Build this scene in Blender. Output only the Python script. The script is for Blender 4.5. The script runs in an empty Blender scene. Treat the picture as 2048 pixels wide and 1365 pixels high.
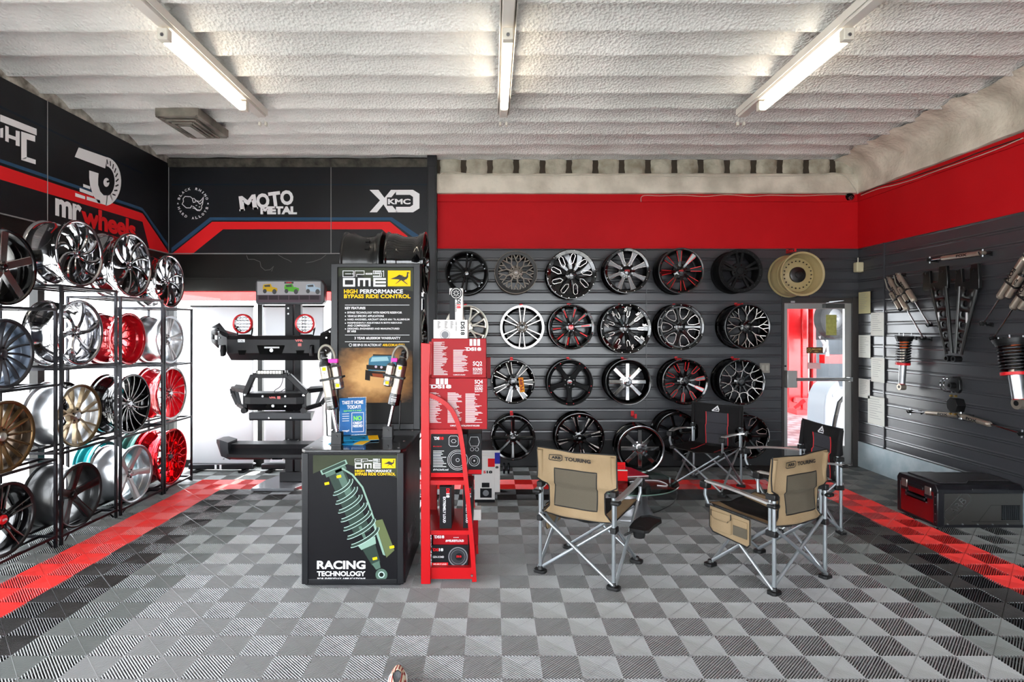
import bpy, math, random
from math import sin, cos, pi, radians, atan2, sqrt
from mathutils import Matrix, Vector

random.seed(7)
sc = bpy.context.scene
COL = sc.collection
# ---------------------------------------------------------------- camera
F = 1150.0                      # focal length in pixels of the 2048 px frame
cd = bpy.data.cameras.new('camera'); cam = bpy.data.objects.new('camera', cd); COL.objects.link(cam)
cd.sensor_width = 36; cd.lens = F / 2048 * 36
cd.shift_x = (1024 - 985) / 2048; cd.shift_y = -(682.5 - 662) / 2048
cam.location = (0, 0, 1.72); cam.rotation_euler = (pi / 2, 0, 0)
cd.clip_start = .05; sc.camera = cam
# ---------------------------------------------------------------- sky, sun, exposure
wd = bpy.data.worlds.new('sky'); sc.world = wd; wd.use_nodes = True
bg = wd.node_tree.nodes['Background']; bg.inputs[0].default_value = (.90, .95, 1, 1); bg.inputs[1].default_value = 6.0
sd = bpy.data.lights.new('sun', 'SUN'); so = bpy.data.objects.new('sun', sd); COL.objects.link(so)
sd.energy = 4; sd.angle = radians(1.5); sd.color = (1, .95, .88)
so.rotation_euler = Vector((-.05, -.5, -.92)).to_track_quat('-Z', 'Y').to_euler(); so.location = (0, 12, 12)
sc.view_settings.view_transform = 'Standard'; sc.view_settings.look = 'None'
sc.view_settings.gamma = 1; sc.view_settings.use_curve_mapping = False
sc.view_settings.exposure = 1.15
sc.cycles.use_denoising = True
sc.cycles.max_bounces = 8; sc.cycles.diffuse_bounces = 4; sc.cycles.glossy_bounces = 4
sc.cycles.transparent_max_bounces = 12; sc.cycles.sample_clamp_indirect = 6; sc.cycles.caustics_reflective = False
# ---------------------------------------------------------------- helpers
def W(px, py, Y): return Vector(((px - 985) / F * Y, Y, 1.72 - (py - 662) / F * Y))
def WX(px, py, X):
    Y = X * F / (px - 985); return Vector((X, Y, 1.72 - (py - 662) / F * Y))
def lin(h):
    if isinstance(h, str):
        h = h.lstrip('#'); c = [int(h[i:i + 2], 16) / 255 for i in (0, 2, 4)]
    else: c = list(h)
    return tuple((x / 12.92 if x <= .04045 else ((x + .055) / 1.055) ** 2.4) for x in c) + (1,)
MATS = {}
def mat(name, col, rough=.5, metal=0, bump=None, var=None, coat=0, emit=0, spec=None, aniso=0):
    """bump=(scale,strength[,detail]); var=(scale,second colour)"""
    if name in MATS: return MATS[name]
    if spec is None: spec = .14 if any(q in name for q in ('print', 'poster', 'board', 'carton', 'matte', 'canvas', 'card')) else .4
    m = bpy.data.materials.new(name); m.use_nodes = True; nt = m.node_tree; b = nt.nodes['Principled BSDF']
    b.inputs['Base Color'].default_value = lin(col); b.inputs['Roughness'].default_value = rough
    b.inputs['Metallic'].default_value = metal; b.inputs['Coat Weight'].default_value = coat
    b.inputs['Specular IOR Level'].default_value = spec; b.inputs['Coat Roughness'].default_value = .08
    b.inputs['Anisotropic'].default_value = aniso
    if emit:
        b.inputs['Emission Color'].default_value = lin(col); b.inputs['Emission Strength'].default_value = emit
    if bump or var:
        tc = nt.nodes.new('ShaderNodeTexCoord')
    if bump:
        n = nt.nodes.new('ShaderNodeTexNoise'); n.inputs['Scale'].default_value = bump[0]
        n.inputs['Detail'].default_value = bump[2] if len(bump) > 2 else 3
        bp = nt.nodes.new('ShaderNodeBump'); bp.inputs['Strength'].default_value = bump[1]; bp.inputs['Distance'].default_value = .01
        nt.links.new(tc.outputs['Object'], n.inputs['Vector']); nt.links.new(n.outputs['Fac'], bp.inputs['Height'])
        nt.links.new(bp.outputs['Normal'], b.inputs['Normal'])
    if var:
        n = nt.nodes.new('ShaderNodeTexNoise'); n.inputs['Scale'].default_value = var[0]; n.inputs['Detail'].default_value = 5
        r = nt.nodes.new('ShaderNodeValToRGB'); r.color_ramp.elements[0].position = .35; r.color_ramp.elements[1].position = .68
        r.color_ramp.elements[0].color = lin(col); r.color_ramp.elements[1].color = lin(var[1])
        nt.links.new(tc.outputs['Object'], n.inputs['Vector']); nt.links.new(n.outputs['Fac'], r.inputs[0])
        nt.links.new(r.outputs[0], b.inputs['Base Color'])
    MATS[name] = m; return m
def glass(name, tint='#ffffff', refl=.06):
    if name in MATS: return MATS[name]
    m = bpy.data.materials.new(name); m.use_nodes = True; nt = m.node_tree
    for n in list(nt.nodes):
        if n.type == 'BSDF_PRINCIPLED': nt.nodes.remove(n)
    out = [n for n in nt.nodes if n.type == 'OUTPUT_MATERIAL'][0]
    t = nt.nodes.new('ShaderNodeBsdfTransparent'); t.inputs[0].default_value = lin(tint)
    g = nt.nodes.new('ShaderNodeBsdfGlossy'); g.inputs['Roughness'].default_value = .02
    mx = nt.nodes.new('ShaderNodeMixShader'); lw = nt.nodes.new('ShaderNodeLayerWeight'); lw.inputs[0].default_value = .5
    p = nt.nodes.new('ShaderNodeMath'); p.operation = 'POWER'; p.inputs[1].default_value = 5
    q = nt.nodes.new('ShaderNodeMath'); q.operation = 'MULTIPLY_ADD'; q.inputs[1].default_value = .55; q.inputs[2].default_value = refl / 2
    nt.links.new(lw.outputs['Facing'], p.inputs[0]); nt.links.new(p.outputs[0], q.inputs[0])
    nt.links.new(q.outputs[0], mx.inputs[0]); nt.links.new(t.outputs[0], mx.inputs[1]); nt.links.new(g.outputs[0], mx.inputs[2])
    nt.links.new(mx.outputs[0], out.inputs[0]); MATS[name] = m; return m
def frame(o, ux, uy):
    o, ux, uy = Vector(o), Vector(ux).normalized(), Vector(uy).normalized(); uz = ux.cross(uy).normalized(); uy = uz.cross(ux)
    return Matrix(((ux.x, uy.x, uz.x, o.x), (ux.y, uy.y, uz.y, o.y), (ux.z, uy.z, uz.z, o.z), (0, 0, 0, 1)))
def chain(o):
    M = Matrix()
    while o: M = o.matrix_basis @ M; o = o.parent
    return M
_TX = {}
def textmesh(s, bold=0.0, sp=1.0):
    k = (s, bold, sp)
    if k not in _TX:
        c = bpy.data.curves.new('t', 'FONT'); c.body = s; c.offset = bold; c.space_character = sp; c.resolution_u = 3
        o = bpy.data.objects.new('t', c); me = o.to_mesh()
        vs = [v.co.copy() for v in me.vertices]; fs = [tuple(p.vertices) for p in me.polygons]
        o.to_mesh_clear(); bpy.data.objects.remove(o); bpy.data.curves.remove(c); _TX[k] = (vs, fs)
    return _TX[k]
class MB:
    def __init__(s): s.v = []; s.f = []; s.m = []
    def add(s, vs, fs, M=None, mi=0):
        b = len(s.v)
        for p in vs:
            p = Vector(p); s.v.append(M @ p if M is not None else p)
        s.f += [tuple(b + i for i in q) for q in fs]; s.m += [mi] * len(fs); return s
    def box(s, x0, y0, z0, x1, y1, z1, M=None, mi=0):
        x0, x1 = sorted((x0, x1)); y0, y1 = sorted((y0, y1)); z0, z1 = sorted((z0, z1))
        return s.add([(x, y, z) for x in (x0, x1) for y in (y0, y1) for z in (z0, z1)],
                     [(0, 1, 3, 2), (4, 6, 7, 5), (0, 4, 5, 1), (2, 3, 7, 6), (0, 2, 6, 4), (1, 5, 7, 3)], M, mi)
    def bar(s, a, b, w, h, up=(0, 0, 1), mi=0):
        a, b = Vector(a), Vector(b); d = b - a; L = d.length; z = d.normalized(); x = Vector(up).cross(z)
        if x.length < 1e-4: x = Vector((1, 0, 0))
        M = frame(a, x, z.cross(x)); return s.box(-w / 2, -h / 2, 0, w / 2, h / 2, L, M, mi)
    def cyl(s, a, b, r0, r1=None, n=16, mi=0):
        r1 = r0 if r1 is None else r1; a, b = Vector(a), Vector(b); d = b - a; z = d.normalized()
        x = z.orthogonal().normalized(); y = z.cross(x); vs = []
        for c, r in ((a, r0), (b, r1)):
            for i in range(n): t = 2 * pi * i / n; vs.append(c + x * (r * cos(t)) + y * (r * sin(t)))
        fs = [(i, (i + 1) % n, n + (i + 1) % n, n + i) for i in range(n)] + [tuple(range(n - 1, -1, -1)), tuple(range(n, 2 * n))]
        return s.add(vs, fs, None, mi)
    def tube(s, pts, r, n=10, closed=False, M=None, mi=0, cap=True):
        pts = [Vector(p) for p in pts]; N = len(pts); vs = []; pr = None
        for i, p in enumerate(pts):
            if closed: t = pts[(i + 1) % N] - pts[i - 1]
            else: t = pts[min(i + 1, N - 1)] - pts[max(i - 1, 0)]
            t.normalize()
            if pr is None: x = t.orthogonal().normalized()
            else:
                x = pr - t * pr.dot(t); x = x.normalized() if x.length > 1e-5 else t.orthogonal().normalized()
            pr = x; y = t.cross(x); rr = r[i] if isinstance(r, (list, tuple)) else r
            vs += [p + x * (rr * cos(2 * pi * k / n)) + y * (rr * sin(2 * pi * k / n)) for k in range(n)]
        fs = []
        for i in range(N if closed else N - 1):
            j = (i + 1) % N
            fs += [(i * n + k, i * n + (k + 1) % n, j * n + (k + 1) % n, j * n + k) for k in range(n)]
        if not closed and cap: fs += [tuple(range(n - 1, -1, -1)), tuple((N - 1) * n + k for k in range(n))]
        return s.add(vs, fs, M, mi)
    def lathe(s, prof, n=48, M=None, closed=False, mi=0):
        vs = []; P = len(prof)
        for i in range(n):
            t = 2 * pi * i / n; vs += [(r * cos(t), r * sin(t), z) for r, z in prof]
        fs = []
        for i in range(n):
            j = (i + 1) % n
            for k in range(P if closed else P - 1):
                l = (k + 1) % P; fs.append((i * P + k, j * P + k, j * P + l, i * P + l))
        return s.add(vs, fs, M, mi)
    def prism(s, pts, d, M=None, mi=0):
        n = len(pts); vs = [(p[0], p[1], 0) for p in pts] + [(p[0], p[1], d) for p in pts]
        fs = [tuple(range(n - 1, -1, -1)), tuple(range(n, 2 * n))] + [(i, (i + 1) % n, n + (i + 1) % n, n + i) for i in range(n)]
        return s.add(vs, fs, M, mi)
    def poly(s, pts, M=None, mi=0):
        return s.add([p if len(p) == 3 else (p[0], p[1], 0) for p in pts], [tuple(range(len(pts)))], M, mi)
    def line2(s, pts, w, M=None, closed=False, z=0, mi=0):
        """flat ribbon of width w along 2-D pts"""
        P = [Vector((p[0], p[1])) for p in pts]; N = len(P); vs = []
        for i in range(N):
            if closed: a, b = P[i] - P[i - 1], P[(i + 1) % N] - P[i]
            else: a = P[i] - P[i - 1] if i else P[1] - P[0]; b = P[i + 1] - P[i] if i < N - 1 else P[i] - P[i - 1]
            a.normalize(); b.normalize(); t = a + b
            t = t.normalized() if t.length > 1e-4 else a
            nn = Vector((-t.y, t.x)); k = max(.4, abs(nn.dot(Vector((-a.y, a.x)))))
            vs += [(*(P[i] + nn * (w / 2 / k)), z), (*(P[i] - nn * (w / 2 / k)), z)]
        fs = [(2 * i, 2 * i + 1, 2 * ((i + 1) % N) + 1, 2 * ((i + 1) % N)) for i in range(N if closed else N - 1)]
        return s.add(vs, fs, M, mi)
    def sph(s, c, r, n=12, sc3=(1, 1, 1), mi=0):
        c = Vector(c); prof = [(sin(pi * k / n) * 1.0, -cos(pi * k / n)) for k in range(n + 1)]
        M = Matrix.Translation(c) @ Matrix.Diagonal((r * sc3[0], r * sc3[1], r * sc3[2], 1)); return s.lathe(prof, 2 * n, M, mi=mi)
    def text(s, t, M, w=None, h=None, x=0, y=0, bold=.0, sp=1.0, z=0, mi=0, ital=0):
        """fit text to a w x h box whose lower left corner is (x,y) in frame M"""
        vs, fs = textmesh(t, bold, sp)
        if not vs: return s
        x0 = min(v.x for v in vs); x1 = max(v.x for v in vs); y0 = min(v.y for v in vs); y1 = max(v.y for v in vs)
        kx = w / (x1 - x0) if w else None; ky = h / (y1 - y0) if h else kx
        if kx is None: kx = ky
        return s.add([(x + (v.x - x0) * kx + ital * (v.y - y0) * ky, y + (v.y - y0) * ky, z) for v in vs], fs, M, mi)
    def grid(s, fn, nu, nv, mi=0, M=None):
        vs = [fn(i / nu, j / nv) for j in range(nv + 1) for i in range(nu + 1)]
        fs = [(j * (nu + 1) + i, j * (nu + 1) + i + 1, (j + 1) * (nu + 1) + i + 1, (j + 1) * (nu + 1) + i) for j in range(nv) for i in range(nu)]
        return s.add(vs, fs, M, mi)
    def beam(s, path, t, zf, closed=False, bev=.25, mi=0):
        """bar in the xy plane, path (x,y,halfwidth); top follows zf(r)"""
        N = len(path); vs = []
        for i, (x, y, hw) in enumerate(path):
            if closed: a = path[i - 1]; b = path[(i + 1) % N]
            else: a = path[max(i - 1, 0)]; b = path[min(i + 1, N - 1)]
            tx, ty = b[0] - a[0], b[1] - a[1]; L = sqrt(tx * tx + ty * ty) or 1; nx, ny = -ty / L, tx / L
            z = zf(sqrt(x * x + y * y)); bv = hw * bev * 2
            for q, dz in ((-hw, -t), (-hw, -bv * .6), (-hw + bv, 0), (hw - bv, 0), (hw, -bv * .6), (hw, -t)):
                vs.append((x + nx * q, y + ny * q, z + dz))
        fs = []
        for i in range(N if closed else N - 1):
            j = (i + 1) % N; fs += [(i * 6 + k, j * 6 + k, j * 6 + (k + 1) % 6, i * 6 + (k + 1) % 6) for k in range(6)]
        if not closed: fs += [tuple(range(6)), tuple((N - 1) * 6 + k for k in range(5, -1, -1))]
        return s.add(vs, fs, None, mi)
    def build(s, name, m, parent=None, world=False, bevel=0, smooth=35, solid=0, kind=None, sub=0):
        me = bpy.data.meshes.new(name); vs = s.v
        if world and parent is not None:
            I = chain(parent).inverted(); vs = [I @ v for v in vs]
        me.from_pydata([tuple(v) for v in vs], [], s.f)
        ms = m if isinstance(m, (list, tuple)) else [m]
        for q in ms: me.materials.append(q)
        if len(ms) > 1: me.polygons.foreach_set('material_index', s.m)
        if smooth:
            me.polygons.foreach_set('use_smooth', [True] * len(me.polygons)); me.update(); me.set_sharp_from_angle(angle=radians(smooth))
        o = bpy.data.objects.new(name, me); COL.objects.link(o); o.parent = parent
        if bevel:
            b = o.modifiers.new('bevel', 'BEVEL'); b.width = bevel; b.segments = 2; b.limit_method = 'ANGLE'; b.angle_limit = radians(40)
        if solid:
            b = o.modifiers.new('solid', 'SOLIDIFY'); b.thickness = solid; b.offset = 0
        if sub:
            b = o.modifiers.new('sub', 'SUBSURF'); b.levels = b.render_levels = sub
        if kind: o['kind'] = kind
        return o
def tag(o, label=None, cat=None, group=None, kind=None):
    if label: o['label'] = label
    if cat: o['category'] = cat
    if group: o['group'] = group
    if kind: o['kind'] = kind
    return o
def thing(name, label, cat, loc=(0, 0, 0), rotz=0, group=None, M=None):
    o = bpy.data.objects.new(name, None); COL.objects.link(o); o.empty_display_size = .1
    if M is not None:
        o.rotation_mode = 'QUATERNION'; o.matrix_basis = M
    else: o.location = loc; o.rotation_euler = (0, 0, rotz)
    return tag(o, label, cat, group)
def dup(o, parent, **kw):
    c = o.copy(); COL.objects.link(c); c.parent = parent
    for k, v in kw.items(): setattr(c, k, v)
    for ch in list(o.children): dup(ch, c)
    return c
# ---------------------------------------------------------------- shared materials
BLK = mat('black_paint', '#0b0b0c', .35); MBLK = mat('matte_black', '#141415', .6); GBLK = mat('gloss_black', '#050506', .08, coat=.6)
CHR = mat('chrome', '#b4b4b7', .09, 1); SIL = mat('brushed_silver', '#b9bbbe', .28, 1); MACH = mat('machined_face', '#b4b0ae', .22, 1)
WHITE = mat('white_paint', '#e4e4e4', .5); RED = mat('red_paint', '#d4121c', .35); RUB = mat('black_plastic', '#101011', .45)
YEL = mat('yellow_print', '#f5bf0c', .5); PWHITE = mat('white_print', '#dcdcde', .5); STEEL = mat('steel', '#9a9ca0', .3, 1)
# ================================================================ SETTING
XL, XR, YB, YW, ZC = -4.10, 4.66, 7.33, 7.27, 3.87
YF = -3.0                                    # shop front behind the viewer
FH = 1.72
# ---- floor: interlocking ribbed tiles, two directions of open ribs
fg = mat('tile_grey', '#8f8f90', .24, spec=.8); fr_ = mat('tile_red', '#e02a28', .3, spec=.7); fb = mat('tile_black', '#242325', .24, spec=.8); fd = mat('tile_dark_grey', '#6c6f6e', .26, spec=.8)
fs_ = mat('tile_underside', '#0a0a0a', .9)
fdr = mat('tile_deep', '#0c0c0d', .8)
def tile_kind(x, y):
    ti = math.floor((x - .25) / .4 + 1e-6); tj = math.floor((y - 3.044) / .4 + 1e-6)
    dl, dr, db = ti + 9, 8 - ti, 8 - tj      # distance to the red ring (0 = red)
    d = min(dl, dr, db)
    return 3 if d < 0 else 1 if d == 0 else 2 if d == 1 else 3 if d == 2 else 0
V = []; FF = []; MI = []
c2 = sqrt(.5); pitch = .2828427 / 23; hwid = .0034
prof = [(-hwid, -.015), (-hwid, -.0035), (-hwid * .62, -.0011), (0, -.0003), (hwid * .62, -.0011), (hwid, -.0035), (hwid, -.015)]
for j in range(-8, 22):
    y0 = 3.044 + .2 * j
    for i in range(-21, 23):
        x0 = .25 + .2 * i
        if y0 > 7.2 : continue
        cx, cy = x0 + .1, y0 + .1; mk = tile_kind(cx, cy)
        par = (i + j) % 2                    # [-.55,-.35] has i=-4, j=0 -> ribs run (-1,+1)
        d = (-c2, c2) if par == 0 else (c2, c2); n = (d[1], -d[0])
        for k in range(23):
            o = (k - 11) * pitch; b = len(V)
            for sgn in (-1, 1):
                for q, z in prof:
                    off = o + q; L = max(0, .14142 - abs(off)) * sgn
                    V.append((cx + n[0] * off + d[0] * L, cy + n[1] * off + d[1] * L, z))
            for e in range(6): FF.append((b + e, b + e + 1, b + 8 + e, b + 7 + e)); MI.append(mk)
        b = len(V); hl = .1414; sw = .0016     # the spine across the ribs
        for sgn in (-1, 1):
            for q in (-sw, sw): V.append((cx + n[0] * hl * sgn + d[0] * q, cy + n[1] * hl * sgn + d[1] * q, .0))
        FF.append((b, b + 1, b + 3, b + 2)); MI.append(mk)
b = len(V)
V += [(XL - .02, YF, -.0155), (XR + .02, YF, -.0155), (XR + .02, YB + .06, -.0155), (XL - .02, YB + .06, -.0155)]; FF.append((b, b + 1, b + 2, b + 3)); MI.append(4)
b = len(V)
V += [(XL, YF, -.0008), (XR, YF, -.0008), (XR, 1.444, -.0008), (XL, 1.444, -.0008)]; FF.append((b, b + 1, b + 2, b + 3)); MI.append(0)
me = bpy.data.meshes.new('floor'); me.from_pydata(V, [], FF)
for m in (fg, fr_, fb, fd, fs_): me.materials.append(m)
me.polygons.foreach_set('material_index', MI); me.polygons.foreach_set('use_smooth', [True] * len(FF)); me.update()
flo = bpy.data.objects.new('floor', me); COL.objects.link(flo); flo['kind'] = 'structure'
V = FF = MI = None
# ---- ceiling: sprayed foam over a fluted deck
foam = mat('sprayed_foam', '#d8d8d4', .95, var=(1.4, '#eceae6'))
nt = foam.node_tree; b_ = nt.nodes['Principled BSDF']; tc = nt.nodes.new('ShaderNodeTexCoord')
n1 = nt.nodes.new('ShaderNodeTexNoise'); n1.inputs['Scale'].default_value = 48; n1.inputs['Detail'].default_value = 4; n1.inputs['Roughness'].default_value = .62
n2 = nt.nodes.new('ShaderNodeTexVoronoi'); n2.inputs['Scale'].default_value = 44
ad = nt.nodes.new('ShaderNodeMath'); ad.operation = 'ADD'
bp = nt.nodes.new('ShaderNodeBump'); bp.inputs['Strength'].default_value = .7; bp.inputs['Distance'].default_value = .014
nt.links.new(tc.outputs['Object'], n1.inputs['Vector']); nt.links.new(tc.outputs['Object'], n2.inputs['Vector'])
nt.links.new(n1.outputs['Fac'], ad.inputs[0]); nt.links.new(n2.outputs['Distance'], ad.inputs[1])
nt.links.new(ad.outputs[0], bp.inputs['Height']); nt.links.new(bp.outputs['Normal'], b_.inputs['Normal'])
from mathutils import noise as NZ
def cz(x, y):
    u = ((7.37 - y) / .36) % 1.0            # 0 at the far lip of each flute, rising towards the viewer
    if u < .05: z = 0
    elif u < .60: t = (u - .05) / .55; z = .07 * t ** .65
    elif u < .97: z = .07
    else: z = .07 * (1 - (u - .97) / .03)
    z += .012 * NZ.noise(Vector((x * 2.2, y * 2.5, 0))) + .005 * NZ.noise(Vector((x * 9, y * 9, 3)))
    return ZC + z
ys = []
y = 7.37
while y > YF - .1:
    for u in (0, .05, .09, .14, .20, .28, .36, .44, .52, .60, .72, .84, .97): ys.append(y - .36 * u)
    y -= .36
c = MB(); nx = 110
xs = [XL - .1 + (XR + .2 - XL) * i / nx for i in range(nx + 1)]
vs = [(x, yy, cz(x, yy - 1e-4)) for yy in ys for x in xs]
fs = [(j * (nx + 1) + i, j * (nx + 1) + i + 1, (j + 1) * (nx + 1) + i + 1, (j + 1) * (nx + 1) + i) for j in range(len(ys) - 1) for i in range(nx)]
c.add(vs, fs); c.box(XL - .1, YF, ZC + .16, XR + .1, YB + .3, ZC + .26)
c.build('ceiling', foam, smooth=50, kind='structure')
# ---- walls
plast = mat('rough_plaster', '#e2dacb', .9, bump=(26, .8, 6), var=(3.5, '#bdb5a6'))
redw = mat('red_wall', '#b80f18', .6, spec=.15, bump=(140, .12), var=(1.3, '#c2141c'))
slat = mat('slat_panel', '#3a3b3f', .24, bump=(3, .05), spec=.55)
darkb = mat('dark_base', '#1d1e20', .6, bump=(20, .2)); concb = mat('painted_concrete', '#9fb0b8', .8, bump=(18, .5, 6), var=(6, '#b8c4c9'))
fasc = mat('black_fascia', '#151413', .35, spec=.3); sillm = mat('black_sill', '#17181a', .3)
def slats(m, a, b, ztop, zbot, nrm, mi=0):
    """slatwall between floor points a and b; nrm = direction into the room"""
    a, b, nrm = Vector(a), Vector(b), Vector(nrm).xy; p = .1365; z = ztop; prof = [(0, z)]
    while z > zbot + .02:
        z2 = max(z - p, zbot)
        prof += [(.012, z - .001), (.014, z - .014), (.008, z - .022), (.008, z2 + .022), (.013, z2 + .012), (.012, z2 + .006), (0, z2 + .005), (0, z2)]
        z = z2
    n = len(prof); vs = [(*(a + nrm * d).xy, zz) for d, zz in prof] + [(*(b + nrm * d).xy, zz) for d, zz in prof]
    m.add(vs, [(i, i + 1, n + i + 1, n + i) for i in range(n - 1)], None, mi)
DX0, DX1, DZ = 3.675, 4.655, 2.137
XB = -.70                                    # left end of the solid back wall
zs0 = 2.765
w = MB()
w.box(XB, YB, 0, DX0, YB + .14, ZC + .1, mi=0); w.box(DX0, YB, DZ, XR + .1, YB + .14, ZC + .1, mi=0)
w.build('wall_back', plast, kind='structure')
w = MB(); slats(w, (XB, YB - .012), (DX0, YB - .012), zs0, .318, (0, -1, 0)); slats(w, (DX0, YB - .012), (XR, YB - .012), zs0, DZ - .001, (0, -1, 0))
for x in (1.955, 4.03): w.box(x - .006, YB - .03, DZ if x > 3.6 else .32, x + .006, YB - .02, 2.76)
w.build('slat_panelling_back', slat, kind='structure', smooth=20).name = 'wall_back_slats'
w = MB(); w.box(XB, YB - .012, zs0, XR, YB, 3.455); w.box(XB, YB - .03, 3.36, XR, YB - .012, 3.455); w.box(XB, YB - .022, 2.765, XR, YB - .012, 2.785)
w.build('wall_back_red', redw, kind='structure', bevel=.002)
w = MB(); w.box(XB, YB - .02, 0, DX0, YB, .318); w.build('baseboard_back', darkb, kind='structure')
w = MB(); nxx = 150
def bm(u, v):                                 # concrete beam over the red band
    x = XB + (XR - XB) * u; k = [(0, 3.455), (.055, 3.46), (.06, 3.5), (.062, 3.6), (.058, 3.69), (.03, 3.715), (-.05, 3.72)][round(v * 6)]
    return (x, YB - .02 - k[0] + .006 * NZ.noise(Vector((x * 4, k[1] * 9, 1))), k[1] + .006 * NZ.noise(Vector((x * 3, k[1], 5))))
w.grid(bm, nxx, 6)
w.build('trim_1', plast, kind='structure', smooth=60)
w = MB(); w.box(XB, YB - .018, 3.70, XR, YB - .012, 3.9); w.build('trim_9', mat('gap_dirt', '#3f372e', .95), kind='structure')
w = MB(); x = XB + .03                          # ends of the deck flutes above the beam
while x < XR - .1:
    w.grid(lambda u, v: (x + .27 * u, YB - .015 - .05 * sin(pi * min(1, max(0, u))) ** .5 + .012 * NZ.noise(Vector((x + u, v * 3, 2))), 3.70 + .19 * v), 8, 6)
    x += .335
w.build('trim_2', mat('old_foam', '#bdb8a8', .95, bump=(30, .8, 5), var=(6, '#87806f')), kind='structure', smooth=60)
# right wall
w = MB(); w.box(XR, YF, 0, XR + .14, YB + .2, ZC + .2); w.build('wall_right', plast, kind='structure')
w = MB(); slats(w, (XR - .001, YB), (XR - .001, YF), zs0, .318, (-1, 0, 0))
for yy in (6.82, 4.38, 1.94): w.box(XR - .024, yy - .009, .318, XR - .01, yy + .009, 2.765)
w.build('wall_right_slats', slat, kind='structure', smooth=20)
w = MB(); w.box(XR - .012, YF, zs0, XR, YB, 3.455); w.box(XR - .03, YF, 3.36, XR - .012, YB, 3.455); w.build('wall_right_red', redw, kind='structure', bevel=.002)
w = MB(); w.box(XR - .02, YF, 0, XR, YB, .318); w.build('baseboard_right', concb, kind='structure')
def cv(u, v):                                 # foam running down on to the right-hand beam
    y = 1.0 + (YB - 1.0) * u
    k = [(.0, 3.457), (.05, 3.465), (.055, 3.55), (.05, 3.66), (.09, 3.76), (.20, 3.83), (.33, 3.875)][round(v * 6)]
    j = NZ.noise(Vector((y * 3, k[1] * 5, 8))); q = NZ.noise(Vector((y * 9, k[1] * 8, 2)))
    return (XR - k[0] - (.02 + .10 * (v > .6)) * j * (v > .1) - .014 * q * (v > .1), y, k[1] + .012 * j + (.02 * q if v > .6 else 0) + (.012 if v == 1 else 0))
w = MB(); w.grid(cv, 220, 6); w.build('trim_3', plast, kind='structure', smooth=70)
# left wall and left part of the back wall: fascia, windows, printed panels
w = MB(); w.box(XL - .14, YF, 3.83, XL + .008, YW, ZC + .2); w.build('trim_7', mat('foam_edge', '#cbc6bb', .95, bump=(30, .8, 5), var=(9, '#6f6a60')), kind='structure')
w = MB(); w.box(XL - .14, YF, 2.22, XL, YW + .14, ZC + .2); w.box(XL - .14, YF, 0, XL, YW + .14, .12)
for yy in (YF + .05, -.6, 1.35, 3.3, 5.25, YW + .06): w.box(XL - .1, yy - .04, .1, XL - .02, yy + .04, 2.24)
w.build('wall_left', fasc, kind='structure')
w = MB(); w.box(XL, YW, 2.22, XB - .1, YW + .14, ZC + .2); w.box(XL, YW, 0, XB - .1, YW + .14, .09)
w.box(XL, YW - .012, 2.385, XB - .1, YW, 2.40)
for x in (XL + .03, -2.95, -1.85, XB - .15): w.box(x - .03, YW + .02, .08, x + .03, YW + .1, 2.24)
w.build('wall_back_glazed', fasc, kind='structure').name = 'wall_back_left'
w = MB(); w.box(XB - .12, YW - .06, 0, XB, YB + .14, ZC + .1); w.box(XB - .105, YW - .075, 0, XB - .015, YW - .06, 3.79)
w.build('trim_4', mat('dark_column', '#26272a', .35), kind='structure', bevel=.004)
GL = glass('window_glass')
w = MB(); w.box(XL - .065, YF, .12, XL - .055, YW, 2.22); w.build('window_1', GL, kind='structure')
w = MB(); w.box(XL, YW + .055, .09, XB - .12, YW + .065, 2.22); w.build('window_2', GL, kind='structure')
w = MB(); w.box(XL - .1, YF - .14, 2.9, XR + .1, YF, ZC + .2); w.box(XL - .1, YF - .14, 0, XR + .1, YF, .12); w.box(XR - .3, YF - .14, 0, XR + .1, YF, 2.92)
for x in (XL, -2.3, -.5, 1.3, 3.1): w.box(x - .04, YF - .1, .1, x + .04, YF - .02, 2.92)
w.build('wall_front', mat('front_wall', '#8c8c8c', .7), kind='structure')
w = MB(); w.box(XL, YF - .065, .12, XR - .3, YF - .055, 2.9); w.build('window_3', GL, kind='structure')
# foam skirt over the printed back panel, the gap's shadow put into its colour
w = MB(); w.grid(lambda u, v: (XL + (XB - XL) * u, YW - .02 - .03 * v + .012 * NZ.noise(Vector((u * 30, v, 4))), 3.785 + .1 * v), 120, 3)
w.build('trim_5', mat('gap_shadow_foam', '#57544c', .95, bump=(30, .8, 5), var=(9, '#2f2e2a')), kind='structure', smooth=60)
# outside
w = MB(); w.box(-40, -30, -.06, 40, 40, -.02); tag(w.build('pavement', mat('pale_concrete', '#c4c2bc', .9, bump=(8, .3), var=(.7, '#b4b3ae'))), kind='structure').name = 'ground'
# ---- glazed steel door to the workshop
alu = mat('door_aluminium', '#a3a3a1', .35, .6)
w = MB(); w.box(DX0, YB - .03, 0, DX0 + .03, YB + .12, DZ); w.box(4.575, YB - .03, 0, XR, YB + .12, DZ); w.box(DX0, YB - .02, 2.075, XR, YB + .12, DZ)
dr = MB(); x0, x1 = DX0 + .03, 4.575
dr.box(x0, YB, .02, x0 + .055, YB + .045, 2.07); dr.box(x1 - .085, YB, .02, x1, YB + .045, 2.07); dr.box(x0 + .055, YB, 2.0, x1 - .085, YB + .045, 2.07); dr.box(x0 + .055, YB, .02, x1 - .085, YB + .045, .25)
door = dr.build('door_1', alu, kind='structure', bevel=.003)
w.build('door_frame', mat('door_jamb', '#332f2e', .5), door)
g = MB(); g.box(x0 + .05, YB + .02, .24, x1 - .08, YB + .026, 2.01); g.build('door_glass', GL, door)
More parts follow.
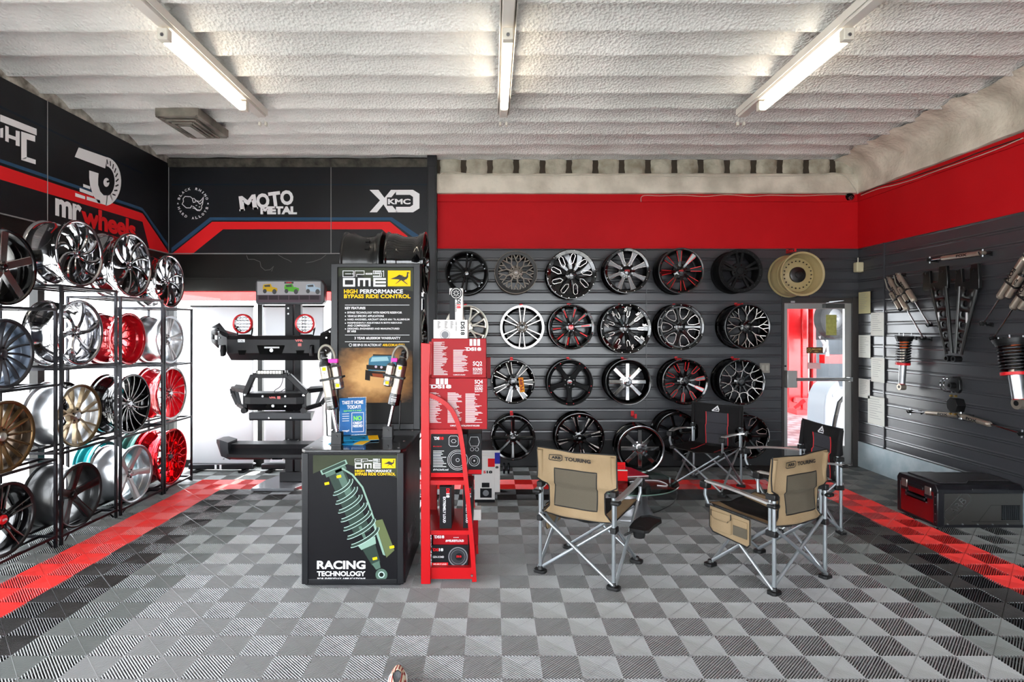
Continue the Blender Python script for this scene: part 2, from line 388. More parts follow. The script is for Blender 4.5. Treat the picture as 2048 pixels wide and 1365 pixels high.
g = MB(); g.cyl((x0 + .12, YB - .07, 1.105), (x1 - .05, YB - .07, 1.105), .022); g.box(x1 - .07, YB - .08, 1.08, x1 - .03, YB, 1.13); g.build('push_bar', SIL, door)
g = MB(); g.box(x0 + .01, YB - .085, 1.0, x0 + .14, YB, 1.215); g.build('latch_box', alu, door, bevel=.006)
g = MB(); g.cyl((x0 + .025, YB - .012, 1.27), (x0 + .025, YB, 1.27), .012); g.build('lock_cylinder', BLK, door)
g = MB(); g.box(4.2, YB - .07, 2.005, 4.45, YB, 2.06); g.build('door_closer', mat('closer_grey', '#4a4a4a', .4, .5), door, bevel=.006)
g = MB(); g.bar((4.22, YB - .05, 2.07), (4.42, YB - .09, 2.10), .02, .008); g.bar((4.42, YB - .09, 2.10), (4.28, YB - .02, 2.085), .02, .008); g.build('closer_arm', STEEL, door)
g = MB(); g.box(3.79, YB - .03, 2.075, 3.84, YB, 2.1); g.build('door_contact', SIL, door)
# ================================================================ CEILING LAMPS, VENT, WIRES
tubem = mat('lit_tube', '#fff3df', .4, emit=4.5)
capm = mat('lamp_plastic', '#d9d4c8', .5); housem = mat('lamp_housing', '#dcd7cf', .45)
for lx, lab in ((-2.23, 'white batten lamp on the ceiling left of the middle one'), (.105, 'white batten lamp on the ceiling between two others'), (2.41, 'white batten lamp on the ceiling nearest the red right wall')):
    t = thing('ceiling_lamp', lab, 'lamp', (lx, 4.3, 3.87), group='batten lamps on the ceiling')
    s = MB(); s.prism([(-.055, .0), (-.055, -.02), (-.035, -.075), (.035, -.075), (.055, -.02), (.055, 0)], 2.5, frame((lx, 3.06, 3.86), (-1, 0, 0), (0, 0, 1)))
    s.box(lx - .057, 3.06, 3.80, lx - .051, 5.56, 3.86); s.box(lx + .051, 3.06, 3.80, lx + .057, 5.56, 3.86); s.build('housing', housem, t, True)
    s = MB(); s.box(lx - .033, 3.93, 3.685, lx + .033, 5.14, 3.745); s.build('tube_cover', tubem, t, True, bevel=.02)
    for y in (3.91, 5.15):
        s = MB(); s.box(lx - .036, y - .03, 3.69, lx + .036, y + .03, 3.77); s.build('end_cap', capm, t, True, bevel=.006)
        s = MB(); s.cyl((lx, y - .036, 3.72), (lx, y - .02, 3.72), .012); s.cyl((lx, y - .0365, 3.72), (lx, y - .037, 3.72), .006); s.build('cover_screw', STEEL, t, True)
    for q in (-.03, .03):
        s = MB(); s.bar((lx + q, 5.57, 3.73), (lx + q, 5.60, 3.73), .022, .035); s.cyl((lx + q, 5.60, 3.715), (lx + q, 5.605, 3.715), .008); s.build('lamp_holder', capm, t, True, bevel=.003)
t = thing('ceiling_vent', 'dirty square air vent hanging below the foam ceiling by the left lamp', 'vent', (-3.1, 5.9, 3.87))
vm = mat('vent_metal', '#8a857b', .6, var=(5, '#4e4a43'))
s = MB(); X0, X1, Y0, Y1 = -3.24, -2.86, 5.57, 6.17
for i, (d, z) in enumerate(((0, 3.80), (.05, 3.775), (.09, 3.765), (.13, 3.76))):
    for (a, b_) in (((X0 + d, Y0 + d), (X1 - d, Y0 + d)), ((X1 - d, Y0 + d), (X1 - d, Y1 - d)), ((X1 - d, Y1 - d), (X0 + d, Y1 - d)), ((X0 + d, Y1 - d), (X0 + d, Y0 + d))):
        s.bar((*a, z), (*b_, z), .02 if i else .05, .012)
s.build('louvre_frame', vm, t, True)
s = MB(); s.box(X0 - .02, Y0 - .02, 3.80, X1 + .02, Y1 + .02, 3.88); s.build('duct_box', vm, t, True, bevel=.006)
s = MB(); s.box(X0 + .14, Y0 + .14, 3.745, X1 - .14, Y1 - .14, 3.75); s.build('centre_plate', mat('vent_plate', '#b5b5b0', .5), t, True)
wire = mat('white_cable', '#c9c2b4', .5)
def cable(name, label, pts, r, m, cat='cable'):
    P = [Vector(p) for p in pts]; out = []
    for i in range(len(P) - 1):
        a, b, c, d = P[max(i - 1, 0)], P[i], P[i + 1], P[min(i + 2, len(P) - 1)]
        for k in range(6):
            t = k / 6; out.append(.5 * ((2 * b) + (c - a) * t + (2 * a - 5 * b + 4 * c - d) * t * t + (3 * b - 3 * c + d - a) * t ** 3))
    out.append(P[-1]); s = MB(); s.tube(out, r, 6); o = s.build(name, m, smooth=80)
    return tag(o, label, cat)
yb = YB - .085
cable('thin_cable', 'thin pale cable lying along the top of the concrete beam', [W(878, 351, yb)] + [W(x, y, yb) for x, y in ((895, 344), (960, 349), (1100, 351), (1170, 350), (1215, 351), (1265, 347), (1300, 352), (1420, 353), (1560, 352), (1640, 350), (1665, 346), (1690, 352), (1706, 372), (1716, 388))], .005, wire)
yb = YB - .04
cable('stapled_cable', 'thin white cable stapled along the top edge of the red band', [W(x, y, yb) for x, y in ((1282, 404), (1286, 392), (1320, 392), (1364, 391), (1410, 393), (1455, 390), (1500, 393), (1540, 391), (1600, 392), (1660, 390), (1710, 390))], .0035, wire)
xx = XR - .05
cable('black_wire', 'black and white wire running up the edge of the red right wall', [WX(x, y, xx) for x, y in ((1722, 388), (1760, 372), (1800, 362), (1850, 345), (1900, 328), (1960, 304), (2040, 277))], .005, mat('dark_wire', '#2b2622', .5))
cable('white_wire', 'white wire sagging along the top of the red right wall', [WX(x, y, xx + .01) for x, y in ((1722, 391), (1756, 378), (1790, 370), (1830, 358), (1870, 343), (1930, 322), (1990, 300), (2046, 276))], .004, wire)
t = thing('security_camera', 'small black dome security camera in the corner at the red band', 'camera', W(1701, 396, YB - .06))
s = MB(); p = W(1701, 396, YB - .05); s.cyl(p + Vector((0, .04, .03)), p + Vector((0, 0, 0)), .055, .045); s.build('camera_body', BLK, t, True)
s = MB(); s.cyl(p + Vector((0, -.001, 0)), p + Vector((0, -.02, -.003)), .03, .024); s.build('lens_ring', STEEL, t, True)
s = MB(); s.sph(p + Vector((0, -.018, -.003)), .018, 8); s.build('lens', GBLK, t, True)
t = thing('alarm_sensor', 'cream wall sensor in the corner just below the red band', 'sensor', W(1715.5, 535, 7.2))
p = Vector((XR - .05, YB - .07, 0)); a = W(1715, 535, 7.26)
s = MB(); s.box(a.x - .045, 7.2, a.z - .065, a.x + .045, 7.28, a.z + .06); s.build('sensor_case', mat('cream_plastic', '#c9bf9d', .5), t, True, bevel=.012)
s = MB(); s.cyl((a.x, 7.25, a.z + .05), (a.x, 7.25, a.z + .12), .007); s.build('conduit', wire, t, True)
t = thing('light_switch', 'grey double light switch on the panelling beside the door', 'switch', W(1529, 736.5, YB - .025))
a = W(1529.5, 736.5, YB - .03)
s = MB(); s.box(a.x - .062, a.y - .006, a.z - .062, a.x + .062, a.y + .01, a.z + .062); s.build('switch_plate', mat('switch_grey', '#8e8a82', .5), t, True, bevel=.003)
for q in (-.026, .026):
    s = MB(); s.box(a.x + q - .017, a.y - .012, a.z - .034, a.x + q + .017, a.y, a.z + .034); s.build('rocker', mat('switch_rocker', '#a8a49b', .45), t, True, bevel=.003)
# papers taped to the right wall
paper = mat('white_paper', '#d9dad2', .7); ink = mat('grey_ink', '#8d8f90', .7); yelp = mat('yellowed_paper', '#bdb68c', .7)
def sheet(x0, y0, x1, y1, lab, m=paper, body=None):
    a, b_ = WX(x0, y1, XR - .03), WX(x1, y0, XR - .03)
    a.y, b_.y = min(a.y, YB - .03), b_.y
    s = MB(); s.box(XR - .032, b_.y, a.z, XR - .0305, a.y, b_.z); o = tag(s.build('notice_sheet', m), lab, 'paper', 'paper notices on the right wall')
    M = frame((XR - .0325, a.y, a.z), (0, -1, 0), (0, 0, 1)); w_, h_ = a.y - b_.y, b_.z - a.z; s = MB()
    for k in range(9):
        yy = h_ * (.9 - .085 * k); s.box(w_ * .12, yy, 0, w_ * random.uniform(.5, .88), yy + .004, .0004, M)
    s.build('printed_lines', ink, o)
sheet(1717.5, 583, 1741, 628, 'yellowed notice sheet high on the wall beside the door frame', yelp)
sheet(1742, 625, 1768, 672, 'white notice sheet with a pale round seal, right of the door')
sheet(1717.5, 671, 1741, 715, 'white notice sheet against the door frame at shoulder height')
sheet(1742.5, 717, 1769, 763, 'blank-looking white sheet at the panel joint, mid height')
sheet(1717.5, 760, 1740, 794, 'lowest white sheet against the door frame')
sheet(1736, 797, 1769, 846, 'lowest and widest white sheet beside the panel joint')
# ================================================================ PRINTED PANELS
pan = mat('printed_panel', '#131316', .42, var=(.8, '#191c22'), spec=.3); pred = mat('print_red', '#e8262a', .4); pblue = mat('print_blue', '#30506e', .4); pgrey = mat('print_dark_blue', '#1d2733', .4)
pwt = mat('print_white', '#f4f3f5', .45)
def LW(px, py): p = WX(px, py, XL + .012); return (p.y, p.z)
ML = frame((XL + .0125, 0, 0), (0, 1, 0), (0, 0, 1))
YBW = YW - .012
MBK = frame((0, YBW - .0005, 0), (1, 0, 0), (0, 0, 1))
def BW(px, py): p = W(px, py, YBW); return (p.x, p.z)
edges = [YF, -1.0, 1.4, 5.24 - 1.22 * 0, YW - .01]
seam = LW(95, 300)[0]
left_panels = []
for a_, b_, lab in ((seam - 2.44, seam, 'printed black wall panel with the end of a white logo, cut by the left edge'), (seam, YW - .012, 'printed black wall panel with the running-wheel logo over red letters')):
    s = MB(); s.box(XL, a_ + .003, 2.697, XL + .012, b_ - .003, 3.832); left_panels.append(tag(s.build('wall_panel', pan), lab, 'panel'))
PA, PB_ = left_panels
def clip(pts, a_, b_):
    return [(min(max(x, a_), b_), z) for x, z in pts]
# coloured bands on the left wall, straight then turning down towards the corner
r0, r1, r2 = LW(0, 329), LW(0, 358), None
def band(m, up0, lo0, name, parents=(PA, PB_)):
    for P_, xs in zip(parents, ((-5, 95), (95, 285))):
        (ax, at, ab), (bx, bt, bb) = up0, lo0
        pts = []
        for px in xs:
            t = (px - ax) / (bx - ax); pts.append((px, at + (bt - at) * t, ab + (bb - ab) * t))
        q = [LW(pts[0][0], pts[0][1]), LW(pts[0][0], pts[0][2]), LW(pts[1][0], pts[1][2]), LW(pts[1][0], pts[1][1])]
        s = MB(); s.poly(q[::-1], ML)
        if P_ is PB_:
            e = q[3], q[2]; c1, c2_ = LW(pts[1][0], pts[1][1]), LW(pts[1][0], pts[1][2])
            if name == 'red_band': s.poly([c1, c2_, (YW - .42, 2.70), (YW - .02, 2.70), (YW - .02, 2.715)][::-1], ML)
            elif name == 'blue_band': s.poly([c1, c2_, (YW - .02, 2.75), (YW - .02, 2.81)][::-1], ML)
        s.build(name, m, P_)
band(pred, (0, 331, 359), (285, 427, 444), 'red_band'); band(pblue, (0, 318, 325), (285, 416, 422), 'blue_band'); band(pgrey, (0, 211, 216), (335, 369, 372), 'upper_band')
# white letters HC at the far left, then the wheel mark
s = MB()
M = ML
def LP(s, pts): s.poly([(*LW(*p), .0012) for p in pts][::-1], ML)
for q in ([(0, 229), (73, 258), (73, 271), (0, 243)], [(10, 251), (17, 254), (17, 285), (10, 282)], [(31, 261), (39, 263), (39, 293), (31, 291)], [(17, 269), (31, 274), (31, 281), (17, 276)],
          [(42, 263), (70, 272), (70, 284), (53, 279), (53, 317), (42, 319)], [(42, 319), (53, 314), (71, 320), (71, 329), (42, 320)], [(0, 257), (6, 256), (6, 276), (0, 275)]): LP(s, q)
s.build('white_lettering', pwt, PA)
wc = LW(213, 363); S_ = .00000
def arcpts(cx, cy, rx, ry, a0, a1, n=16): return [(cx + rx * cos(radians(a0 + (a1 - a0) * i / n)), cy - ry * sin(radians(a0 + (a1 - a0) * i / n))) for i in range(n + 1)]
s = MB()
LP(s, [(157, 295), (149, 314), (210, 337), (214, 315)])
oa = arcpts(209, 363, 33, 49, 82, -60, 14); ia = arcpts(210, 363, 19, 31, 82, -60, 14)
for k in range(14): LP(s, [oa[k], oa[k + 1], ia[k + 1], ia[k]])
oa2 = arcpts(209, 363, 33, 49, -60, -86, 8); ia2 = arcpts(212, 363, 19, 29, -60, -86, 8)
for k in range(8): LP(s, [oa2[k], oa2[k + 1], ia2[k + 1], ia2[k]])
for a4 in ([(178, 341), (197, 347), (196, 358), (178, 356)], [(178, 356), (196, 358), (196, 370), (180, 372)], [(180, 372), (196, 370), (200, 383), (186, 391)], [(186, 391), (200, 383), (207, 391), (196, 406)], [(196, 406), (207, 391), (215, 391), (213, 411)]): LP(s, a4)
for q in ([(166, 368), (180, 373), (180, 379), (166, 374)], [(159, 376), (186, 386), (186, 393), (159, 383)], [(150, 386), (170, 393), (170, 399), (150, 393)], [(173, 393), (200, 401), (200, 408), (173, 400)]): LP(s, q)
LP(s, arcpts(212.5, 365, 6, 9, 0, 350, 16)[::-1])
s.build('wheel_mark', pwt, PB_)
s = MB()
for k in range(9):
    a = radians(78 - k * 15); cx, cy = 209 + 25 * cos(a), 363 - 40 * sin(a); dx, dy = 3.2 * cos(a + .5), -5 * sin(a + .5)
    s.line2([LW(cx - dx, cy - dy), LW(cx + dx, cy + dy)], .016, ML, z=.002)
s.line2([LW(213, 364), LW(228, 360)], .02, ML, z=.002); s.build('gauge_ticks', pan, PB_)
a, b_ = LW(110, 437), LW(163, 437)
for tx, m, x0, x1, yb0, yt0, in (('mr', pwt, 110, 163, 436, 403), ('wheels', pred, 162, 271, 462, 420)):
    p, q, r = LW(x0, yb0), LW(x1, yb0), LW(x0, yt0)
    s = MB(); base = 2.80 if tx == 'mr' else 2.765; hh = .165 if tx == 'mr' else .215
    s.text(tx, ML, q[0] - p[0], hh, p[0], base, bold=.04, sp=.95, z=.0016); s.build('lettering', m, PB_)
# back-wall panels
bseam = W(662, 400, YBW).x; bp_ = []
for a_, b_, lab in ((XL + .002, bseam - .002, 'printed black panel on the back wall with the rhino and metal logos'), (bseam + .002, XB - .11, 'printed black panel on the back wall with the letters XD')):
    s = MB(); s.box(a_, YBW, 2.70, b_, YW, 3.785); bp_.append(tag(s.build('wall_panel', pan), lab, 'panel'))
Q1, Q2 = bp_
def BP(s, pts, z=0): s.poly([(*BW(*p), z) for p in pts][::-1], MBK)
s = MB(); BP(s, [(343, 509), (424, 444), (662, 444), (662, 459), (446, 459), (384, 509)]); s.build('red_band', pred, Q1)
s = MB(); BP(s, [(663, 444), (780, 444), (830, 485), (830, 509), (822, 509), (764, 459), (663, 459)]); s.build('red_band', pred, Q2)
s = MB(); BP(s, [(343, 496), (420, 435), (662, 435), (662, 441), (424, 441), (343, 505)]); s.build('blue_band', pblue, Q1)
s = MB(); BP(s, [(663, 435), (784, 435), (848, 478), (840, 485), (780, 441), (663, 441)]); s.build('blue_band', pblue, Q2)
s = MB(); BP(s, [(343, 368), (662, 368), (662, 371), (343, 371)]); s.build('upper_band', pgrey, Q1)
s = MB(); BP(s, [(663, 368), (855, 368), (855, 371), (663, 371)]); s.build('upper_band', pgrey, Q2)
def ring_text(s, txt, cx, cy, R, a0, a1, h, M, flip=False, z=.0008):
    """letters round a circle (units of M)"""
    n = len(txt)
    for i, ch in enumerate(txt):
        if ch == ' ': continue
        a = radians(a0 + (a1 - a0) * (i + .5) / n); ux = (-sin(a), cos(a)) if flip else (sin(a), -cos(a)); uy = (-ux[1], ux[0])
        w_ = h * (.35 if ch == 'I' else .95); ox, oy = cx + R * cos(a) - ux[0] * w_ / 2 - uy[0] * h / 2, cy + R * sin(a) - ux[1] * w_ / 2 - uy[1] * h / 2
        F_ = Matrix(((ux[0], uy[0], 0, ox), (ux[1], uy[1], 0, oy), (0, 0, 1, z), (0, 0, 0, 1)))
        s.text(ch, M @ F_, w_, h, bold=.03)
cx, cz_ = BW(386, 407); s = MB()
ring_text(s, 'BLACK RHINO', cx, cz_, .186, 168, 12, .032, MBK); ring_text(s, 'HARD ALLOYS', cx, cz_, .186, 192, 348, .032, MBK, True)
for q in (-1, 1): s.poly([(cx + q * .19 - .012, cz_ - .012, .001), (cx + q * .19 + .012, cz_ - .012, .001), (cx + q * .19, cz_ + .012, .001)], MBK)
def rl(pts, w_=.009, closed=False): s.line2([BW(330 + x / 3.7236, 320 + y / 3.7236) for x, y in pts], w_, MBK, closed, z=.001)
rl([(205, 290), (190, 275), (150, 272), (135, 290), (138, 310), (128, 330), (150, 350), (160, 358), (190, 358), (200, 340)])
rl([(210, 285), (205, 300), (212, 318), (225, 315), (228, 300), (215, 285)]); rl([(232, 300), (240, 312), (246, 305), (252, 322), (262, 330), (280, 310), (286, 278), (270, 300), (255, 312)])
rl([(286, 285), (280, 330), (272, 345), (275, 355), (266, 374), (240, 372), (215, 350), (205, 345)]); rl([(205, 358), (225, 365), (240, 378), (262, 380)], .007); rl([(228, 340), (240, 340)], .008); rl([(252, 352), (262, 350)], .012)
s.build('rhino_logo', pwt, Q1)
s = MB()
a = BW(481, 423); M2 = MBK @ Matrix.Translation((a[0], a[1], .0008)) @ Matrix.Rotation(radians(7.5), 4, 'Z')
for ch, x, w_, h_ in (('M', 0, .215, .19), ('O', .215, .165, .19), ('T', .375, .15, .19), ('O', .52, .165, .19)): s.text(ch, M2, w_, h_, x, 0, bold=.045)
for x, w_ in ((-.012, .06), (.165, .06), (.0, .03)): s.poly([(x, 0), (x + w_, 0), (x + w_, .025), (x, .025)], M2)
a = BW(521, 429); q = BW(594, 413)
s.text('METAL', MBK, q[0] - a[0], q[1] - a[1], a[0], a[1], bold=.06, sp=.95, z=.001); s.build('logo_lettering', pwt, Q1)
s = MB()
for pts in ([(739, 380), (757, 380), (769, 396), (782, 380), (795, 380), (777, 402), (795, 425), (777, 425), (767, 409), (754, 425), (739, 425), (760, 401)],
            [(792, 380), (826, 380), (839, 388), (839, 417), (826, 425), (792, 425), (792, 414), (820, 414), (826, 410), (826, 394), (820, 390), (792, 390)]):
    BP(s, pts, .0006)
s.build('logo_lettering', pwt, Q2)
s = MB(); BP(s, [(774, 395), (822, 395), (822, 412), (774, 412)], .0012); s.build('logo_ground', pan, Q2)
s = MB(); a, q = BW(776, 409), BW(821, 398); s.text('KMC', MBK, q[0] - a[0], q[1] - a[1], a[0], a[1], bold=.04, z=.0018); s.build('small_lettering', pwt, Q2)
s = MB(); s.box(XL + .010, seam - .004, 2.70, XL + .0135, seam + .004, 3.83); s.box(bseam - .003, YBW - .0012, 2.70, bseam + .003, YBW + .002, 3.785); s.box(XL + .001, YBW - .004, 2.70, XL + .016, YBW + .002, 3.785); s.build('trim_11', mat('seam_grey', '#a5a5a5', .5), kind='structure')
s = MB(); Ms = frame((0, YW - .013, 0), (1, 0, 0), (0, 0, 1))
for pts in (((493, 511), (496, 519), (508, 519), (520, 524), (522, 534), (530, 541), (540, 540), (547, 533), (543, 543)), ((556, 510), (568, 517), (578, 521), (583, 525)), ((652, 510), (642, 518), (625, 524), (612, 526))):
    s.line2([((px - 985) / F * (YW - .013), FH - (py - 662) / F * (YW - .013)) for px, py in pts], .005, Ms)
s.build('trim_10', mat('scuff_mark', '#6d6d6b', .7), kind='structure')
# trim line under the panels and scratches on the fascia
s = MB(); s.box(XL, YW - .02, 2.690, XB - .11, YW - .002, 2.700); s.box(XL, 1, 2.69, XL + .02, YW, 2.70); s.build('trim_6', mat('trim_grey', '#8e8e8e', .4), kind='structure')
# red vinyl sign on the glazing, read from outside
s = MB(); s.box(XL + .02, YW + .05, 2.10, -.95, YW + .054, 2.22); vin = glass('vinyl_red', '#e87a78'); o = tag(s.build('vinyl_strip', vin), 'translucent red vinyl strip along the top of the back window', 'sticker')
# ================================================================ WHEELS
def wheel(name, label, loc, face, R, w, st, barrel, spoke, accent=None, cap=None, spin=0, group=None, bolts=None, boltm=None, lip=None, hubm=None, nuts=(6, None), hubr=.085, deep=(.03, .0), logo=None, logom=None, th=.035, ringm=None, ringw=.0, disc=None, rootz=None):
    """face '-y' or '+x'; wheel local frame: +z out of the face, lip at z=0"""
    if face == '-y': M = frame(loc, (1, 0, 0), (0, 0, 1))
    elif face == '+x': M = frame(loc, (0, 1, 0), (0, 0, 1))
    else: M = frame(loc, *face)
    t = thing(name, label, 'wheel', M=M, group=group)
    i = .010
    out = [(R, -.002), (R, -.014), (R - .014, -.022), (R - .016, -.052), (R - .040, -.070), (R - .046, -.11), (R - .045, -w * .58), (R - .026, -w * .70), (R - .016, -w * .78), (R - .016, -w + .022), (R - .002, -w + .012), (R, -w + .002)]
    inn = [(R - .008, -w), (R - .026, -w + .02), (R - .027, -w * .77), (R - .055, -w * .58), (R - .056, -.10), (R - .034, -.062), (R - .027, -.030), (R - .024, -.008), (R - .010, 0)]
    s = MB(); s.lathe(out + inn, 64, closed=True); s.build('barrel', barrel, t, smooth=50)
    if lip:
        s = MB(); s.lathe([(R + .0005, -.004), (R - .002, .002), (R - .010, .0025), (R - .024, -.004), (R - .026, -.012)], 64); s.build('rim_lip', lip, t, smooth=60)
    Ri = R - .030; dh, dr_ = deep
    def zf(r): k = min(1, max(0, (r - hubr) / (Ri - hubr))); return -(dh + (dr_ - dh) * k)
    if ringm:
        s = MB(); s.lathe([(R - .006, .001), (R - .010, .005), (R - ringw, .004 - dr_ * .3), (R - ringw - .003, -.012 - dr_)], 64); s.build('outer_ring', ringm, t, smooth=40)
    n, beams, accs = st['n'], st['beams'], st.get('acc', [])
    s = MB()
    for b_ in beams: s.beam([(x * R, y * R, h * R) for x, y, h in b_], th, zf, bev=st.get('bev', .2))
    first = s.build('spoke', spoke, t, smooth=30)
    if accs and accent:
        s = MB()
        for b_ in accs:
            cl = b_[0] == 'c'; pp = b_[1:] if cl else b_
            s.beam([(x * R, y * R, (h if isinstance(h, float) else .012) * R) for x, y, h in [(q + (.012,))[:3] for q in pp]], .004, lambda r: zf(r) + .003, closed=cl, bev=.1)
        s.build('milled_edge', accent, first, smooth=30)
    for k in range(1, n): dup(first, t, rotation_euler=(0, 0, 2 * pi * k / n + spin))
    first.rotation_euler = (0, 0, spin)
    s = MB(); s.lathe([(0, -dh - .002), (hubr * .8, -dh - .002), (hubr, -dh - .008), (hubr * 1.05, -dh - .05), (hubr * .9, -dh - .06), (0, -dh - .06)], 36)
    s.build('hub', hubm or spoke, t, smooth=35)
    if disc:                                   # solid dish behind / instead of spokes
        s = MB(); s.lathe([(hubr, -dh - .03)] + [(hubr + (Ri - hubr) * k / 6, zf(hubr + (Ri - hubr) * k / 6) - .03) for k in range(1, 7)], 64); s.build('dish', disc, t, smooth=60)
    cr = hubr * .46
    s = MB(); s.lathe([(cr, -dh - .004), (cr, -dh + .010), (cr * .85, -dh + .016), (0, -dh + .018)], 28); cp = s.build('centre_cap', cap or spoke, t, smooth=35)
    if logo:
        s = MB(); h_ = cr * .5; w_ = cr * (1.3 if len(logo) > 2 else .8)
        s.text(logo, Matrix(), w_, h_, -w_ / 2, -h_ / 2, bold=.03, z=-dh + .0195); s.build('cap_lettering', logom or PWHITE, cp)
    nn, nm = nuts
    if nn:
        s = MB(); rr = hubr * .72; s.cyl((rr, 0, -dh - .004), (rr, 0, -dh + .006), .0085, .0075, 6); nut = s.build('lug_nut', nm or GBLK, t, smooth=30)
        for k in range(1, nn): dup(nut, t, rotation_euler=(0, 0, 2 * pi * k / nn + spin))
        nut.rotation_euler = (0, 0, spin)
    if bolts:
        nb, rb, sz = bolts[:3]; pos = [2 * pi * k / nb for k in range(nb)]
        if len(bolts) > 3: pos = [p + q for p in pos for q in (-bolts[3], bolts[3])]
        zz = .004 if rb > R - .03 else zf(rb) + .002
        s = MB(); s.cyl((rb, 0, zz - .006), (rb, 0, zz + .003), sz, sz * .7, 8); bo = s.build('rim_bolt', boltm or SIL, t, smooth=30)
        for p in pos[1:]: dup(bo, t, rotation_euler=(0, 0, p + spin))
        bo.rotation_euler = (0, 0, pos[0] + spin)
    return t
# spoke layouts, unit = wheel radius, spoke along +x
def tw(n, hw0, hw1, sweep, r0=.22, r1=.93, k=5, off=0):
    out = []
    for q in range(k + 1):
        r = r0 + (r1 - r0) * q / k; a = sweep * (q / k) ** 1.4 + off; out.append((r * cos(a), r * sin(a), hw0 + (hw1 - hw0) * q / k))
    return out
def off(b_, d): return [(x, y + d, .008) for x, y, h in b_]
def sides(b_, ins=.012, hw=.010):
    L = []; Rr = []
    N = len(b_)
    for i, (x, y, h) in enumerate(b_):
        a, c = b_[max(i - 1, 0)], b_[min(i + 1, N - 1)]; tx, ty = c[0] - a[0], c[1] - a[1]; l = sqrt(tx * tx + ty * ty) or 1; nx, ny = -ty / l, tx / l; q = h - ins
        L.append((x + nx * q, y + ny * q, hw)); Rr.append((x - nx * q, y - ny * q, hw))
    return [L, Rr]
ST = {}
d6 = [[(.20, .05, .03), (.90, .13, .032)], [(.20, -.05, .03), (.90, -.13, .032)]]
ST['dual6'] = dict(n=6, beams=[[(x, y, h * 1.35) for x, y, h in b] for b in d6])
ST['dual6m'] = dict(n=6, beams=d6, acc=[[(.24, .055, .02), (.90, .13, .024)], [(.24, -.055, .02), (.90, -.13, .024)]])
ST['snow'] = dict(n=9, beams=[[(.22, 0, .05), (.44, 0, .035)], [(.42, -.02, .03), (.60, .12, .03), (.88, .02, .03)], [(.42, .02, .03), (.60, -.12, .03), (.88, -.02, .03)], [(.58, .10, .028), (.84, .27, .028)], [(.58, -.10, .028), (.84, -.27, .028)]])
slot = [(.40, .02), (.46, -.09), (.74, -.19), (.84, -.13), (.79, -.03), (.52, .06)]
ST['slots'] = dict(n=9, beams=[tw(9, .075, .20, .30)], acc=[['c'] + [(x, y, .012) for x, y in slot]])
ST['star8'] = dict(n=8, beams=[[(.22, 0, .075), (.45, 0, .06), (.70, 0, .085), (.86, 0, .12)]], acc=sides([(.30, 0, .075), (.45, 0, .06), (.70, 0, .085), (.86, 0, .12)], .008, .006))
ST['redvee'] = dict(n=8, beams=[[(.2, 0, .07), (.5, 0, .075), (.9, 0, .14)]], acc=[[(.42, .05), (.86, .11)], [(.42, -.05), (.86, -.11)]])
ST['none'] = dict(n=2, beams=[[(.02, 0, .02), (.1, 0, .02)]])
ST['star5'] = dict(n=5, beams=[[(.18, 0, .14), (.36, 0, .06)], [(.30, .05, .05), (.88, .15, .06)], [(.30, -.05, .05), (.88, -.15, .06)]])
ST['plain8'] = dict(n=8, beams=[[(.2, 0, .055), (.9, 0, .085)]])
ST['tuff8'] = dict(n=7, beams=[[(.2, .0, .05), (.5, .05, .04), (.9, .20, .05)], [(.2, 0, .05), (.5, -.05, .04), (.9, -.20, .05)], [(.84, -.22, .03), (.90, 0, .03), (.84, .22, .03)]])
ST['red12'] = dict(n=10, beams=[[(.2, 0, .05), (.9, 0, .095)]], acc=[[(.45, .0, .022), (.80, .0, .026)]])
u_ = [(.82, .10), (.55, .075), (.50, .0), (.55, -.075), (.82, -.10)]
ST['ucut'] = dict(n=9, beams=[[(.2, 0, .06), (.9, 0, .14)]], acc=[[(x, y, .012) for x, y in [(.70, .055), (.52, .05), (.46, 0), (.52, -.05), (.70, -.055)]], [(.66, .13), (.74, .10), (.80, .13), (.88, .10)], [(.66, .18), (.74, .15), (.80, .18)]])
hx = [(.40, .07), (.40, -.07), (.60, -.20), (.80, -.16), (.84, .0), (.80, .16), (.60, .20)]
ST['hexwin'] = dict(n=7, beams=[[(.2, 0, .08), (.40, 0, .075), (.55, .0, .05), (.9, 0, .09)], [(.8, -.3, .05), (.88, 0, .06), (.8, .3, .05)]], acc=[['c'] + [(r * cos(a), r * sin(a), .011) for r, a in ((.36, .30), (.36, .60), (.56, .74), (.80, .70), (.85, .449), (.80, .20), (.56, .16))]])
ys_ = [[(.22, 0, .05), (.48, 0, .035)], [(.46, 0, .03), (.66, .10, .028), (.90, .06, .03)], [(.46, 0, .03), (.66, -.10, .028), (.90, -.06, .03)], [(.64, .09, .026), (.84, .26, .028)], [(.64, -.09, .026), (.84, -.26, .028)]]
ST['lattice'] = dict(n=8, beams=ys_, acc=[[(.30, .0), (.48, 0), (.66, .10), (.90, .06)], [(.48, 0), (.66, -.10), (.90, -.06)], [(.66, .10), (.84, .26)], [(.66, -.10), (.84, -.26)]])
ST['vee7'] = dict(n=7, beams=[[(.2, 0, .08), (.5, 0, .085), (.92, 0, .15)]], acc=[[(.36, .06, .014), (.90, .115, .014)], [(.36, -.06, .014), (.90, -.115, .014)]])
ST['chunk5'] = dict(n=5, beams=[[(.2, 0, .13), (.42, 0, .10), (.62, 0, .09), (.86, 0, .16)]], bev=.12)
ST['bar8'] = dict(n=8, beams=[[(.2, 0, .085), (.80, 0, .085)]], bev=.1)
ST['ured'] = dict(n=10, beams=[[(.2, 0, .05), (.9, 0, .10)]], acc=[[(.86, .075), (.56, .06), (.46, 0), (.56, -.06), (.86, -.075)]])
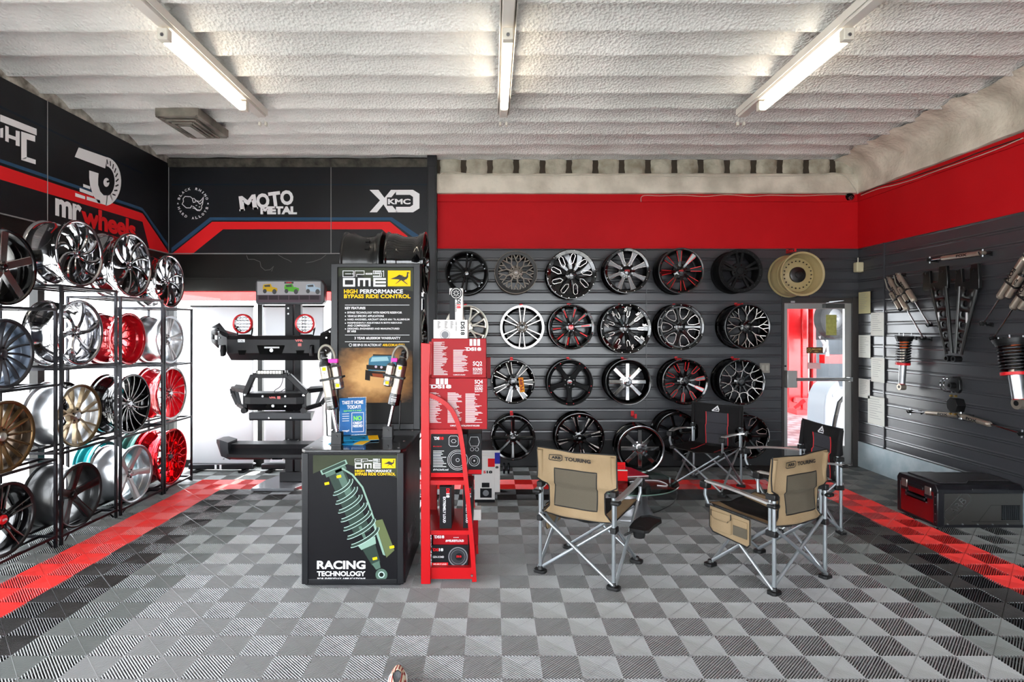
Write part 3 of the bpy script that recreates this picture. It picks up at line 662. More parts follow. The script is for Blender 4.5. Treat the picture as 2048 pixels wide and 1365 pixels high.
ST['ysil'] = dict(n=10, beams=[[(.2, 0, .045), (.55, 0, .035)], [(.52, 0, .03), (.90, .13, .03)], [(.52, 0, .03), (.90, -.13, .03)]], acc=[[(.44, .13), (.50, .03), (.62, 0), (.70, .06), (.90, .13)], [(.44, -.13), (.50, -.03), (.62, 0), (.70, -.06), (.90, -.13)]])
ST['tri8'] = dict(n=8, beams=[[(.2, 0, .06), (.9, 0, .10)]], acc=[[(.48, .05, .008), (.86, .085, .040)], [(.48, -.05, .008), (.86, -.085, .012)]])
ST['loops'] = dict(n=7, beams=[[(.2, 0, .05), (.5, 0, .05), (.9, .04, .09)]], acc=[['c', (.42, .22, .01), (.52, .12, .01), (.84, .12, .01), (.88, .26, .01), (.70, .36, .01)]])
ST['blade5'] = dict(n=5, beams=[[(.14, 0, .10), (.5, 0, .105), (.92, 0, .11)]], bev=.06)
ST['twist15'] = dict(n=15, beams=[tw(15, .035, .020, -.16, r0=.2)], bev=.25)
ST['line15'] = dict(n=15, beams=[tw(15, .030, .026, .0, r0=.2)], acc=[[(x, y, .014) for x, y, h in tw(15, .03, .026, 0, r0=.24)]])
ST['bline15'] = dict(n=15, beams=[tw(15, .034, .022, .22, r0=.2)], acc=[[(x, y, .012) for x, y, h in tw(15, .03, .026, .22, r0=.24)]])
ST['split5'] = dict(n=5, beams=[[(.16, .05, .05), (.5, .07, .035), (.92, .12, .04)], [(.16, -.05, .05), (.5, -.07, .035), (.92, -.12, .04)]], acc=[[(.3, .06, .012), (.5, .07, .012), (.92, .12, .014)], [(.3, -.06, .012), (.5, -.07, .012), (.92, -.12, .014)]])
ST['swirl10'] = dict(n=10, beams=[tw(10, .030, .075, .55, r0=.14)], bev=.3)
ST['swirl9'] = dict(n=9, beams=[tw(9, .030, .060, -.40, r0=.14)], bev=.3)
ST['swirl6'] = dict(n=6, beams=[[(.16, 0, .07), (.40, .02, .06), (.62, .10, .075), (.78, .22, .07), (.86, .36, .05)]], bev=.25)
ST['ysplit'] = dict(n=7, beams=[[(.16, 0, .05), (.42, .0, .035)], [(.40, .0, .026), (.60, .08, .026), (.93, .17, .026)], [(.40, .0, .026), (.60, -.07, .026), (.93, -.12, .026)]], bev=.2)
ST['mesh10'] = dict(n=10, beams=[[(.18, 0, .035), (.55, .0, .03)], [(.53, 0, .025), (.72, .12, .025), (.90, .12, .025)], [(.53, 0, .025), (.72, -.12, .025), (.90, -.12, .025)]])
ST['conc5'] = dict(n=5, beams=[[(.14, 0, .12), (.4, 0, .085), (.92, 0, .12)]], bev=.12, acc=sides([(.25, 0, .095), (.4, 0, .085), (.92, 0, .12)], .004, .010))
ST['dual5'] = dict(n=5, beams=[[(.16, .0, .07), (.45, .05, .05), (.92, .13, .055)], [(.16, 0, .07), (.45, -.05, .05), (.92, -.13, .055)]])
# finishes
BRZ = mat('bronze_finish', '#6d5436', .3, .8); GUN = mat('gunmetal', '#4a4b4f', .32, .8); REDC = mat('candy_red', '#b3101c', .12, .35, coat=.7); ALLOY = mat('pale_alloy', '#b7b3a8', .3, .8)
MILL = mat('milled_metal', '#d4cdc8', .22, .9); RMILL = mat('red_milling', '#d4161d', .3, .2); TAN = mat('tan_finish', '#a8966c', .42); SATB = mat('satin_black', '#111112', .32, coat=.2); DGR = mat('dark_grey_alloy', '#6b6b6c', .32, .8)
BGR = mat('bronze_grey', '#625a52', .38, .6); TEAL = mat('teal_finish', '#0d8f95', .2, .4, coat=.5); GRN = mat('dark_green_finish', '#1f4a43', .3, .5); REDB = mat('red_bolt', '#c21a22', .3, .3); CHR2 = mat('chrome_smoke', '#9a9a9c', .08, 1)
DINT = mat('dark_inner', '#08080a', .4)
G1 = 'alloy wheels hung on the dark panelling'
def ww(px, py, rpx, style, lab, w=.25, **k):
    Yf = YB - .035 - w; p = W(px, py, Yf); return wheel('alloy_wheel', lab, p, '-y', rpx * Yf / F, w, ST[style], **k, group=G1)
ww(933.2, 545.9, 44, 'dual6', 'matte black six-spoke wheel, top row, first from the left', barrel=SATB, spoke=MBLK, cap=GBLK, spin=.35, bolts=(6, .225, .008, .12), boltm=SIL, deep=(.02, .004), logo='TUFF', hubr=.07, ringm=MBLK, ringw=.02)
ww(1032, 545, 43, 'snow', 'grey-bronze snowflake wheel, top row, second from the left', barrel=BGR, spoke=BGR, cap=BGR, bolts=(20, .232, .006), boltm=SIL, ringm=mat('dark_bronze_ring', '#1c1a18', .4, .4), ringw=.045, deep=(.01, .01), hubr=.085, logo='BR', nuts=(8, None))
ww(1143, 548.7, 50, 'slots', 'gloss black wheel with white-edged slots, top row, third from the left', barrel=GBLK, spoke=GBLK, accent=MILL, cap=GBLK, bolts=(20, .292, .007), boltm=MILL, ringm=GBLK, ringw=.05, deep=(.035, .02), hubr=.07, spin=.2, logo='R')
ww(1254.4, 541.7, 45.5, 'star8', 'black-rimmed wheel with eight grey spokes, top row, middle', barrel=GBLK, spoke=DGR, accent=MILL, cap=GBLK, hubm=GBLK, bolts=(16, .262, .006), boltm=MILL, ringm=GBLK, ringw=.035, deep=(.02, .012), hubr=.10, spin=.35, logo='MOTO', logom=RED, nuts=(8, SIL))
ww(1363.3, 541.7, 46, 'redvee', 'black wheel with red-edged spokes, top row, third from the right', barrel=SATB, spoke=GBLK, accent=RMILL, cap=GBLK, bolts=(14, .262, .006), boltm=REDB, deep=(.035, .01), hubr=.09, spin=.1, logo='MOTO', logom=RED, w=.27)
ww(1481.7, 541.7, 44, 'star5', 'all matte black five-spoke wheel, top row, second from the right', barrel=MBLK, spoke=MBLK, cap=MBLK, bolts=(22, .242, .004), boltm=GUN, ringm=MBLK, ringw=.045, deep=(.02, .012), hubr=.10, spin=.33, w=.27)
ww(1605.8, 548, 44.5, 'none', 'tan military-look wheel with a black hub, above the door', barrel=TAN, spoke=TAN, disc=TAN, hubm=SATB, cap=SATB, bolts=(22, .168, .009), boltm=BLK, deep=(.10, .13), hubr=.095, nuts=(0, BLK), w=.33, th=.01)
ww(933, 654, 43.5, 'tuff8', 'pale alloy wheel half hidden by the white speaker boxes', barrel=ALLOY, spoke=ALLOY, cap=ALLOY, deep=(.03, .004), hubr=.08, ringm=ALLOY, ringw=.02, spin=.2, w=.22)
ww(1044.4, 654.9, 44.4, 'dual6m', 'machined silver and black six-spoke wheel, second row', barrel=SATB, spoke=BGR, accent=MACH, cap=GBLK, lip=MACH, ringm=MACH, ringw=.028, bolts=(6, .247, .010), boltm=SATB, deep=(.02, .004), hubr=.07, spin=.52, w=.22)
ww(1143, 654.9, 46, 'red12', 'gloss black wheel with ten red bars, second row', barrel=GBLK, spoke=GBLK, accent=RMILL, cap=REDC, deep=(.05, .015), hubr=.07, bolts=(16, .268, .004), boltm=REDB, ringm=GBLK, ringw=.03, spin=.1)
ww(1252.4, 657.8, 51, 'ucut', 'gloss black wheel with short silver cuts, second row, centre', barrel=GBLK, spoke=GBLK, accent=MILL, cap=GBLK, deep=(.045, .02), hubr=.07, bolts=(18, .295, .006), boltm=MILL, ringm=GBLK, ringw=.04, logo='S')
ww(1362.3, 654.4, 47, 'hexwin', 'gloss black wheel with seven silver-edged windows, second row', barrel=GBLK, spoke=GBLK, accent=MILL, cap=GBLK, deep=(.03, .012), hubr=.075, bolts=(16, .270, .006), boltm=MILL, ringm=GBLK, ringw=.03, logo='MOTO', w=.27)
ww(1496, 653.7, 46, 'lattice', 'black wheel with silver lattice spokes beside the door, second row', barrel=GBLK, spoke=GBLK, accent=MILL, cap=GBLK, deep=(.03, .004), hubr=.08, logo='XD', w=.32)
ww(1026.1, 764.8, 44, 'vee7', 'black wheel with silver V lines and an orange hang tag, third row', barrel=GBLK, spoke=GBLK, accent=MILL, cap=GBLK, deep=(.02, .008), hubr=.08, bolts=(14, .255, .006), boltm=MILL, logo='TUFF', ringm=GBLK, ringw=.02, w=.22)
ww(1140.3, 766, 46.5, 'chunk5', 'matte black five-spoke wheel with paired red bolts, third row', barrel=SATB, spoke=MBLK, cap=GBLK, deep=(.06, .04), hubr=.085, bolts=(5, .262, .007, .16), boltm=REDB, ringm=MBLK, ringw=.035, spin=-pi / 2, logo='TUFF', logom=RED, w=.22)
ww(1257, 765, 46, 'bar8', 'black-rimmed wheel with eight mirror chrome bars, third row', barrel=GBLK, spoke=CHR2, cap=CHR, lip=GBLK, deep=(.05, .05), hubr=.095, ringm=None, logo='MM', logom=BLK, spin=.0, nuts=(8, CHR), w=.26)
ww(1371, 764.5, 46, 'ured', 'gloss black wheel with red U-shaped lines, third row', barrel=GBLK, spoke=GBLK, accent=RMILL, cap=GBLK, deep=(.04, .015), hubr=.085, bolts=(20, .266, .005), boltm=REDB, ringm=GBLK, ringw=.03, spin=.2, w=.27)
ww(1484.8, 765, 46, 'ysil', 'black wheel with silver branching lines beside the light switch', barrel=GBLK, spoke=GBLK, accent=MILL, cap=GBLK, deep=(.03, .01), hubr=.085, bolts=(24, .268, .005), boltm=MILL, ringm=GBLK, ringw=.02, w=.30, spin=.15)
ww(1026, 877, 45, 'plain8', 'plain gloss black wheel with silver rim bolts, bottom row left', barrel=GBLK, spoke=GBLK, cap=GBLK, deep=(.035, .015), hubr=.09, bolts=(16, .262, .006), boltm=MILL, ringm=GBLK, ringw=.03, logo='TUFF', w=.25)
ww(1159.6, 877, 50, 'tri8', 'black wheel with tapered silver blades behind the left tan chair', barrel=GBLK, spoke=GBLK, accent=MILL, cap=GBLK, deep=(.03, .012), hubr=.085, bolts=(18, .272, .006), boltm=MILL, ringm=GBLK, ringw=.02, logo='S', w=.25, spin=.2)
ww(1356, 869, 44, 'loops', 'plain black wheel mostly hidden behind the far left black chair', barrel=GBLK, spoke=GBLK, cap=GBLK, deep=(.07, .06), hubr=.085, w=.27)
ww(1495, 874, 45, 'loops', 'black wheel with silver outlined loops between the two black chairs', barrel=GBLK, spoke=GBLK, accent=MILL, cap=GBLK, deep=(.03, .012), hubr=.08, bolts=(16, .258, .006), boltm=MILL, ringm=GBLK, ringw=.02, w=.27)
Yc = 6.93; p = W(1282, 897, Yc); Rc = .286
wheel('alloy_wheel', 'mirror chrome eight-spoke wheel standing on the floor against the wall', (p.x, Yc, Rc), '-y', Rc, .30, ST['bar8'], CHR, CHR2, cap=CHR, deep=(.05, .05), hubr=.095, spin=0, nuts=(8, CHR), logo='MM', logom=BLK, hubm=CHR)
t = thing('hang_tag', 'orange hang tag with red lettering on the black wheel, third row', 'tag', W(1048, 773, YB - .31))
a = W(1045, 784, YB - .305); Mt = frame(a, Vector((1, 0, .12)), (-.12, 0, 1))
s = MB(); s.box(-.03, -.005, 0, .028, .175, .002, Mt); s.build('tag_card', mat('orange_card', '#e07b16', .5, var=(30, '#f0a422')), t, True)
s = MB(); Mv = Mt @ Matrix.Rotation(pi / 2, 4, 'Z'); s.text('TUFF', Mv, .15, .036, .01, -.018, bold=.05, z=.003); s.build('lettering', mat('dark_red_ink', '#8a1208', .5), t, True)
# red wall hooks
hk = [(931, 611), (1042, 611), (1137, 610), (1240, 611), (1349, 611), (1473, 609), (1577, 502), (1023, 718), (1136, 718), (1245, 718), (1353, 717), (1466, 717), (1023, 826), (1155, 826), (1353, 824)]
nm_ = {(1577, 502): 'red wheel hook behind the tan wheel above the door'}
hd = ['the half-hidden pale wheel', 'the machined silver wheel', 'the black wheel with red bars', 'the black wheel with short silver cuts', 'the wheel with seven windows', 'the lattice wheel by the door', '', 'the orange-tagged wheel', 'the red-bolted matte black wheel', 'the black wheel with chrome bars', 'the black wheel with red U lines', 'the wheel beside the light switch', 'the plain black wheel, bottom left', 'the wheel with tapered silver blades', 'the wheel behind the far left black chair']
for (x, y), d_ in zip(hk, hd):
    a = W(x, y, YB - .05); t = thing('wheel_hook', nm_.get((x, y)) or 'red wheel hook over ' + d_, 'hook', (a.x, YB - .02, a.z), group='red wheel hooks')
    s = MB(); s.box(a.x - .018, YB - .03, a.z - .03, a.x + .018, YB - .018, a.z + .02); s.build('hook_plate', REDB, t, True, bevel=.003)
    s = MB(); s.box(a.x - .012, YB - .21, a.z - .034, a.x + .012, YB - .02, a.z - .024); s.box(a.x - .012, YB - .218, a.z - .034, a.x + .012, YB - .206, a.z + .006); s.box(a.x - .02, YB - .13, a.z - .028, a.x + .02, YB - .03, a.z + .004); s.build('hook_arm', REDB, t, True, bevel=.003)
a = W(1265.5, 828, YB - .04); t = thing('wheel_hook', 'empty red wheel hook above the chrome wheel on the floor', 'hook', (a.x, YB - .02, a.z), group='red wheel hooks')
s = MB(); s.box(a.x - .02, YB - .03, a.z - .04, a.x + .02, YB - .018, a.z + .035); s.build('hook_plate', REDB, t, True, bevel=.003)
s = MB(); s.box(a.x - .013, YB - .19, a.z - .036, a.x + .013, YB - .02, a.z - .024); s.box(a.x - .013, YB - .2, a.z - .036, a.x + .013, YB - .185, a.z + .02); s.build('hook_arm', REDB, t, True, bevel=.003)
# ---------------------------------------------------------------- wheel racks along the left window
RK = mat('rack_steel', '#26262a', .3, .7)
XFR, XBR = -3.46, -3.95
tops = {}
def rack(y0, y1, zt, shelves, lab):
    t = thing('wheel_rack', lab, 'rack', (-3.72, (y0 + y1) / 2, 0), group='wheel racks along the left window')
    q = .010
    for x in (XFR, XBR):
        for y in (y0 + .012, y1 - .012):
            s = MB(); s.box(x - q, y - q, .0, x + q, y + q, zt); s.build('post', RK, t, True)
    for z in shelves + [zt]:
        for x in (XFR, XBR, XFR - .13, -3.76):
            s = MB(); s.box(x - q * .8, y0, z - q, x + q * .8, y1, z + q); s.build('shelf_rail', RK, t, True)
        for y in (y0 + .012, y1 - .012):
            s = MB(); s.box(XBR, y - q * .8, z - q, XFR, y + q * .8, z + q); s.build('side_rail', RK, t, True)
    for y in (y0 + .1, y1 - .1):
        s = MB(); s.tube([(XFR, y, shelves[0]), (XFR + .0, y + .05 * (1 if y > (y0 + y1) / 2 else -1), .02)], .008, 8); s.build('foot_brace', RK, t, True)
racksd = [('A', 3.80, 4.565, 1.887), ('B', 4.60, 5.295, 2.083), ('C', 5.335, 6.035, 2.035), ('D', 6.055, 6.62, 1.96)]
def zat(py, Y): return FH - (py - 662) / F * Y
shA = [zat(1130, 4.3), zat(946, 4.2), zat(779, 4.25)]
rack(3.80, 4.565, 1.887, [.09, .70, 1.29], 'nearest dark steel wheel rack, cut by the left edge of the photo')
rack(4.60, 5.295, 2.083, [.07, .735, 1.41], 'tallest dark steel wheel rack, second from the left')
rack(5.335, 6.035, 2.035, [.05, .72, 1.38], 'dark steel wheel rack, third from the left')
rack(6.055, 6.62, 1.96, [.05, .735, 1.35], 'farthest and lowest dark steel wheel rack, next to the white banner')
XF = -3.54
def rw(cx, cy, hpx, style, lab, w=.27, dx=0, **k):
    Y = (XF + dx) * F / (cx - 985); R = hpx * Y / 2 / F; z = zat(cy, Y)
    return wheel('alloy_wheel', lab, (XF + dx, Y, z), '+x', R, w, ST[style], group='alloy wheels on the left racks', **k)
rw(13, 534, 154, 'blade5', 'gloss black wheel with five flat silver blades, cut by the left edge', barrel=GBLK, spoke=MACH, cap=GBLK, deep=(.02, .008), hubr=.05, nuts=(5, BLK), spin=.31, lip=GBLK)
rw(13, 708, 141, 'twist15', 'gunmetal many-spoke wheel cut by the left edge, second shelf', barrel=mat('grey_barrel', '#5c6470', .28, .7), spoke=GUN, cap=GUN, deep=(.03, .006), hubr=.06, nuts=(5, BLK), lip=GUN)
rw(13, 874, 145, 'line15', 'bronze many-spoke wheel cut by the left edge, third shelf', barrel=mat('dark_bronze_barrel', '#3b3026', .25, .8), spoke=BRZ, accent=mat('bright_bronze', '#9c7f5c', .22, .9), cap=ALLOY, deep=(.035, .006), hubr=.07, nuts=(5, BLK), lip=BRZ)
rw(13, 1040, 148, 'split5', 'gloss black split five-spoke wheel at the left edge, lowest shelf', barrel=GBLK, spoke=GBLK, accent=MACH, cap=RED, deep=(.03, .006), hubr=.075, nuts=(5, BLK), logo='SFR', lip=SATB, spin=.3)
rw(162, 507.6, 132, 'swirl10', 'large mirror chrome wheel with swirling spokes, highest on the racks', barrel=CHR, spoke=CHR, cap=CHR, deep=(.03, .012), hubr=.045, nuts=(0, None), w=.29, lip=CHR)
rw(162, 666, 131, 'swirl6', 'mirror chrome wheel with six curved blades below the highest chrome wheel', barrel=CHR, spoke=CHR, cap=CHR, deep=(.035, .006), hubr=.06, nuts=(6, CHR), w=.29, lip=CHR)
rw(161, 831.5, 125, 'ysplit', 'bronze and silver forked-spoke wheel, second rack, third shelf', barrel=SIL, spoke=mat('brushed_bronze', '#a08d72', .3, .85), cap=SIL, deep=(.03, .006), hubr=.07, nuts=(5, BLK), w=.30, lip=mat('bronze_lip', '#6b5a3f', .3, .8), spin=.2)
rw(161, 990, 127, 'conc5', 'satin black concave five-spoke wheel on the lowest shelf, second rack', barrel=SATB, spoke=SATB, accent=mat('dark_red_edge', '#3a0a10', .3, .3), cap=SATB, deep=(.06, .006), hubr=.06, nuts=(5, BLK), w=.30, lip=SATB, spin=.25)
rw(266.5, 531, 127, 'swirl9', 'mirror chrome many-blade wheel on top of the third rack', barrel=CHR, spoke=CHR, cap=CHR, deep=(.03, .012), hubr=.05, nuts=(6, CHR), lip=CHR)
rw(260, 678, 104, 'mesh10', 'candy red deep-dish mesh wheel, third rack, second shelf', barrel=REDC, spoke=REDC, cap=REDC, deep=(.13, .10), hubr=.07, nuts=(6, CHR), w=.30, bolts=(20, .20, .005), boltm=CHR, logo='XD', lip=REDC)
rw(266, 808, 119, 'bline15', 'black wheel with fifteen thin silver spokes, third rack', barrel=GBLK, spoke=GBLK, accent=MACH, cap=SIL, hubm=MACH, deep=(.035, .006), hubr=.06, nuts=(5, BLK), lip=GBLK)
rw(272, 948, 114, 'conc5', 'pale silver concave five-spoke wheel on the lowest shelf, third rack', barrel=SIL, spoke=mat('silver_paint', '#b9b5b4', .3, .6), cap=SIL, deep=(.06, .006), hubr=.055, nuts=(5, BLK), w=.30, lip=SIL, spin=-.1)
rw(341, 563, 106, 'swirl9', 'smallest mirror chrome wheel, on top of the farthest rack', barrel=CHR, spoke=CHR, cap=CHR, deep=(.03, .012), hubr=.05, nuts=(6, CHR), lip=CHR)
rw(342, 679.5, 95, 'dual5', 'pale silver twin-spoke wheel, farthest rack, second shelf', barrel=SIL, spoke=mat('silver_paint', '#b9b5b4', .3, .6), cap=SIL, deep=(.03, .006), hubr=.06, nuts=(5, BLK), lip=SIL, spin=.1)
rw(346, 787, 105, 'twist15', 'candy red many-spoke wheel, farthest rack, third shelf', barrel=REDC, spoke=REDC, cap=SIL, deep=(.03, .006), hubr=.06, nuts=(5, BLK), lip=MACH)
rw(345.5, 913.5, 110, 'mesh10', 'bright red chrome-look wheel on the lowest shelf, farthest rack', barrel=mat('red_chrome', '#d01822', .08, .85), spoke=mat('red_chrome', '#d01822'), cap=GUN, deep=(.03, .006), hubr=.06, nuts=(5, BLK))
for (Y, z, R, m, st_, lab) in ((6.42, .34, .26, GRN, 'dual5', 'dark green wheel rim behind the bright red one'), (5.75, .38, .235, TEAL, 'dual5', 'teal wheel rim behind the pale silver one, lowest shelf'),
                               (5.20, 1.02, .24, CHR2, 'twist15', 'smoky chrome wheel rim behind the bronze forked-spoke wheel')):
    wheel('alloy_wheel', lab, (-3.87, Y, z), '+x', R, .17, ST[st_], m, m, deep=(.03, .006), group='alloy wheels on the left racks', nuts=(5, BLK))
# ---------------------------------------------------------------- rack behind the counter display
t = thing('wheel_rack', 'dark steel wheel rack behind the tall black display, by the column', 'rack', (-1.1, 5.25, 0))
q = .011
for x in (-1.37, -.66):
    for y in (5.0, 5.5):
        s = MB(); s.box(x - q, y - q, 0, x + q, y + q, 2.03); s.build('post', RK, t, True)
for z in (.12, .75, 1.38, 2.03):
    for y in (5.0, 5.14, 5.36, 5.5):
        s = MB(); s.box(-1.37, y - q, z - q, -.66, y + q, z + q); s.build('shelf_rail', RK, t, True)
    for x in (-1.37, -.66):
        s = MB(); s.box(x - q, 5.0, z - q, x + q, 5.5, z + q); s.build('side_rail', RK, t, True)
def bw(x, z, R, w, lab, st_, b_, m, **k):
    wheel('alloy_wheel', lab, (x, 5.24, z), '+x', R, w, ST[st_], b_, m, group='wheels on the rack behind the display', **k)
bw(-.98, 2.335, .285, .34, 'satin black wheel seen side-on above the display, left one', 'star5', SATB, SATB, deep=(.12, .1), hubr=.07)
bw(-.60, 2.335, .285, .34, 'gloss black wheel seen side-on above the display, right one', 'ysplit', GBLK, GBLK, deep=(.02, .006), hubr=.07)
bw(-.62, 1.66, .26, .3, 'gloss black wheel on the rack just right of the display board', 'dual5', GBLK, GBLK, accent=MILL, deep=(.03, .006), hubr=.07)
bw(-.62, 1.03, .26, .3, 'chrome wheel on the rack behind the red shelf unit', 'ysplit', CHR, CHR2, deep=(.03, .006), hubr=.07)
# ================================================================ BLACK COUNTER DISPLAY
KX0, KX1, KY0, KY1, KZ = -1.285, -.590, 3.86, 4.68, .921
EDG = mat('display_edge', '#121316', .35, spec=.35); LAC = mat('black_lacquer', '#0d0d0f', .1, coat=.5)
POST = mat('poster_black', '#100f12', .4); POLV = mat('poster_olive', '#373c2b', .4, var=(2, '#272b1e'))
kio = thing('counter_display', 'black counter display with a shock-absorber poster and tall poster board', 'display', ((KX0 + KX1) / 2, (KY0 + KY1) / 2, 0))
s = MB(); s.prism([(KX0, KY0 + .03), (KX0 + .03, KY0), (KX1 - .03, KY0), (KX1, KY0 + .04), (KX1, KY1), (KX0, KY1)], KZ - .02, Matrix.Translation((0, 0, .01))); s.build('cabinet', EDG, kio, True, bevel=.004)
s = MB(); s.prism([(KX0 - .004, KY0 + .03), (KX0 + .028, KY0 - .004), (KX1 - .028, KY0 - .004), (KX1 + .004, KY0 + .04), (KX1 + .004, KY1), (KX0 - .004, KY1)], .02, Matrix.Translation((0, 0, KZ - .02))); s.build('counter_top', LAC, kio, True, bevel=.003)
s = MB()
for x in (KX0 + .006, KX1 - .05): s.box(x, KY0 - .008, .02, x + .044, KY0 + .01, KZ - .021)
s.box(KX0 + .05, KY0 - .008, .02, KX1 - .05, KY0 + .01, .055); s.box(KX0 + .05, KY0 - .008, KZ - .032, KX1 - .05, KY0 + .01, KZ - .021); s.build('poster_frame', EDG, kio, True, bevel=.004)
YK = KY0 - .003; MK = frame((0, YK - .0004, 0), (1, 0, 0), (0, 0, 1))
def kp(px, py, Y=None): p = W(px, py, Y or YK); return (p.x, p.z)
def KPoly(s, pts, M=None, Y=None, z=0): s.poly([(*kp(*p, Y), z) for p in pts], M or MK)
s = MB(); s.box(KX0 + .045, YK, .055, KX1 - .05, KY0, KZ - .032); pos = s.build('poster', POST, kio, True)
s = MB(); KPoly(s, [(626, 911), (797, 911), (797, 957), (735, 940), (680, 925), (626, 948)]); s.build('olive_ground', POLV, pos, True)
def txt(s, t, x0, y0, x1, y1, Y, bold=.02, sp=1, z=.0012, M=None, ital=0):
    a, b_ = kp(x0, y1, Y), kp(x1, y0, Y); Mx = M or frame((0, Y - .0004, 0), (1, 0, 0), (0, 0, 1))
    s.text(t, Mx, b_[0] - a[0], b_[1] - a[1], a[0], a[1], bold=bold, sp=sp, z=z, ital=ital)
def outline_text(s, M, x, y, w, h, lines, t):
    for i_, l in enumerate(lines):
        cl = l[0] == 'c'; pp = l[1:] if cl else l
        s.line2([(x + w * q[0], y + h * q[1]) for q in pp], t, M, cl, z=.0014 + .0004 * i_)
OL = {'B': (['c', (0, 0), (1, 0), (1, .45), (.9, .5), (1, .55), (1, 1), (0, 1)], [(.2, .5), (.8, .5)]), 'P': ([(0, 0), (0, 1), (1, 1), (1, .4), (.2, .4), (.2, 0)],), '5': ([(1, 1), (0, 1), (0, .5), (.8, .5), (.8, .15), (0, .15), (0, 0), (1, 0), (1, .65), (.2, .65), (.2, .85), (1, .85)],),
      '1': ([(0, .9), (.6, 1), (.6, 0)],), '-': (['c', (0, .42), (1, .42), (1, .6), (0, .6)],),
      'O': (['c', (.08, .08), (.92, .08), (.92, .92), (.08, .92)],), 'M': ([(.08, 0), (.08, .92), (.92, .92), (.92, 0)], [(.5, .92), (.5, 0)]), 'E': ([(1, .92), (.08, .92), (.08, .08), (1, .08)], [(.08, .5), (1, .5)])}
def bp_logo(parent, x0, y0, x1, y1, Y):
    """BP-51 / OME lettering with the yellow emu plate, in the pixel box"""
    Mx = frame((0, Y - .0006, 0), (1, 0, 0), (0, 0, 1)); a, b_ = kp(x0, y1, Y), kp(x1, y0, Y); w, h = b_[0] - a[0], b_[1] - a[1]
    s = MB(); x, y = a
    for ch, q, ww_ in (('B', 0, .155), ('P', .175, .14), ('-', .34, .09), ('5', .45, .12), ('1', .58, .04)): outline_text(s, Mx, x + w * q, y + h * .60, w * ww_, h * .38, OL[ch], h * .035)
    for ch, q, ww_ in (('O', 0, .18), ('M', .22, .19), ('E', .45, .185)): outline_text(s, Mx, x + w * q, y, w * ww_, h * .50, OL[ch], h * .125)
    s.build('white_lettering', PWHITE, parent, True)
    s = MB(); s.poly([(x + w * .665, y, .001), (x + w, y, .001), (x + w, y + h, .001), (x + w * .665, y + h, .001)], Mx); pl = s.build('yellow_plate', YEL, parent, True)
    def e(u, v): return (x + w * (.665 + .335 * u), y + h * v, .002)
    s = MB()
    for pts in ([(.10, .46), (.42, .64), (.72, .62), (.80, .50), (.74, .36), (.58, .38), (.45, .44)], [(.38, .62), (.50, .74), (.70, .66), (.5, .58)], [(.72, .58), (.82, .62), (.85, .84), (.90, .84), (.90, .58), (.80, .40)], [(.84, .80), (.84, .90), (.92, .89), (.98, .82), (.90, .83)],
                [(.52, .40), (.60, .40), (.36, .15), (.32, .13)], [(.58, .40), (.66, .40), (.90, .12), (.84, .13)]): s.poly([e(*p) for p in pts], Mx)
    s.build('emu_emblem', mat('emblem_black', '#1b1a16', .5), pl, True)
bp_logo(pos, 710, 918, 791, 937, YK)
s = MB(); txt(s, 'HIGH', 710, 940, 729, 945, YK); txt(s, 'BYPASS RIDE CONTROL', 710, 946, 791, 951.5, YK); s.build('yellow_lettering', YEL, pos, True)
s = MB(); txt(s, 'PERFORMANCE', 732, 940, 783, 945, YK); txt(s, 'RACING', 634, 1122, 731, 1139, YK, .035); txt(s, 'TECHNOLOGY', 634, 1143, 731, 1153, YK, .035); txt(s, 'FOR EVERYDAY APPLICATIONS', 635, 1156, 731, 1160.5, YK); s.build('white_lettering', PWHITE, pos, True)
# the printed coil-over shock on the poster (flat print)
gr = [mat('print_green%d' % i, c, .4) for i, c in enumerate(('#141a17', '#2c3a33', '#4d6358', '#7d998b', '#a9c4bb'))]
def band2(s, a, b_, wa, wb):                     # tapered strip between two points in poster pixels
    (x0, y0), (x1, y1) = a, b_; l = sqrt((x1 - x0) ** 2 + (y1 - y0) ** 2); nx, ny = -(y1 - y0) / l, (x1 - x0) / l
    return [(x0 + nx * wa, y0 + ny * wa), (x0 - nx * wa, y0 - ny * wa), (x1 - nx * wb, y1 - ny * wb), (x1 + nx * wb, y1 + ny * wb)]
A0, A1 = (668, 935), (762, 1150)
def al(t, off=0):
    x, y = A0[0] + (A1[0] - A0[0]) * t, A0[1] + (A1[1] - A0[1]) * t; l = sqrt(94 ** 2 + 215 ** 2); return (x - 215 / l * -off, y + 94 / l * -off)
def seg(s, t0, t1, w0, w1, o=0, z=.001): KPoly(s, band2(s, al(t0, o), al(t1, o), w0, w1), z=z)
s = MB(); seg(s, .03, .62, 17, 17); seg(s, .74, .90, 14, 9); s.build('printed_shock_body', gr[1], pos, True)
s = MB(); seg(s, .03, .30, 7, 7, 6, .0014); seg(s, .02, .055, 22, 22, 0, .0014); seg(s, .55, .70, 3, 3, 0, .0014); seg(s, .885, .945, 8, 5, 0, .0014); s.build('printed_shock_shine', gr[2], pos, True)
s = MB(); seg(s, -.02, .02, 28, 28, 0, .0018); seg(s, .68, .74, 20, 16, 0, .0018); s.build('printed_collars', gr[3], pos, True)
s = MB(); seg(s, -.015, .012, 25, 25, 0, .002); s.build('printed_mount', gr[1], pos, True)
for k in range(7):
    t0 = .15 + k * .078; wd_ = 22 + min(k, 4) * 2.4
    for m, ww_, zz in ((gr[4], 7.5, .0022), (gr[1], 5.2, .0026)):
        s = MB(); pts = []
        for q in range(13):
            a = pi * q / 12; p = al(t0 + .055 * (q / 12) + .03 * sin(a), wd_ * cos(a)); pts.append(kp(*p))
        s.line2(pts, ww_ * YK / F, MK, z=zz + k * .00001); s.build('printed_coil', m, pos, True)
s = MB()
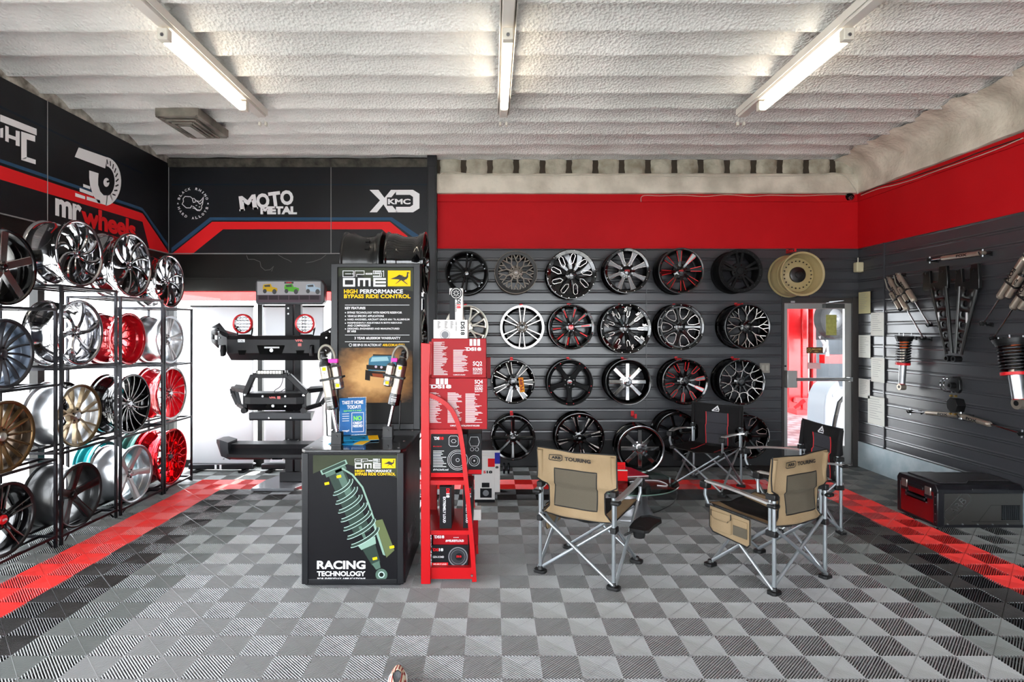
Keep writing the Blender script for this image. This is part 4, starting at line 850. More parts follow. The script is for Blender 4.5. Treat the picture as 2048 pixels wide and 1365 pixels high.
for q in range(1): KPoly(s, [(763 + 12 * cos(2 * pi * k / 20), 1150 + 12 * sin(2 * pi * k / 20)) for k in range(20)][::-1], z=.0016)
s.build('printed_eye', gr[2], pos, True)
s = MB(); KPoly(s, [(763 + 6.5 * cos(2 * pi * k / 20), 1150 + 6.5 * sin(2 * pi * k / 20)) for k in range(20)][::-1], z=.002); s.build('printed_eye_ring', gr[4], pos, True)
s = MB(); KPoly(s, [(763 + 4.5 * cos(2 * pi * k / 20), 1150 + 4.5 * sin(2 * pi * k / 20)) for k in range(20)][::-1], z=.0022); s.build('printed_eye_hole', gr[0], pos, True)
s = MB(); KPoly(s, [(749, 1042), (765, 1039), (789, 1101), (773, 1116)][::1], z=.0016); s.build('printed_reservoir', mat('print_olive', '#57603f', .4), pos, True)
s = MB(); KPoly(s, [(745, 1046), (749, 1042), (771, 1112), (766, 1110)], z=.0018); s.line2([kp(*p) for p in ((684, 937), (705, 950), (725, 975), (738, 1010), (748, 1040))], .012, MK, z=.0018); s.build('printed_hose', gr[3], pos, True)
for (x, y) in ((673, 952), (649, 966), (745, 1116), (779, 1093)):
    s = MB(); KPoly(s, [(x, y), (x + 9, y - 2), (x + 10, y + 3), (x + 1, y + 5)], z=.003); s.build('printed_tag', YEL, pos, True)
# side panel print
MS = frame((KX1 + .0006, 0, 0), (0, 1, 0), (0, 0, 1))
s = MB(); s.poly([(KY0 + .08, .06), (KY1 - .06, .06), (KY1 - .06, KZ - .06), (KY0 + .08, KZ - .06)], MS); sp_ = s.build('side_poster', mat('side_print', '#26252a', .35, var=(12, '#3c3a3e')), kio, True)
s = MB(); s.text('RACING', MS, .42, .09, KY0 + .14, .22, bold=.03, z=.001); s.text('TECHNOLOGY', MS, .42, .05, KY0 + .14, .15, bold=.03, z=.001); s.build('side_lettering', mat('print_grey', '#8a8a8c', .5), sp_, True)
# corner rivets on the counter top
for x in (KX0 + .05, KX1 - .05):
    for y in (KY0 + .06, KY0 + .30, KY1 - .08):
        s = MB(); s.cyl((x, y, KZ - .001), (x, y, KZ + .003), .009, .007, 10); s.build('rivet', SIL, kio, True)
# tall board
BZ = 2.262; YBd = 4.66
bx0, bx1 = W(663, 700, YBd).x, W(841, 700, YBd).x
bd = MB(); bd.box(bx0, YBd, KZ, bx1, YBd + .09, BZ); bd.box(bx0, YBd - .02, KZ, bx0 + .055, YBd, BZ); bd.box(bx1 - .055, YBd - .02, KZ, bx1, YBd, BZ); bd.box(bx0 + .05, YBd - .02, BZ - .03, bx1 - .05, YBd, BZ); bd.box(bx0 + .05, YBd - .02, KZ, bx1 - .05, YBd, KZ + .05)
brd = bd.build('poster_board', EDG, kio, True, bevel=.004)
YP = YBd - .003; MP = frame((0, YP - .0004, 0), (1, 0, 0), (0, 0, 1))
a, b_ = kp(676, 862, YP), kp(826, 533, YP)
s = MB(); s.box(a[0], YP, a[1], b_[0], YBd, b_[1]); ps = s.build('board_poster', mat('board_black', '#171615', .4), brd, True)
def PP(s, pts, z=.0004): s.poly([(*kp(*p, YP), z) for p in pts], MP)
s = MB(); PP(s, [(676, 533), (826, 533), (826, 583), (760, 570), (715, 548), (676, 553)][::-1]); s.build('olive_ground', POLV, ps, True)
bp_logo(ps, 686, 541.5, 821, 573, YP)
s = MB(); txt(s, 'HIGH', 688, 579, 715, 587.5, YP, .03); txt(s, 'BYPASS RIDE CONTROL', 688, 589, 821, 597, YP, .03); txt(s, 'ARB.COM.AU/BP51', 765, 688, 809, 693, YP, .02); s.build('yellow_lettering', YEL, ps, True)
s = MB(); txt(s, 'PERFORMANCE', 720, 579, 806, 587.5, YP, .03); txt(s, 'KEY FEATURES', 690, 614, 731, 619, YP, .03)
for y, t_, x1 in ((623.5, 'BYPASS TECHNOLOGY WITH REMOTE RESERVOIR', 804), (630.5, 'VEHICLE SPECIFIC APPLICATIONS', 768), (637.5, 'HARD ANODISED, AIRCRAFT GRADE 6061 T6 ALUMINIUM', 819), (644.5, 'INDEPENDENTLY ADJUSTABLE IN BOTH REBOUND', 804), (649.5, 'AND COMPRESSION', 740), (656, 'DESIGNED, ENGINEERED AND MANUFACTURED', 799), (661, 'BY ARB', 712)):
    txt(s, t_, 695, y, x1, y + 4.2, YP, .02)
    if y not in (649.5, 661): PP(s, [(690, y + 1.4), (692, y + 1.4), (692, y + 3.4), (690, y + 3.4)][::-1], .001)
for y in (610, 670, 683.5): PP(s, [(690, y), (819, y), (819, y + .9), (690, y + .9)][::-1], .001)
txt(s, '3 YEAR 60,000KM WARRANTY', 709, 674, 801, 680, YP, .02); txt(s, 'SEE BP-51 IN ACTION AT', 706, 688, 763, 693, YP, .02)
s.line2([kp(701 + 2.8 * cos(k * pi / 6), 690.5 + 2.8 * sin(k * pi / 6), YP) for k in range(12)], .003, MP, True, z=.001); s.build('white_lettering', PWHITE, ps, True)
# photograph of a car on dusty ground, printed on the board
pm = bpy.data.materials.new('print_dust'); pm.use_nodes = True; nt = pm.node_tree; b = nt.nodes['Principled BSDF']; b.inputs['Roughness'].default_value = .4
tc = nt.nodes.new('ShaderNodeTexCoord'); mp = nt.nodes.new('ShaderNodeMapping'); nt.links.new(tc.outputs['Generated'], mp.inputs[0]); mp.inputs['Location'].default_value = (-.5, 0, -.5); mp.inputs['Scale'].default_value = (1, 0, 1); b.inputs['Specular IOR Level'].default_value = .14
gd = nt.nodes.new('ShaderNodeTexNoise'); gd.inputs['Scale'].default_value = 9; gd.inputs['Detail'].default_value = 6
ln = nt.nodes.new('ShaderNodeVectorMath'); ln.operation = 'LENGTH'; nt.links.new(mp.outputs[0], ln.inputs[0])
rr = nt.nodes.new('ShaderNodeValToRGB'); rr.color_ramp.elements[0].position = .22; rr.color_ramp.elements[0].color = lin('#c79a62'); rr.color_ramp.elements[1].position = .66; rr.color_ramp.elements[1].color = lin('#171615')
e_ = rr.color_ramp.elements.new(.42); e_.color = lin('#8a6238')
ma = nt.nodes.new('ShaderNodeMath'); ma.operation = 'MULTIPLY_ADD'; ma.inputs[1].default_value = .28; nt.links.new(gd.outputs['Fac'], ma.inputs[0]); nt.links.new(ln.outputs['Value'], ma.inputs[2])
nt.links.new(tc.outputs['Generated'], gd.inputs['Vector']); sb = nt.nodes.new('ShaderNodeMath'); sb.operation = 'SUBTRACT'; sb.inputs[1].default_value = .14
nt.links.new(ma.outputs[0], sb.inputs[0]); nt.links.new(sb.outputs[0], rr.inputs[0]); nt.links.new(rr.outputs[0], b.inputs['Base Color'])
s = MB(); PP(s, [(677, 696), (825, 696), (825, 806), (677, 806)][::-1], .0006); ph = s.build('printed_photo', pm, ps, True)
s = MB(); PP(s, [(738, 718), (747, 711), (789, 712), (794, 722), (793, 744), (736, 742)][::-1], .0012); s.build('printed_car', mat('print_car_blue', '#3a6f86', .4), ph, True)
s = MB(); PP(s, [(744, 715), (775, 714), (778, 722), (741, 724)][::-1], .0016); s.build('printed_windscreen', mat('print_pale_blue', '#8fb6c0', .4), ph, True)
s = MB(); PP(s, [(733, 730), (778, 733), (778, 742), (733, 739)][::-1], .002); PP(s, [(731, 740), (741, 742), (740, 762), (730, 760)][::-1], .002); PP(s, [(772, 744), (781, 744), (780, 765), (771, 764)][::-1], .002); PP(s, [(746, 709), (784, 710), (784, 712), (746, 712)][::-1], .0022)
PP(s, [(739, 742), (774, 745), (772, 757), (741, 753)][::-1], .0017); s.build('printed_bull_bar', mat('print_dark_brown', '#1c130d', .4), ph, True)
s = MB(); PP(s, [(744, 747), (768, 749), (766, 756), (746, 753)][::-1], .0025); s.build('printed_rust_glow', mat('print_rust', '#8a3e1a', .4), ph, True)
s = MB()
for x, y in ((752, 734), (763, 735)): PP(s, [(x + 2.6 * cos(k * pi / 5), y + 2.6 * sin(k * pi / 5)) for k in range(10)][::-1], .003)
s.build('printed_lamps', mat('print_pinkish', '#c9b6c4', .4), ph, True)
# ---- the two display shock absorbers on the counter
ANO = mat('anodised_grey', '#8c857c', .26, .85); HOSE = mat('braided_hose', '#8f8b80', .35, .7, bump=(400, .4)); PINK = mat('pink_tag', '#e021a0', .45)
def reservoir_shock(lab, top, bot, side, Y):
    """top/bot in pixels at depth Y; side = which side the remote reservoir sits on"""
    P0, P1 = W(*top, Y), W(*bot, Y); u = (P1 - P0).normalized(); L = (P1 - P0).length; r = Vector((side, 0, 0)); r = (r - u * r.dot(u)).normalized(); g = Vector((0, -1, 0))
    t = thing('shock_absorber', lab, 'shock absorber', (P1.x, Y, KZ), group='shock absorbers on the counter display')
    def q(k, o=0, d=0): return P0 + u * (L * k) + r * o + g * d
    s = MB(); s.cyl(q(.0), q(.045), .016, .022); s.cyl(q(.045), q(.06), .03, .03); s.cyl(q(.07), q(.10), .026, .030); s.sph(q(-.005), .022, 8); s.build('top_mount', BLK, t, True)
    s = MB(); s.cyl(q(.10), q(.14), .034, .041); s.cyl(q(.14), q(.16), .041); s.build('top_cap', RUB, t, True, bevel=.002)
    s = MB(); s.cyl(q(.16), q(.52), .040, .040, 24); s.build('body_tube', ANO, t, True)
    s = MB(); s.cyl(q(.52), q(.66), .044, .044, 24); s.cyl(q(.66), q(.675), .044, .03, 24); s.build('lower_sleeve', GBLK, t, True)
    s = MB()
    for k in (.56, .585, .60, .615): s.bar(q(k, -.02, .045), q(k, .02, .045), .003, .004)
    s.build('sleeve_print', PWHITE, t, True)
    s = MB(); s.cyl(q(.66), q(.95), .012, .012, 14); s.build('piston_rod', CHR, t, True)
    s = MB(); s.cyl(q(.985, 0, .022), q(.985, 0, -.022), .026, .026, 20); s.cyl(q(.94), q(.97), .015, .018); s.build('lower_eye', BLK, t, True)
    s = MB(); e0 = q(.985); s.box(e0.x - .035, Y + .028, KZ, e0.x + .035, Y + .034, KZ + .085); s.box(e0.x - .035, Y - .034, KZ, e0.x + .035, Y - .028, KZ + .085); s.box(e0.x - .04, Y - .05, KZ, e0.x + .04, Y + .05, KZ + .006); s.cyl((e0.x, Y - .042, e0.z), (e0.x, Y + .042, e0.z), .011, .011, 6); s.build('foot_bracket', BLK, t, True)
    wx = e0.x - .085 if side > 0 else e0.x + .075
    s = MB(); s.tube([(e0.x, Y + .05, KZ + .04), (wx, Y + .05, KZ + .05), (wx - .01 * side, Y + .05, KZ + .27), (wx + .06 * side, Y + .045, KZ + .275)], .006, 8); s.build('wire_stay', BLK, t, True)
    s = MB(); s.cyl(q(.19, .072), q(.44, .072), .035, .035, 20); s.build('reservoir', ANO, t, True)
    s = MB(); s.cyl(q(.44, .072), q(.455, .072), .035, .022, 20); s.cyl(q(.16, .072), q(.19, .072), .02, .035, 20); s.cyl(q(.37, .072), q(.41, .072), .0358, .0358, 20); s.build('reservoir_cap', DGR, t, True)
    for kk, oo in ((.17, 0), (.385, .072)):
        s = MB(); c_ = q(kk + .02, oo, .042 if oo == 0 else .037); s.box(c_.x - .012, c_.y - .001, c_.z - .012, c_.x + .012, c_.y + .004, c_.z + .012); s.build('yellow_tag', YEL, t, True)
    s = MB(); s.text('OME', frame(q(.30, -.010, .0405), -u, r * (1)), .06, .018, 0, 0, bold=.03) if side > 0 else s.text('OME', frame(q(.30, .010, .0405), -u, -r), .06, .018, 0, 0, bold=.03); s.build('body_lettering', PWHITE, t, True)
    s = MB(); s.box(-.044, -.046, -.008, .115, .046, .008, frame(q(.315), r, g)); s.build('clamp_strap', RUB, t, True, bevel=.003)
    c0, c1 = q(.03, -.01), q(.16, .075); H = []
    for k in range(17):
        a = pi * k / 16; ce = (q(.06, -.03) + q(.06, .075)) / 2; H.append(ce + r * (-cos(a) * .055) - u * (sin(a) * .085))
    H = [q(.09, -.02)] + H + [c1]
    s = MB(); s.tube(H, .009, 10); s.build('braided_hose', HOSE, t, True)
    s = MB(); pb = q(.115, .045 + .02); s.box(pb.x - .035 - (.0 if side > 0 else -.02), Y - .02, pb.z - .014, pb.x + .03, Y + .02, pb.z + .014); s.build('pink_tag', PINK, t, True, bevel=.003)
reservoir_shock('display shock absorber leaning at the left end of the counter', (646, 706), (675, 874), 1, 4.05)
reservoir_shock('display shock absorber at the right end of the counter', (808, 706), (776, 862), -1, 4.30)
# ---- snap brochure stand and leaflets
BLU = mat('card_blue', '#15497e', .35, var=(4, '#1f6aa5'))
t = thing('leaflet_holder', 'blue upright card in an acrylic holder on the counter', 'sign', W(706, 872, 4.2))
a, b_ = W(679, 871, 4.2), W(736, 798, 4.2); Mx = frame(a, (1, .05, .03), (-.02, .16, 1)); w_, h_ = .19, .268
s = MB(); s.box(0, 0, 0, w_, h_, .003, Mx); cd_ = s.build('card', BLU, t, True)
s = MB(); s.text('TAKE IT HOME', Mx, .155, .026, .018, .222, bold=.03, z=.004); s.text('TODAY!', Mx, .10, .026, .055, .188, bold=.03, z=.004); s.text('snap!', Mx, .05, .018, .02, .02, bold=.03, z=.004)
for k in range(4): s.box(.02, .10 + .017 * k, .0032, .07, .103 + .017 * k, .0038, Mx)
s.line2([(.09, .02), (.175, .02), (.175, .158), (.09, .158)], .003, Mx, True, z=.004); s.text('CREDIT', Mx, .07, .018, .098, .075, bold=.03, z=.0045); s.text('NEEDED', Mx, .07, .018, .098, .053, bold=.03, z=.0045); s.build('white_lettering', PWHITE, cd_, True)
s = MB(); s.text('approval in a snap!', Mx, .13, .018, .03, .165, bold=.02, z=.004); s.text('NO', Mx, .06, .035, .102, .10, bold=.05, z=.0045); s.build('green_lettering', mat('print_green', '#6cc24a', .4), cd_, True)
s = MB(); s.box(-.004, -.003, -.004, w_ + .004, h_ + .004, -.001, Mx); s.box(-.004, -.004, -.03, w_ + .004, 0, .008, Mx); s.build('acrylic_stand', glass('acrylic', '#dfe6ea', .1), t, True)
def flyer(lab, x, y, rz, m, w_=.21, h_=.15, z=KZ + .002, stripe=None):
    t = thing('leaflet', lab, 'leaflet', (x, y, z), rz, group='leaflets on the counter')
    s = MB(); s.box(-w_ / 2, -h_ / 2, 0, w_ / 2, h_ / 2, .002); s.build('sheet', m, t)
    if stripe:
        s = MB(); s.box(w_ * .22, -h_ / 2, .002, w_ / 2, h_ / 2, .0028); s.build('yellow_strip', YEL, t)
        s = MB(); s.line2([(-.02 + .05 * cos(k * pi / 10), .05 * sin(k * pi / 10)) for k in range(20)], .009, None, True, z=.003); s.line2([(-.06, -.01), (.02, .02)], .01, z=.003); s.build('dark_print', mat('print_navy', '#12304a', .4), t)
CY = mat('print_cyan', '#1c9fd8', .35)
flyer('cyan and yellow leaflet lying uppermost on the counter', -.97, 4.22, .25, CY, .26, .18, KZ + .008, True)
flyer('cyan leaflet with a yellow corner under the uppermost one', -1.02, 4.10, -.15, CY, .26, .15, KZ + .002, True)
flyer('plain blue folded leaflet beside the blue upright card', -1.06, 4.34, .35, BLU, .18, .12)
# ================================================================ RED SHELF UNIT WITH BOXES
RS = mat('red_steel', '#ad0810', .35, spec=.3); RX0, RX1, RYa, RYb = -.487, -.118, 3.93, 4.42
rk = thing('shelf_unit', 'red steel shelf unit with curved side rails beside the black display', 'shelf', (-.3, 4.17, 0))
for Y in (RYa, RYb):
    def X(px): return (px - 985) / F * RYa
    def Z(py): return FH - (py - 662) / F * RYa
    s = MB(); s.prism([(X(843), 0), (X(862), 0), (X(859), Z(760)), (X(862), Z(700)), (X(862), Z(688)), (X(843), Z(686))], .03, frame((0, Y, 0), (1, 0, 0), (0, 0, 1))); s.build('upright', RS, rk, True, bevel=.003)
    s = MB(); cv_ = [(857, 790), (875, 797), (892, 808), (905, 823), (914, 842), (920, 862), (926, 900), (932, 960), (938, 1020), (944, 1090), (949, 1163)]; M = frame((0, Y - .015, 0), (1, 0, 0), (0, 0, 1)); pts = [(X(x), Z(y)) for x, y in cv_]
    for i in range(len(pts) - 1):
        s.bar((pts[i][0], Y, pts[i][1]), (pts[i + 1][0], Y, pts[i + 1][1]), .03, .028, up=(0, 1, 0))
    s.build('curved_rail', RS, rk, True)
for py, x1 in ((860, 919), (962, 931), (1062, 943)):
    z = FH - (py - 662) / F * RYa
    s = MB(); s.box(RX0, RYa + .01, z - .012, X(x1), RYb, z); s.box(RX0, RYa + .004, z - .03, X(x1), RYa + .016, z); s.build('shelf', RS, rk, True)
zb = FH - (1137 - 662) / F * RYa
s = MB(); s.box(RX0, RYa + .006, .02, RX1 - .005, RYb, zb); s.build('base_plinth', RS, rk, True)
for x in (850, 944):
    s = MB(); s.cyl((X(x), RYa - .018, .055), (X(x), RYa - .028, .055), .009, .007, 8); s.build('plinth_bolt', SIL, rk, True)
s = MB(); s.box(X(853), RYa + .03, zb, X(862), RYb, FH - (1065 - 662) / F * RYa); s.build('foil_sheet', mat('crumpled_foil', '#c9c9cc', .15, .9, bump=(60, .8)), rk, True)
RB = mat('red_carton', '#940e17', .35, bump=(300, .1)); BB = mat('black_carton', '#17171a', .35); WB = mat('white_carton', '#d6d2cf', .5); KR = mat('kraft', '#9a7a55', .8); RL = mat('print_red2', '#d0141c', .4); LG = mat('print_light', '#cfcccd', .45)
GREYP = mat('print_midgrey', '#77787c', .45)
def carton(lab, px0, py0, px1, py1, Y, dep, m, rz=0, side=None, group='boxed car speakers on the red shelf unit'):
    a, b_ = W(px0, py1, Y), W(px1, py0, Y); w_, h_ = (b_.x - a.x) / cos(rz), b_.z - a.z
    t = thing('carton', lab, 'box', (a.x, Y, a.z), rz, group=group)
    s = MB(); s.box(0, 0, 0, w_, dep, h_); s.build('box_body', m, t, bevel=.0015)
    if side:
        s = MB(); s.box(w_ + .0005, .002, .002, w_ + .001, dep - .002, h_ - .002); s.build('side_face', side, t)
    return t, w_, h_, Matrix.Translation((0, -.0008, 0)) @ Matrix.Rotation(pi / 2, 4, 'X')
def blurb(s, M, x, y1, w_, h_, n, k0=.5):
    """tiny illegible print: short ragged rules"""
    for i in range(n):
        yy = y1 - h_ * (i + .5) / n; s.box(x, yy, .0002, x + w_ * random.uniform(k0, 1), yy + h_ / n * .42, .0007, M)
def ds18(parent, M, x, y, w_, h_, m1=PWHITE, m2=None):
    s = MB(); s.text('DS', M, w_ * .52, h_, x, y, bold=.05, z=.001); s.box(x - w_ * .1, y + h_ * .86, .001, x + w_ * .2, y + h_, .0014, M)
    if m2 is None: s.text('18', M, w_ * .42, h_, x + w_ * .55, y, bold=.05, z=.001)
    s.build('logo_lettering', m1, parent)
    if m2: s = MB(); s.text('18', M, w_ * .42, h_, x + w_ * .55, y, bold=.05, z=.001); s.build('logo_digits', m2, parent)
z4 = 859
t, w_, h_, M = carton('large red SQ4 carton, lower of the two on the red shelf unit', 851, 757, 974, 859, 3.96, .36, RB, 0)
ds18(t, M, w_ * .09, h_ * .80, w_ * .34, h_ * .075)
s = MB()
for q in (.17, .24, .31): s.box(w_ * q, h_ * .88, .0004, w_ * (q + .055), h_ * .995, .001, M)
s.text('SQ4', M, w_ * .13, h_ * .09, w_ * .80, h_ * .88, bold=.02, z=.001); s.text('COMPLETE', M, w_ * .13, h_ * .035, w_ * .80, h_ * .835, bold=.02, z=.001); s.text('SOUND', M, w_ * .13, h_ * .06, w_ * .80, h_ * .765, bold=.02, z=.001); s.text('QUALITY SET', M, w_ * .13, h_ * .03, w_ * .80, h_ * .725, bold=.02, z=.001)
blurb(s, M, w_ * .05, h_ * .72, w_ * .22, h_ * .60, 34); blurb(s, M, w_ * .36, h_ * .72, w_ * .24, h_ * .60, 34); blurb(s, M, w_ * .65, h_ * .70, w_ * .28, h_ * .58, 32)
s.text('COMPLETE WITH INSTALLATION KIT INCLUDED', M, w_ * .48, h_ * .03, w_ * .40, h_ * .055, bold=.02, z=.001); s.build('white_print', PWHITE, t)
t, w_, h_, M = carton('red SQ2 carton, stacked on the SQ4 carton', 863, 678, 972, 756, 3.98, .34, RB, 0)
ds18(t, M, w_ * .64, h_ * .69, w_ * .28, h_ * .09)
s = MB()
for q in (.70, .77, .84): s.box(w_ * q, h_ * .82, .0004, w_ * (q + .05), h_ * .99, .001, M)
s.text('SQ2', M, w_ * .17, h_ * .13, w_ * .76, h_ * .29, bold=.02, z=.001); s.text('SOUND', M, w_ * .17, h_ * .08, w_ * .76, h_ * .18, bold=.02, z=.001); s.text('QUALITY BASS', M, w_ * .17, h_ * .035, w_ * .76, h_ * .13, bold=.02, z=.001); s.text('COMPONENT SET', M, w_ * .17, h_ * .03, w_ * .76, h_ * .09, bold=.02, z=.001)
blurb(s, M, w_ * .04, h_ * .92, w_ * .26, h_ * .86, 34); blurb(s, M, w_ * .40, h_ * .72, w_ * .28, h_ * .58, 24); s.text('COMPLETE SOUND', M, w_ * .22, h_ * .03, w_ * .40, h_ * .06, z=.001, bold=.02); s.build('white_print', PWHITE, t)
t, w_, h_, M = carton('small red carton just behind the stacked SQ2 carton', 940, 716, 981, 757, 4.34, .12, RB)
def ring(s, M, cx, cy, r, wd_, z=.001, n=28): s.line2([(cx + r * cos(2 * pi * k / n), cy + r * sin(2 * pi * k / n)) for k in range(n)], wd_, M, True, z=z)
def discp(s, M, cx, cy, r, z=.001, n=28): s.poly([(cx + r * cos(2 * pi * k / n), cy + r * sin(2 * pi * k / n), z) for k in range(n)], M)
t, w_, h_, M = carton('white speaker carton lying on top of the SQ2 carton', 867, 640, 935, 677.5, 4.0, .2, WB)
Mr = M @ Matrix.Translation((w_ * .92, h_ * .90, 0)) @ Matrix.Rotation(-pi / 2, 4, 'Z'); s = MB(); s.text('DS18', Mr, h_ * .72, w_ * .12, 0, -w_ * .12, bold=.04, z=.001); s.text('DEEP SERIES', Mr, h_ * .5, w_ * .035, 0, -w_ * .27, z=.001)
for q in (.12, .33, .5): blurb(s, M, w_ * q, h_ * .92, w_ * .09, h_ * .4, 9)
s.build('dark_print', BB, t)
s = MB(); discp(s, M, w_ * .34, h_ * .20, h_ * .19, .0006); ring(s, M, w_ * .34, h_ * .20, h_ * .25, .003); s.build('speaker_print', GREYP, t)
t, w_, h_, M = carton('slim white and black speaker carton standing on end at the very top', 899, 577, 925.5, 640, 4.02, .1, WB)
s = MB(); s.box(0, 0, .0003, w_ * .42, h_ * .80, .0008, M); s.build('black_band', BB, t)
s = MB(); discp(s, M, w_ * .5, h_ * .84, w_ * .46, .001); sd_ = s.build('speaker_print', BB, t); s = MB(); ring(s, M, w_ * .5, h_ * .84, w_ * .36, .004, .0014); 
for k in range(8): s.line2([(w_ * (.5 + .24 * cos(k * pi / 4)), h_ * .84 + w_ * .24 * sin(k * pi / 4)), (w_ * (.5 + .10 * cos(k * pi / 4)), h_ * .84 + w_ * .10 * sin(k * pi / 4))], .004, M, z=.0014)
s.build('speaker_lines', WB, sd_)
Mr = M @ Matrix.Translation((w_ * .55, h_ * .66, 0)) @ Matrix.Rotation(-pi / 2, 4, 'Z'); s = MB(); s.text('DS', Mr, h_ * .16, w_ * .30, 0, 0, bold=.04, z=.0012); s.text('VISION', Mr, h_ * .28, w_ * .12, h_ * .12, -w_ * .12, z=.0012); s.build('dark_print', BB, t); s = MB(); s.text('18', Mr, h_ * .13, w_ * .30, h_ * .17, 0, bold=.04, z=.0012); s.build('red_print', RL, t)
t, w_, h_, M = carton('black speaker carton with white line drawings, on the upper shelf', 862, 869, 934, 955, 4.0, .26, BB, 0, BB)
s = MB(); s.box(0, 0, .0003, w_, h_ * .1, .0008, M); s.build('red_band', RL, t); s = MB(); s.text('#WeLikeItLoud', M, w_ * .42, h_ * .05, w_ * .06, h_ * .15, bold=.02, z=.001); blurb(s, M, w_ * .06, h_ * .62, w_ * .38, h_ * .40, 11)
for r in (.28, .24, .19, .045): ring(s, M, w_ * .74, h_ * .40, w_ * r, .0022)
s.line2([(w_ * x, h_ * y) for x, y in ((.50, .92), (.54, .96), (.72, .96), (.76, .92), (.76, .76), (.72, .72), (.54, .72), (.50, .76))], .0025, M, True, z=.001); s.line2([(w_ * x, h_ * y) for x, y in ((.56, .84), (.60, .88), (.66, .88), (.70, .84), (.66, .80), (.60, .80))], .002, M, True, z=.001); s.build('white_print', PWHITE, t)
ds18(t, M, w_ * .10, h_ * .87, w_ * .26, h_ * .07, PWHITE, RL); s = MB(); s.text('EXL-SQ6.5C', M, w_ * .24, h_ * .03, w_ * .06, h_ * .70, bold=.02, z=.001); s.build('red_print', RL, t)
t, w_, h_, M = carton('black speaker carton turned edge-on behind the upper shelf', 934, 868, 963, 950, 4.30, .2, BB)
s = MB(); ring(s, M, w_ * .5, h_ * .34, w_ * .36, .004); ring(s, M, w_ * .5, h_ * .34, w_ * .24, .002); discp(s, M, w_ * .5, h_ * .34, w_ * .06); ring(s, M, w_ * .35, h_ * .62, w_ * .12, .002); ring(s, M, w_ * .68, h_ * .62, w_ * .12, .002); s.line2([(w_ * x, h_ * y) for x, y in ((.25, .70), (.75, .70), (.85, .80), (.75, .92), (.25, .92), (.15, .80))], .003, M, True, z=.001); s.build('white_print', PWHITE, t)
s = MB(); s.box(0, h_ * .02, .0003, w_, h_ * .12, .0009, M); s.build('red_band', RL, t)
for lab, x0, x1, y in (('left black and red EXTREMELY LOUD carton on the middle shelf', 879, 903, 3.97), ('right black and red EXTREMELY LOUD carton, partly behind the curved rail', 926, 945, 3.98)):
    t, w_, h_, M = carton(lab, x0, 974, x1, 1058, y, .30, BB)
    s = MB(); s.box(-.001, .002, .002, -.0004, .26, h_ * .55); s.box(-.001, .002, h_ * .55, -.0004, .03, h_ - .01); s.build('red_side_print', RL, t)
    Mr = M @ Matrix.Translation((w_ * .30, h_ * .76, 0)) @ Matrix.Rotation(-pi / 2, 4, 'Z'); s = MB(); s.text('EXTREMELY LOUD', Mr, h_ * .62, w_ * .22, 0, 0, bold=.03, z=.001); s.text('18', Mr, h_ * .10, w_ * .28, -h_ * .08, w_ * .26, bold=.04, z=.001); s.build('white_print', PWHITE, t)
    s = MB(); s.text('DS', Mr, h_ * .12, w_ * .28, -h_ * .20, w_ * .26, bold=.04, z=.001); s.build('red_print', RL, t)
t, w_, h_, M = carton('flat red carton reading WELIKEITLOUD above the lowest speaker box', 866, 1068, 936, 1090, 3.99, .3, RB)
ds18(t, M, w_ * .05, h_ * .58, w_ * .28, h_ * .26); s = MB(); s.text('#WELIKEITLOUD', M, w_ * .52, h_ * .22, w_ * .36, h_ * .24, bold=.03, z=.001)
for k in range(4): discp(s, M, w_ * (.60 + .04 * k), h_ * .66, w_ * .012)
s.build('white_print', PWHITE, t)
t, w_, h_, M = carton('black subwoofer carton on the lowest shelf of the red unit', 862, 1091, 936, 1137.5, 3.98, .3, BB)
ds18(t, M, w_ * .06, h_ * .74, w_ * .28, h_ * .13, RL, PWHITE); s = MB(); s.text('GEN-X104D', M, w_ * .30, h_ * .09, w_ * .05, h_ * .45, bold=.02, z=.001); s.text('WE LIKE IT LOUD', M, w_ * .36, h_ * .06, w_ * .06, h_ * .155, bold=.02, z=.0016); s.build('white_print', PWHITE, t)
s = MB(); s.box(0, h_ * .12, .0003, w_ * .46, h_ * .25, .001, M); s.build('red_band', RL, t)
s = MB(); discp(s, M, w_ * .73, h_ * .5, w_ * .27, .0006, 32); cn = s.build('cone_print', mat('print_cone', '#2c2d31', .4), t); s = MB(); ring(s, M, w_ * .73, h_ * .5, w_ * .25, .006, .001); ring(s, M, w_ * .73, h_ * .5, w_ * .19, .002, .001); s.build('cone_ring', GREYP, cn)
s = MB(); discp(s, M, w_ * .76, h_ * .5, w_ * .10, .0012); s.build('cone_cap', BB, cn); s = MB(); s.text('DS18', M, w_ * .13, h_ * .09, w_ * .69, h_ * .47, bold=.03, z=.0018); s.build('red_print', RL, cn)
t, w_, h_, M = carton('red carton sticking out behind the lower right of the red shelf unit', 934, 1042, 956, 1092, 4.35, .1, RB)
t, w_, h_, M = carton('white carton at the back of the red shelf unit, under the middle shelf', 930, 1020, 962, 1042, 4.36, .1, WB)
Yx = 5.72; a = W(955, 1004, Yx)
def floorbox(lab, px0, px1, py_top, Y, dep, m):
    x0, x1 = W(px0, 0, Y).x, W(px1, 0, Y).x; zt = W(0, py_top, Y).z
    t = thing('carton', lab, 'box', (x0, Y, 0), 0, group='boxes standing on the floor behind the red shelf unit')
    s = MB(); s.box(0, 0, 0, x1 - x0, dep, zt); s.build('box_body', m, t, bevel=.002); return t, x1 - x0, zt, Matrix.Translation((0, -.0008, 0)) @ Matrix.Rotation(pi / 2, 4, 'X')
t, w_, h_, M = floorbox('white and red subwoofer carton standing on the floor behind the red shelf unit', 949, 989.5, 912, 5.76, .14, WB)
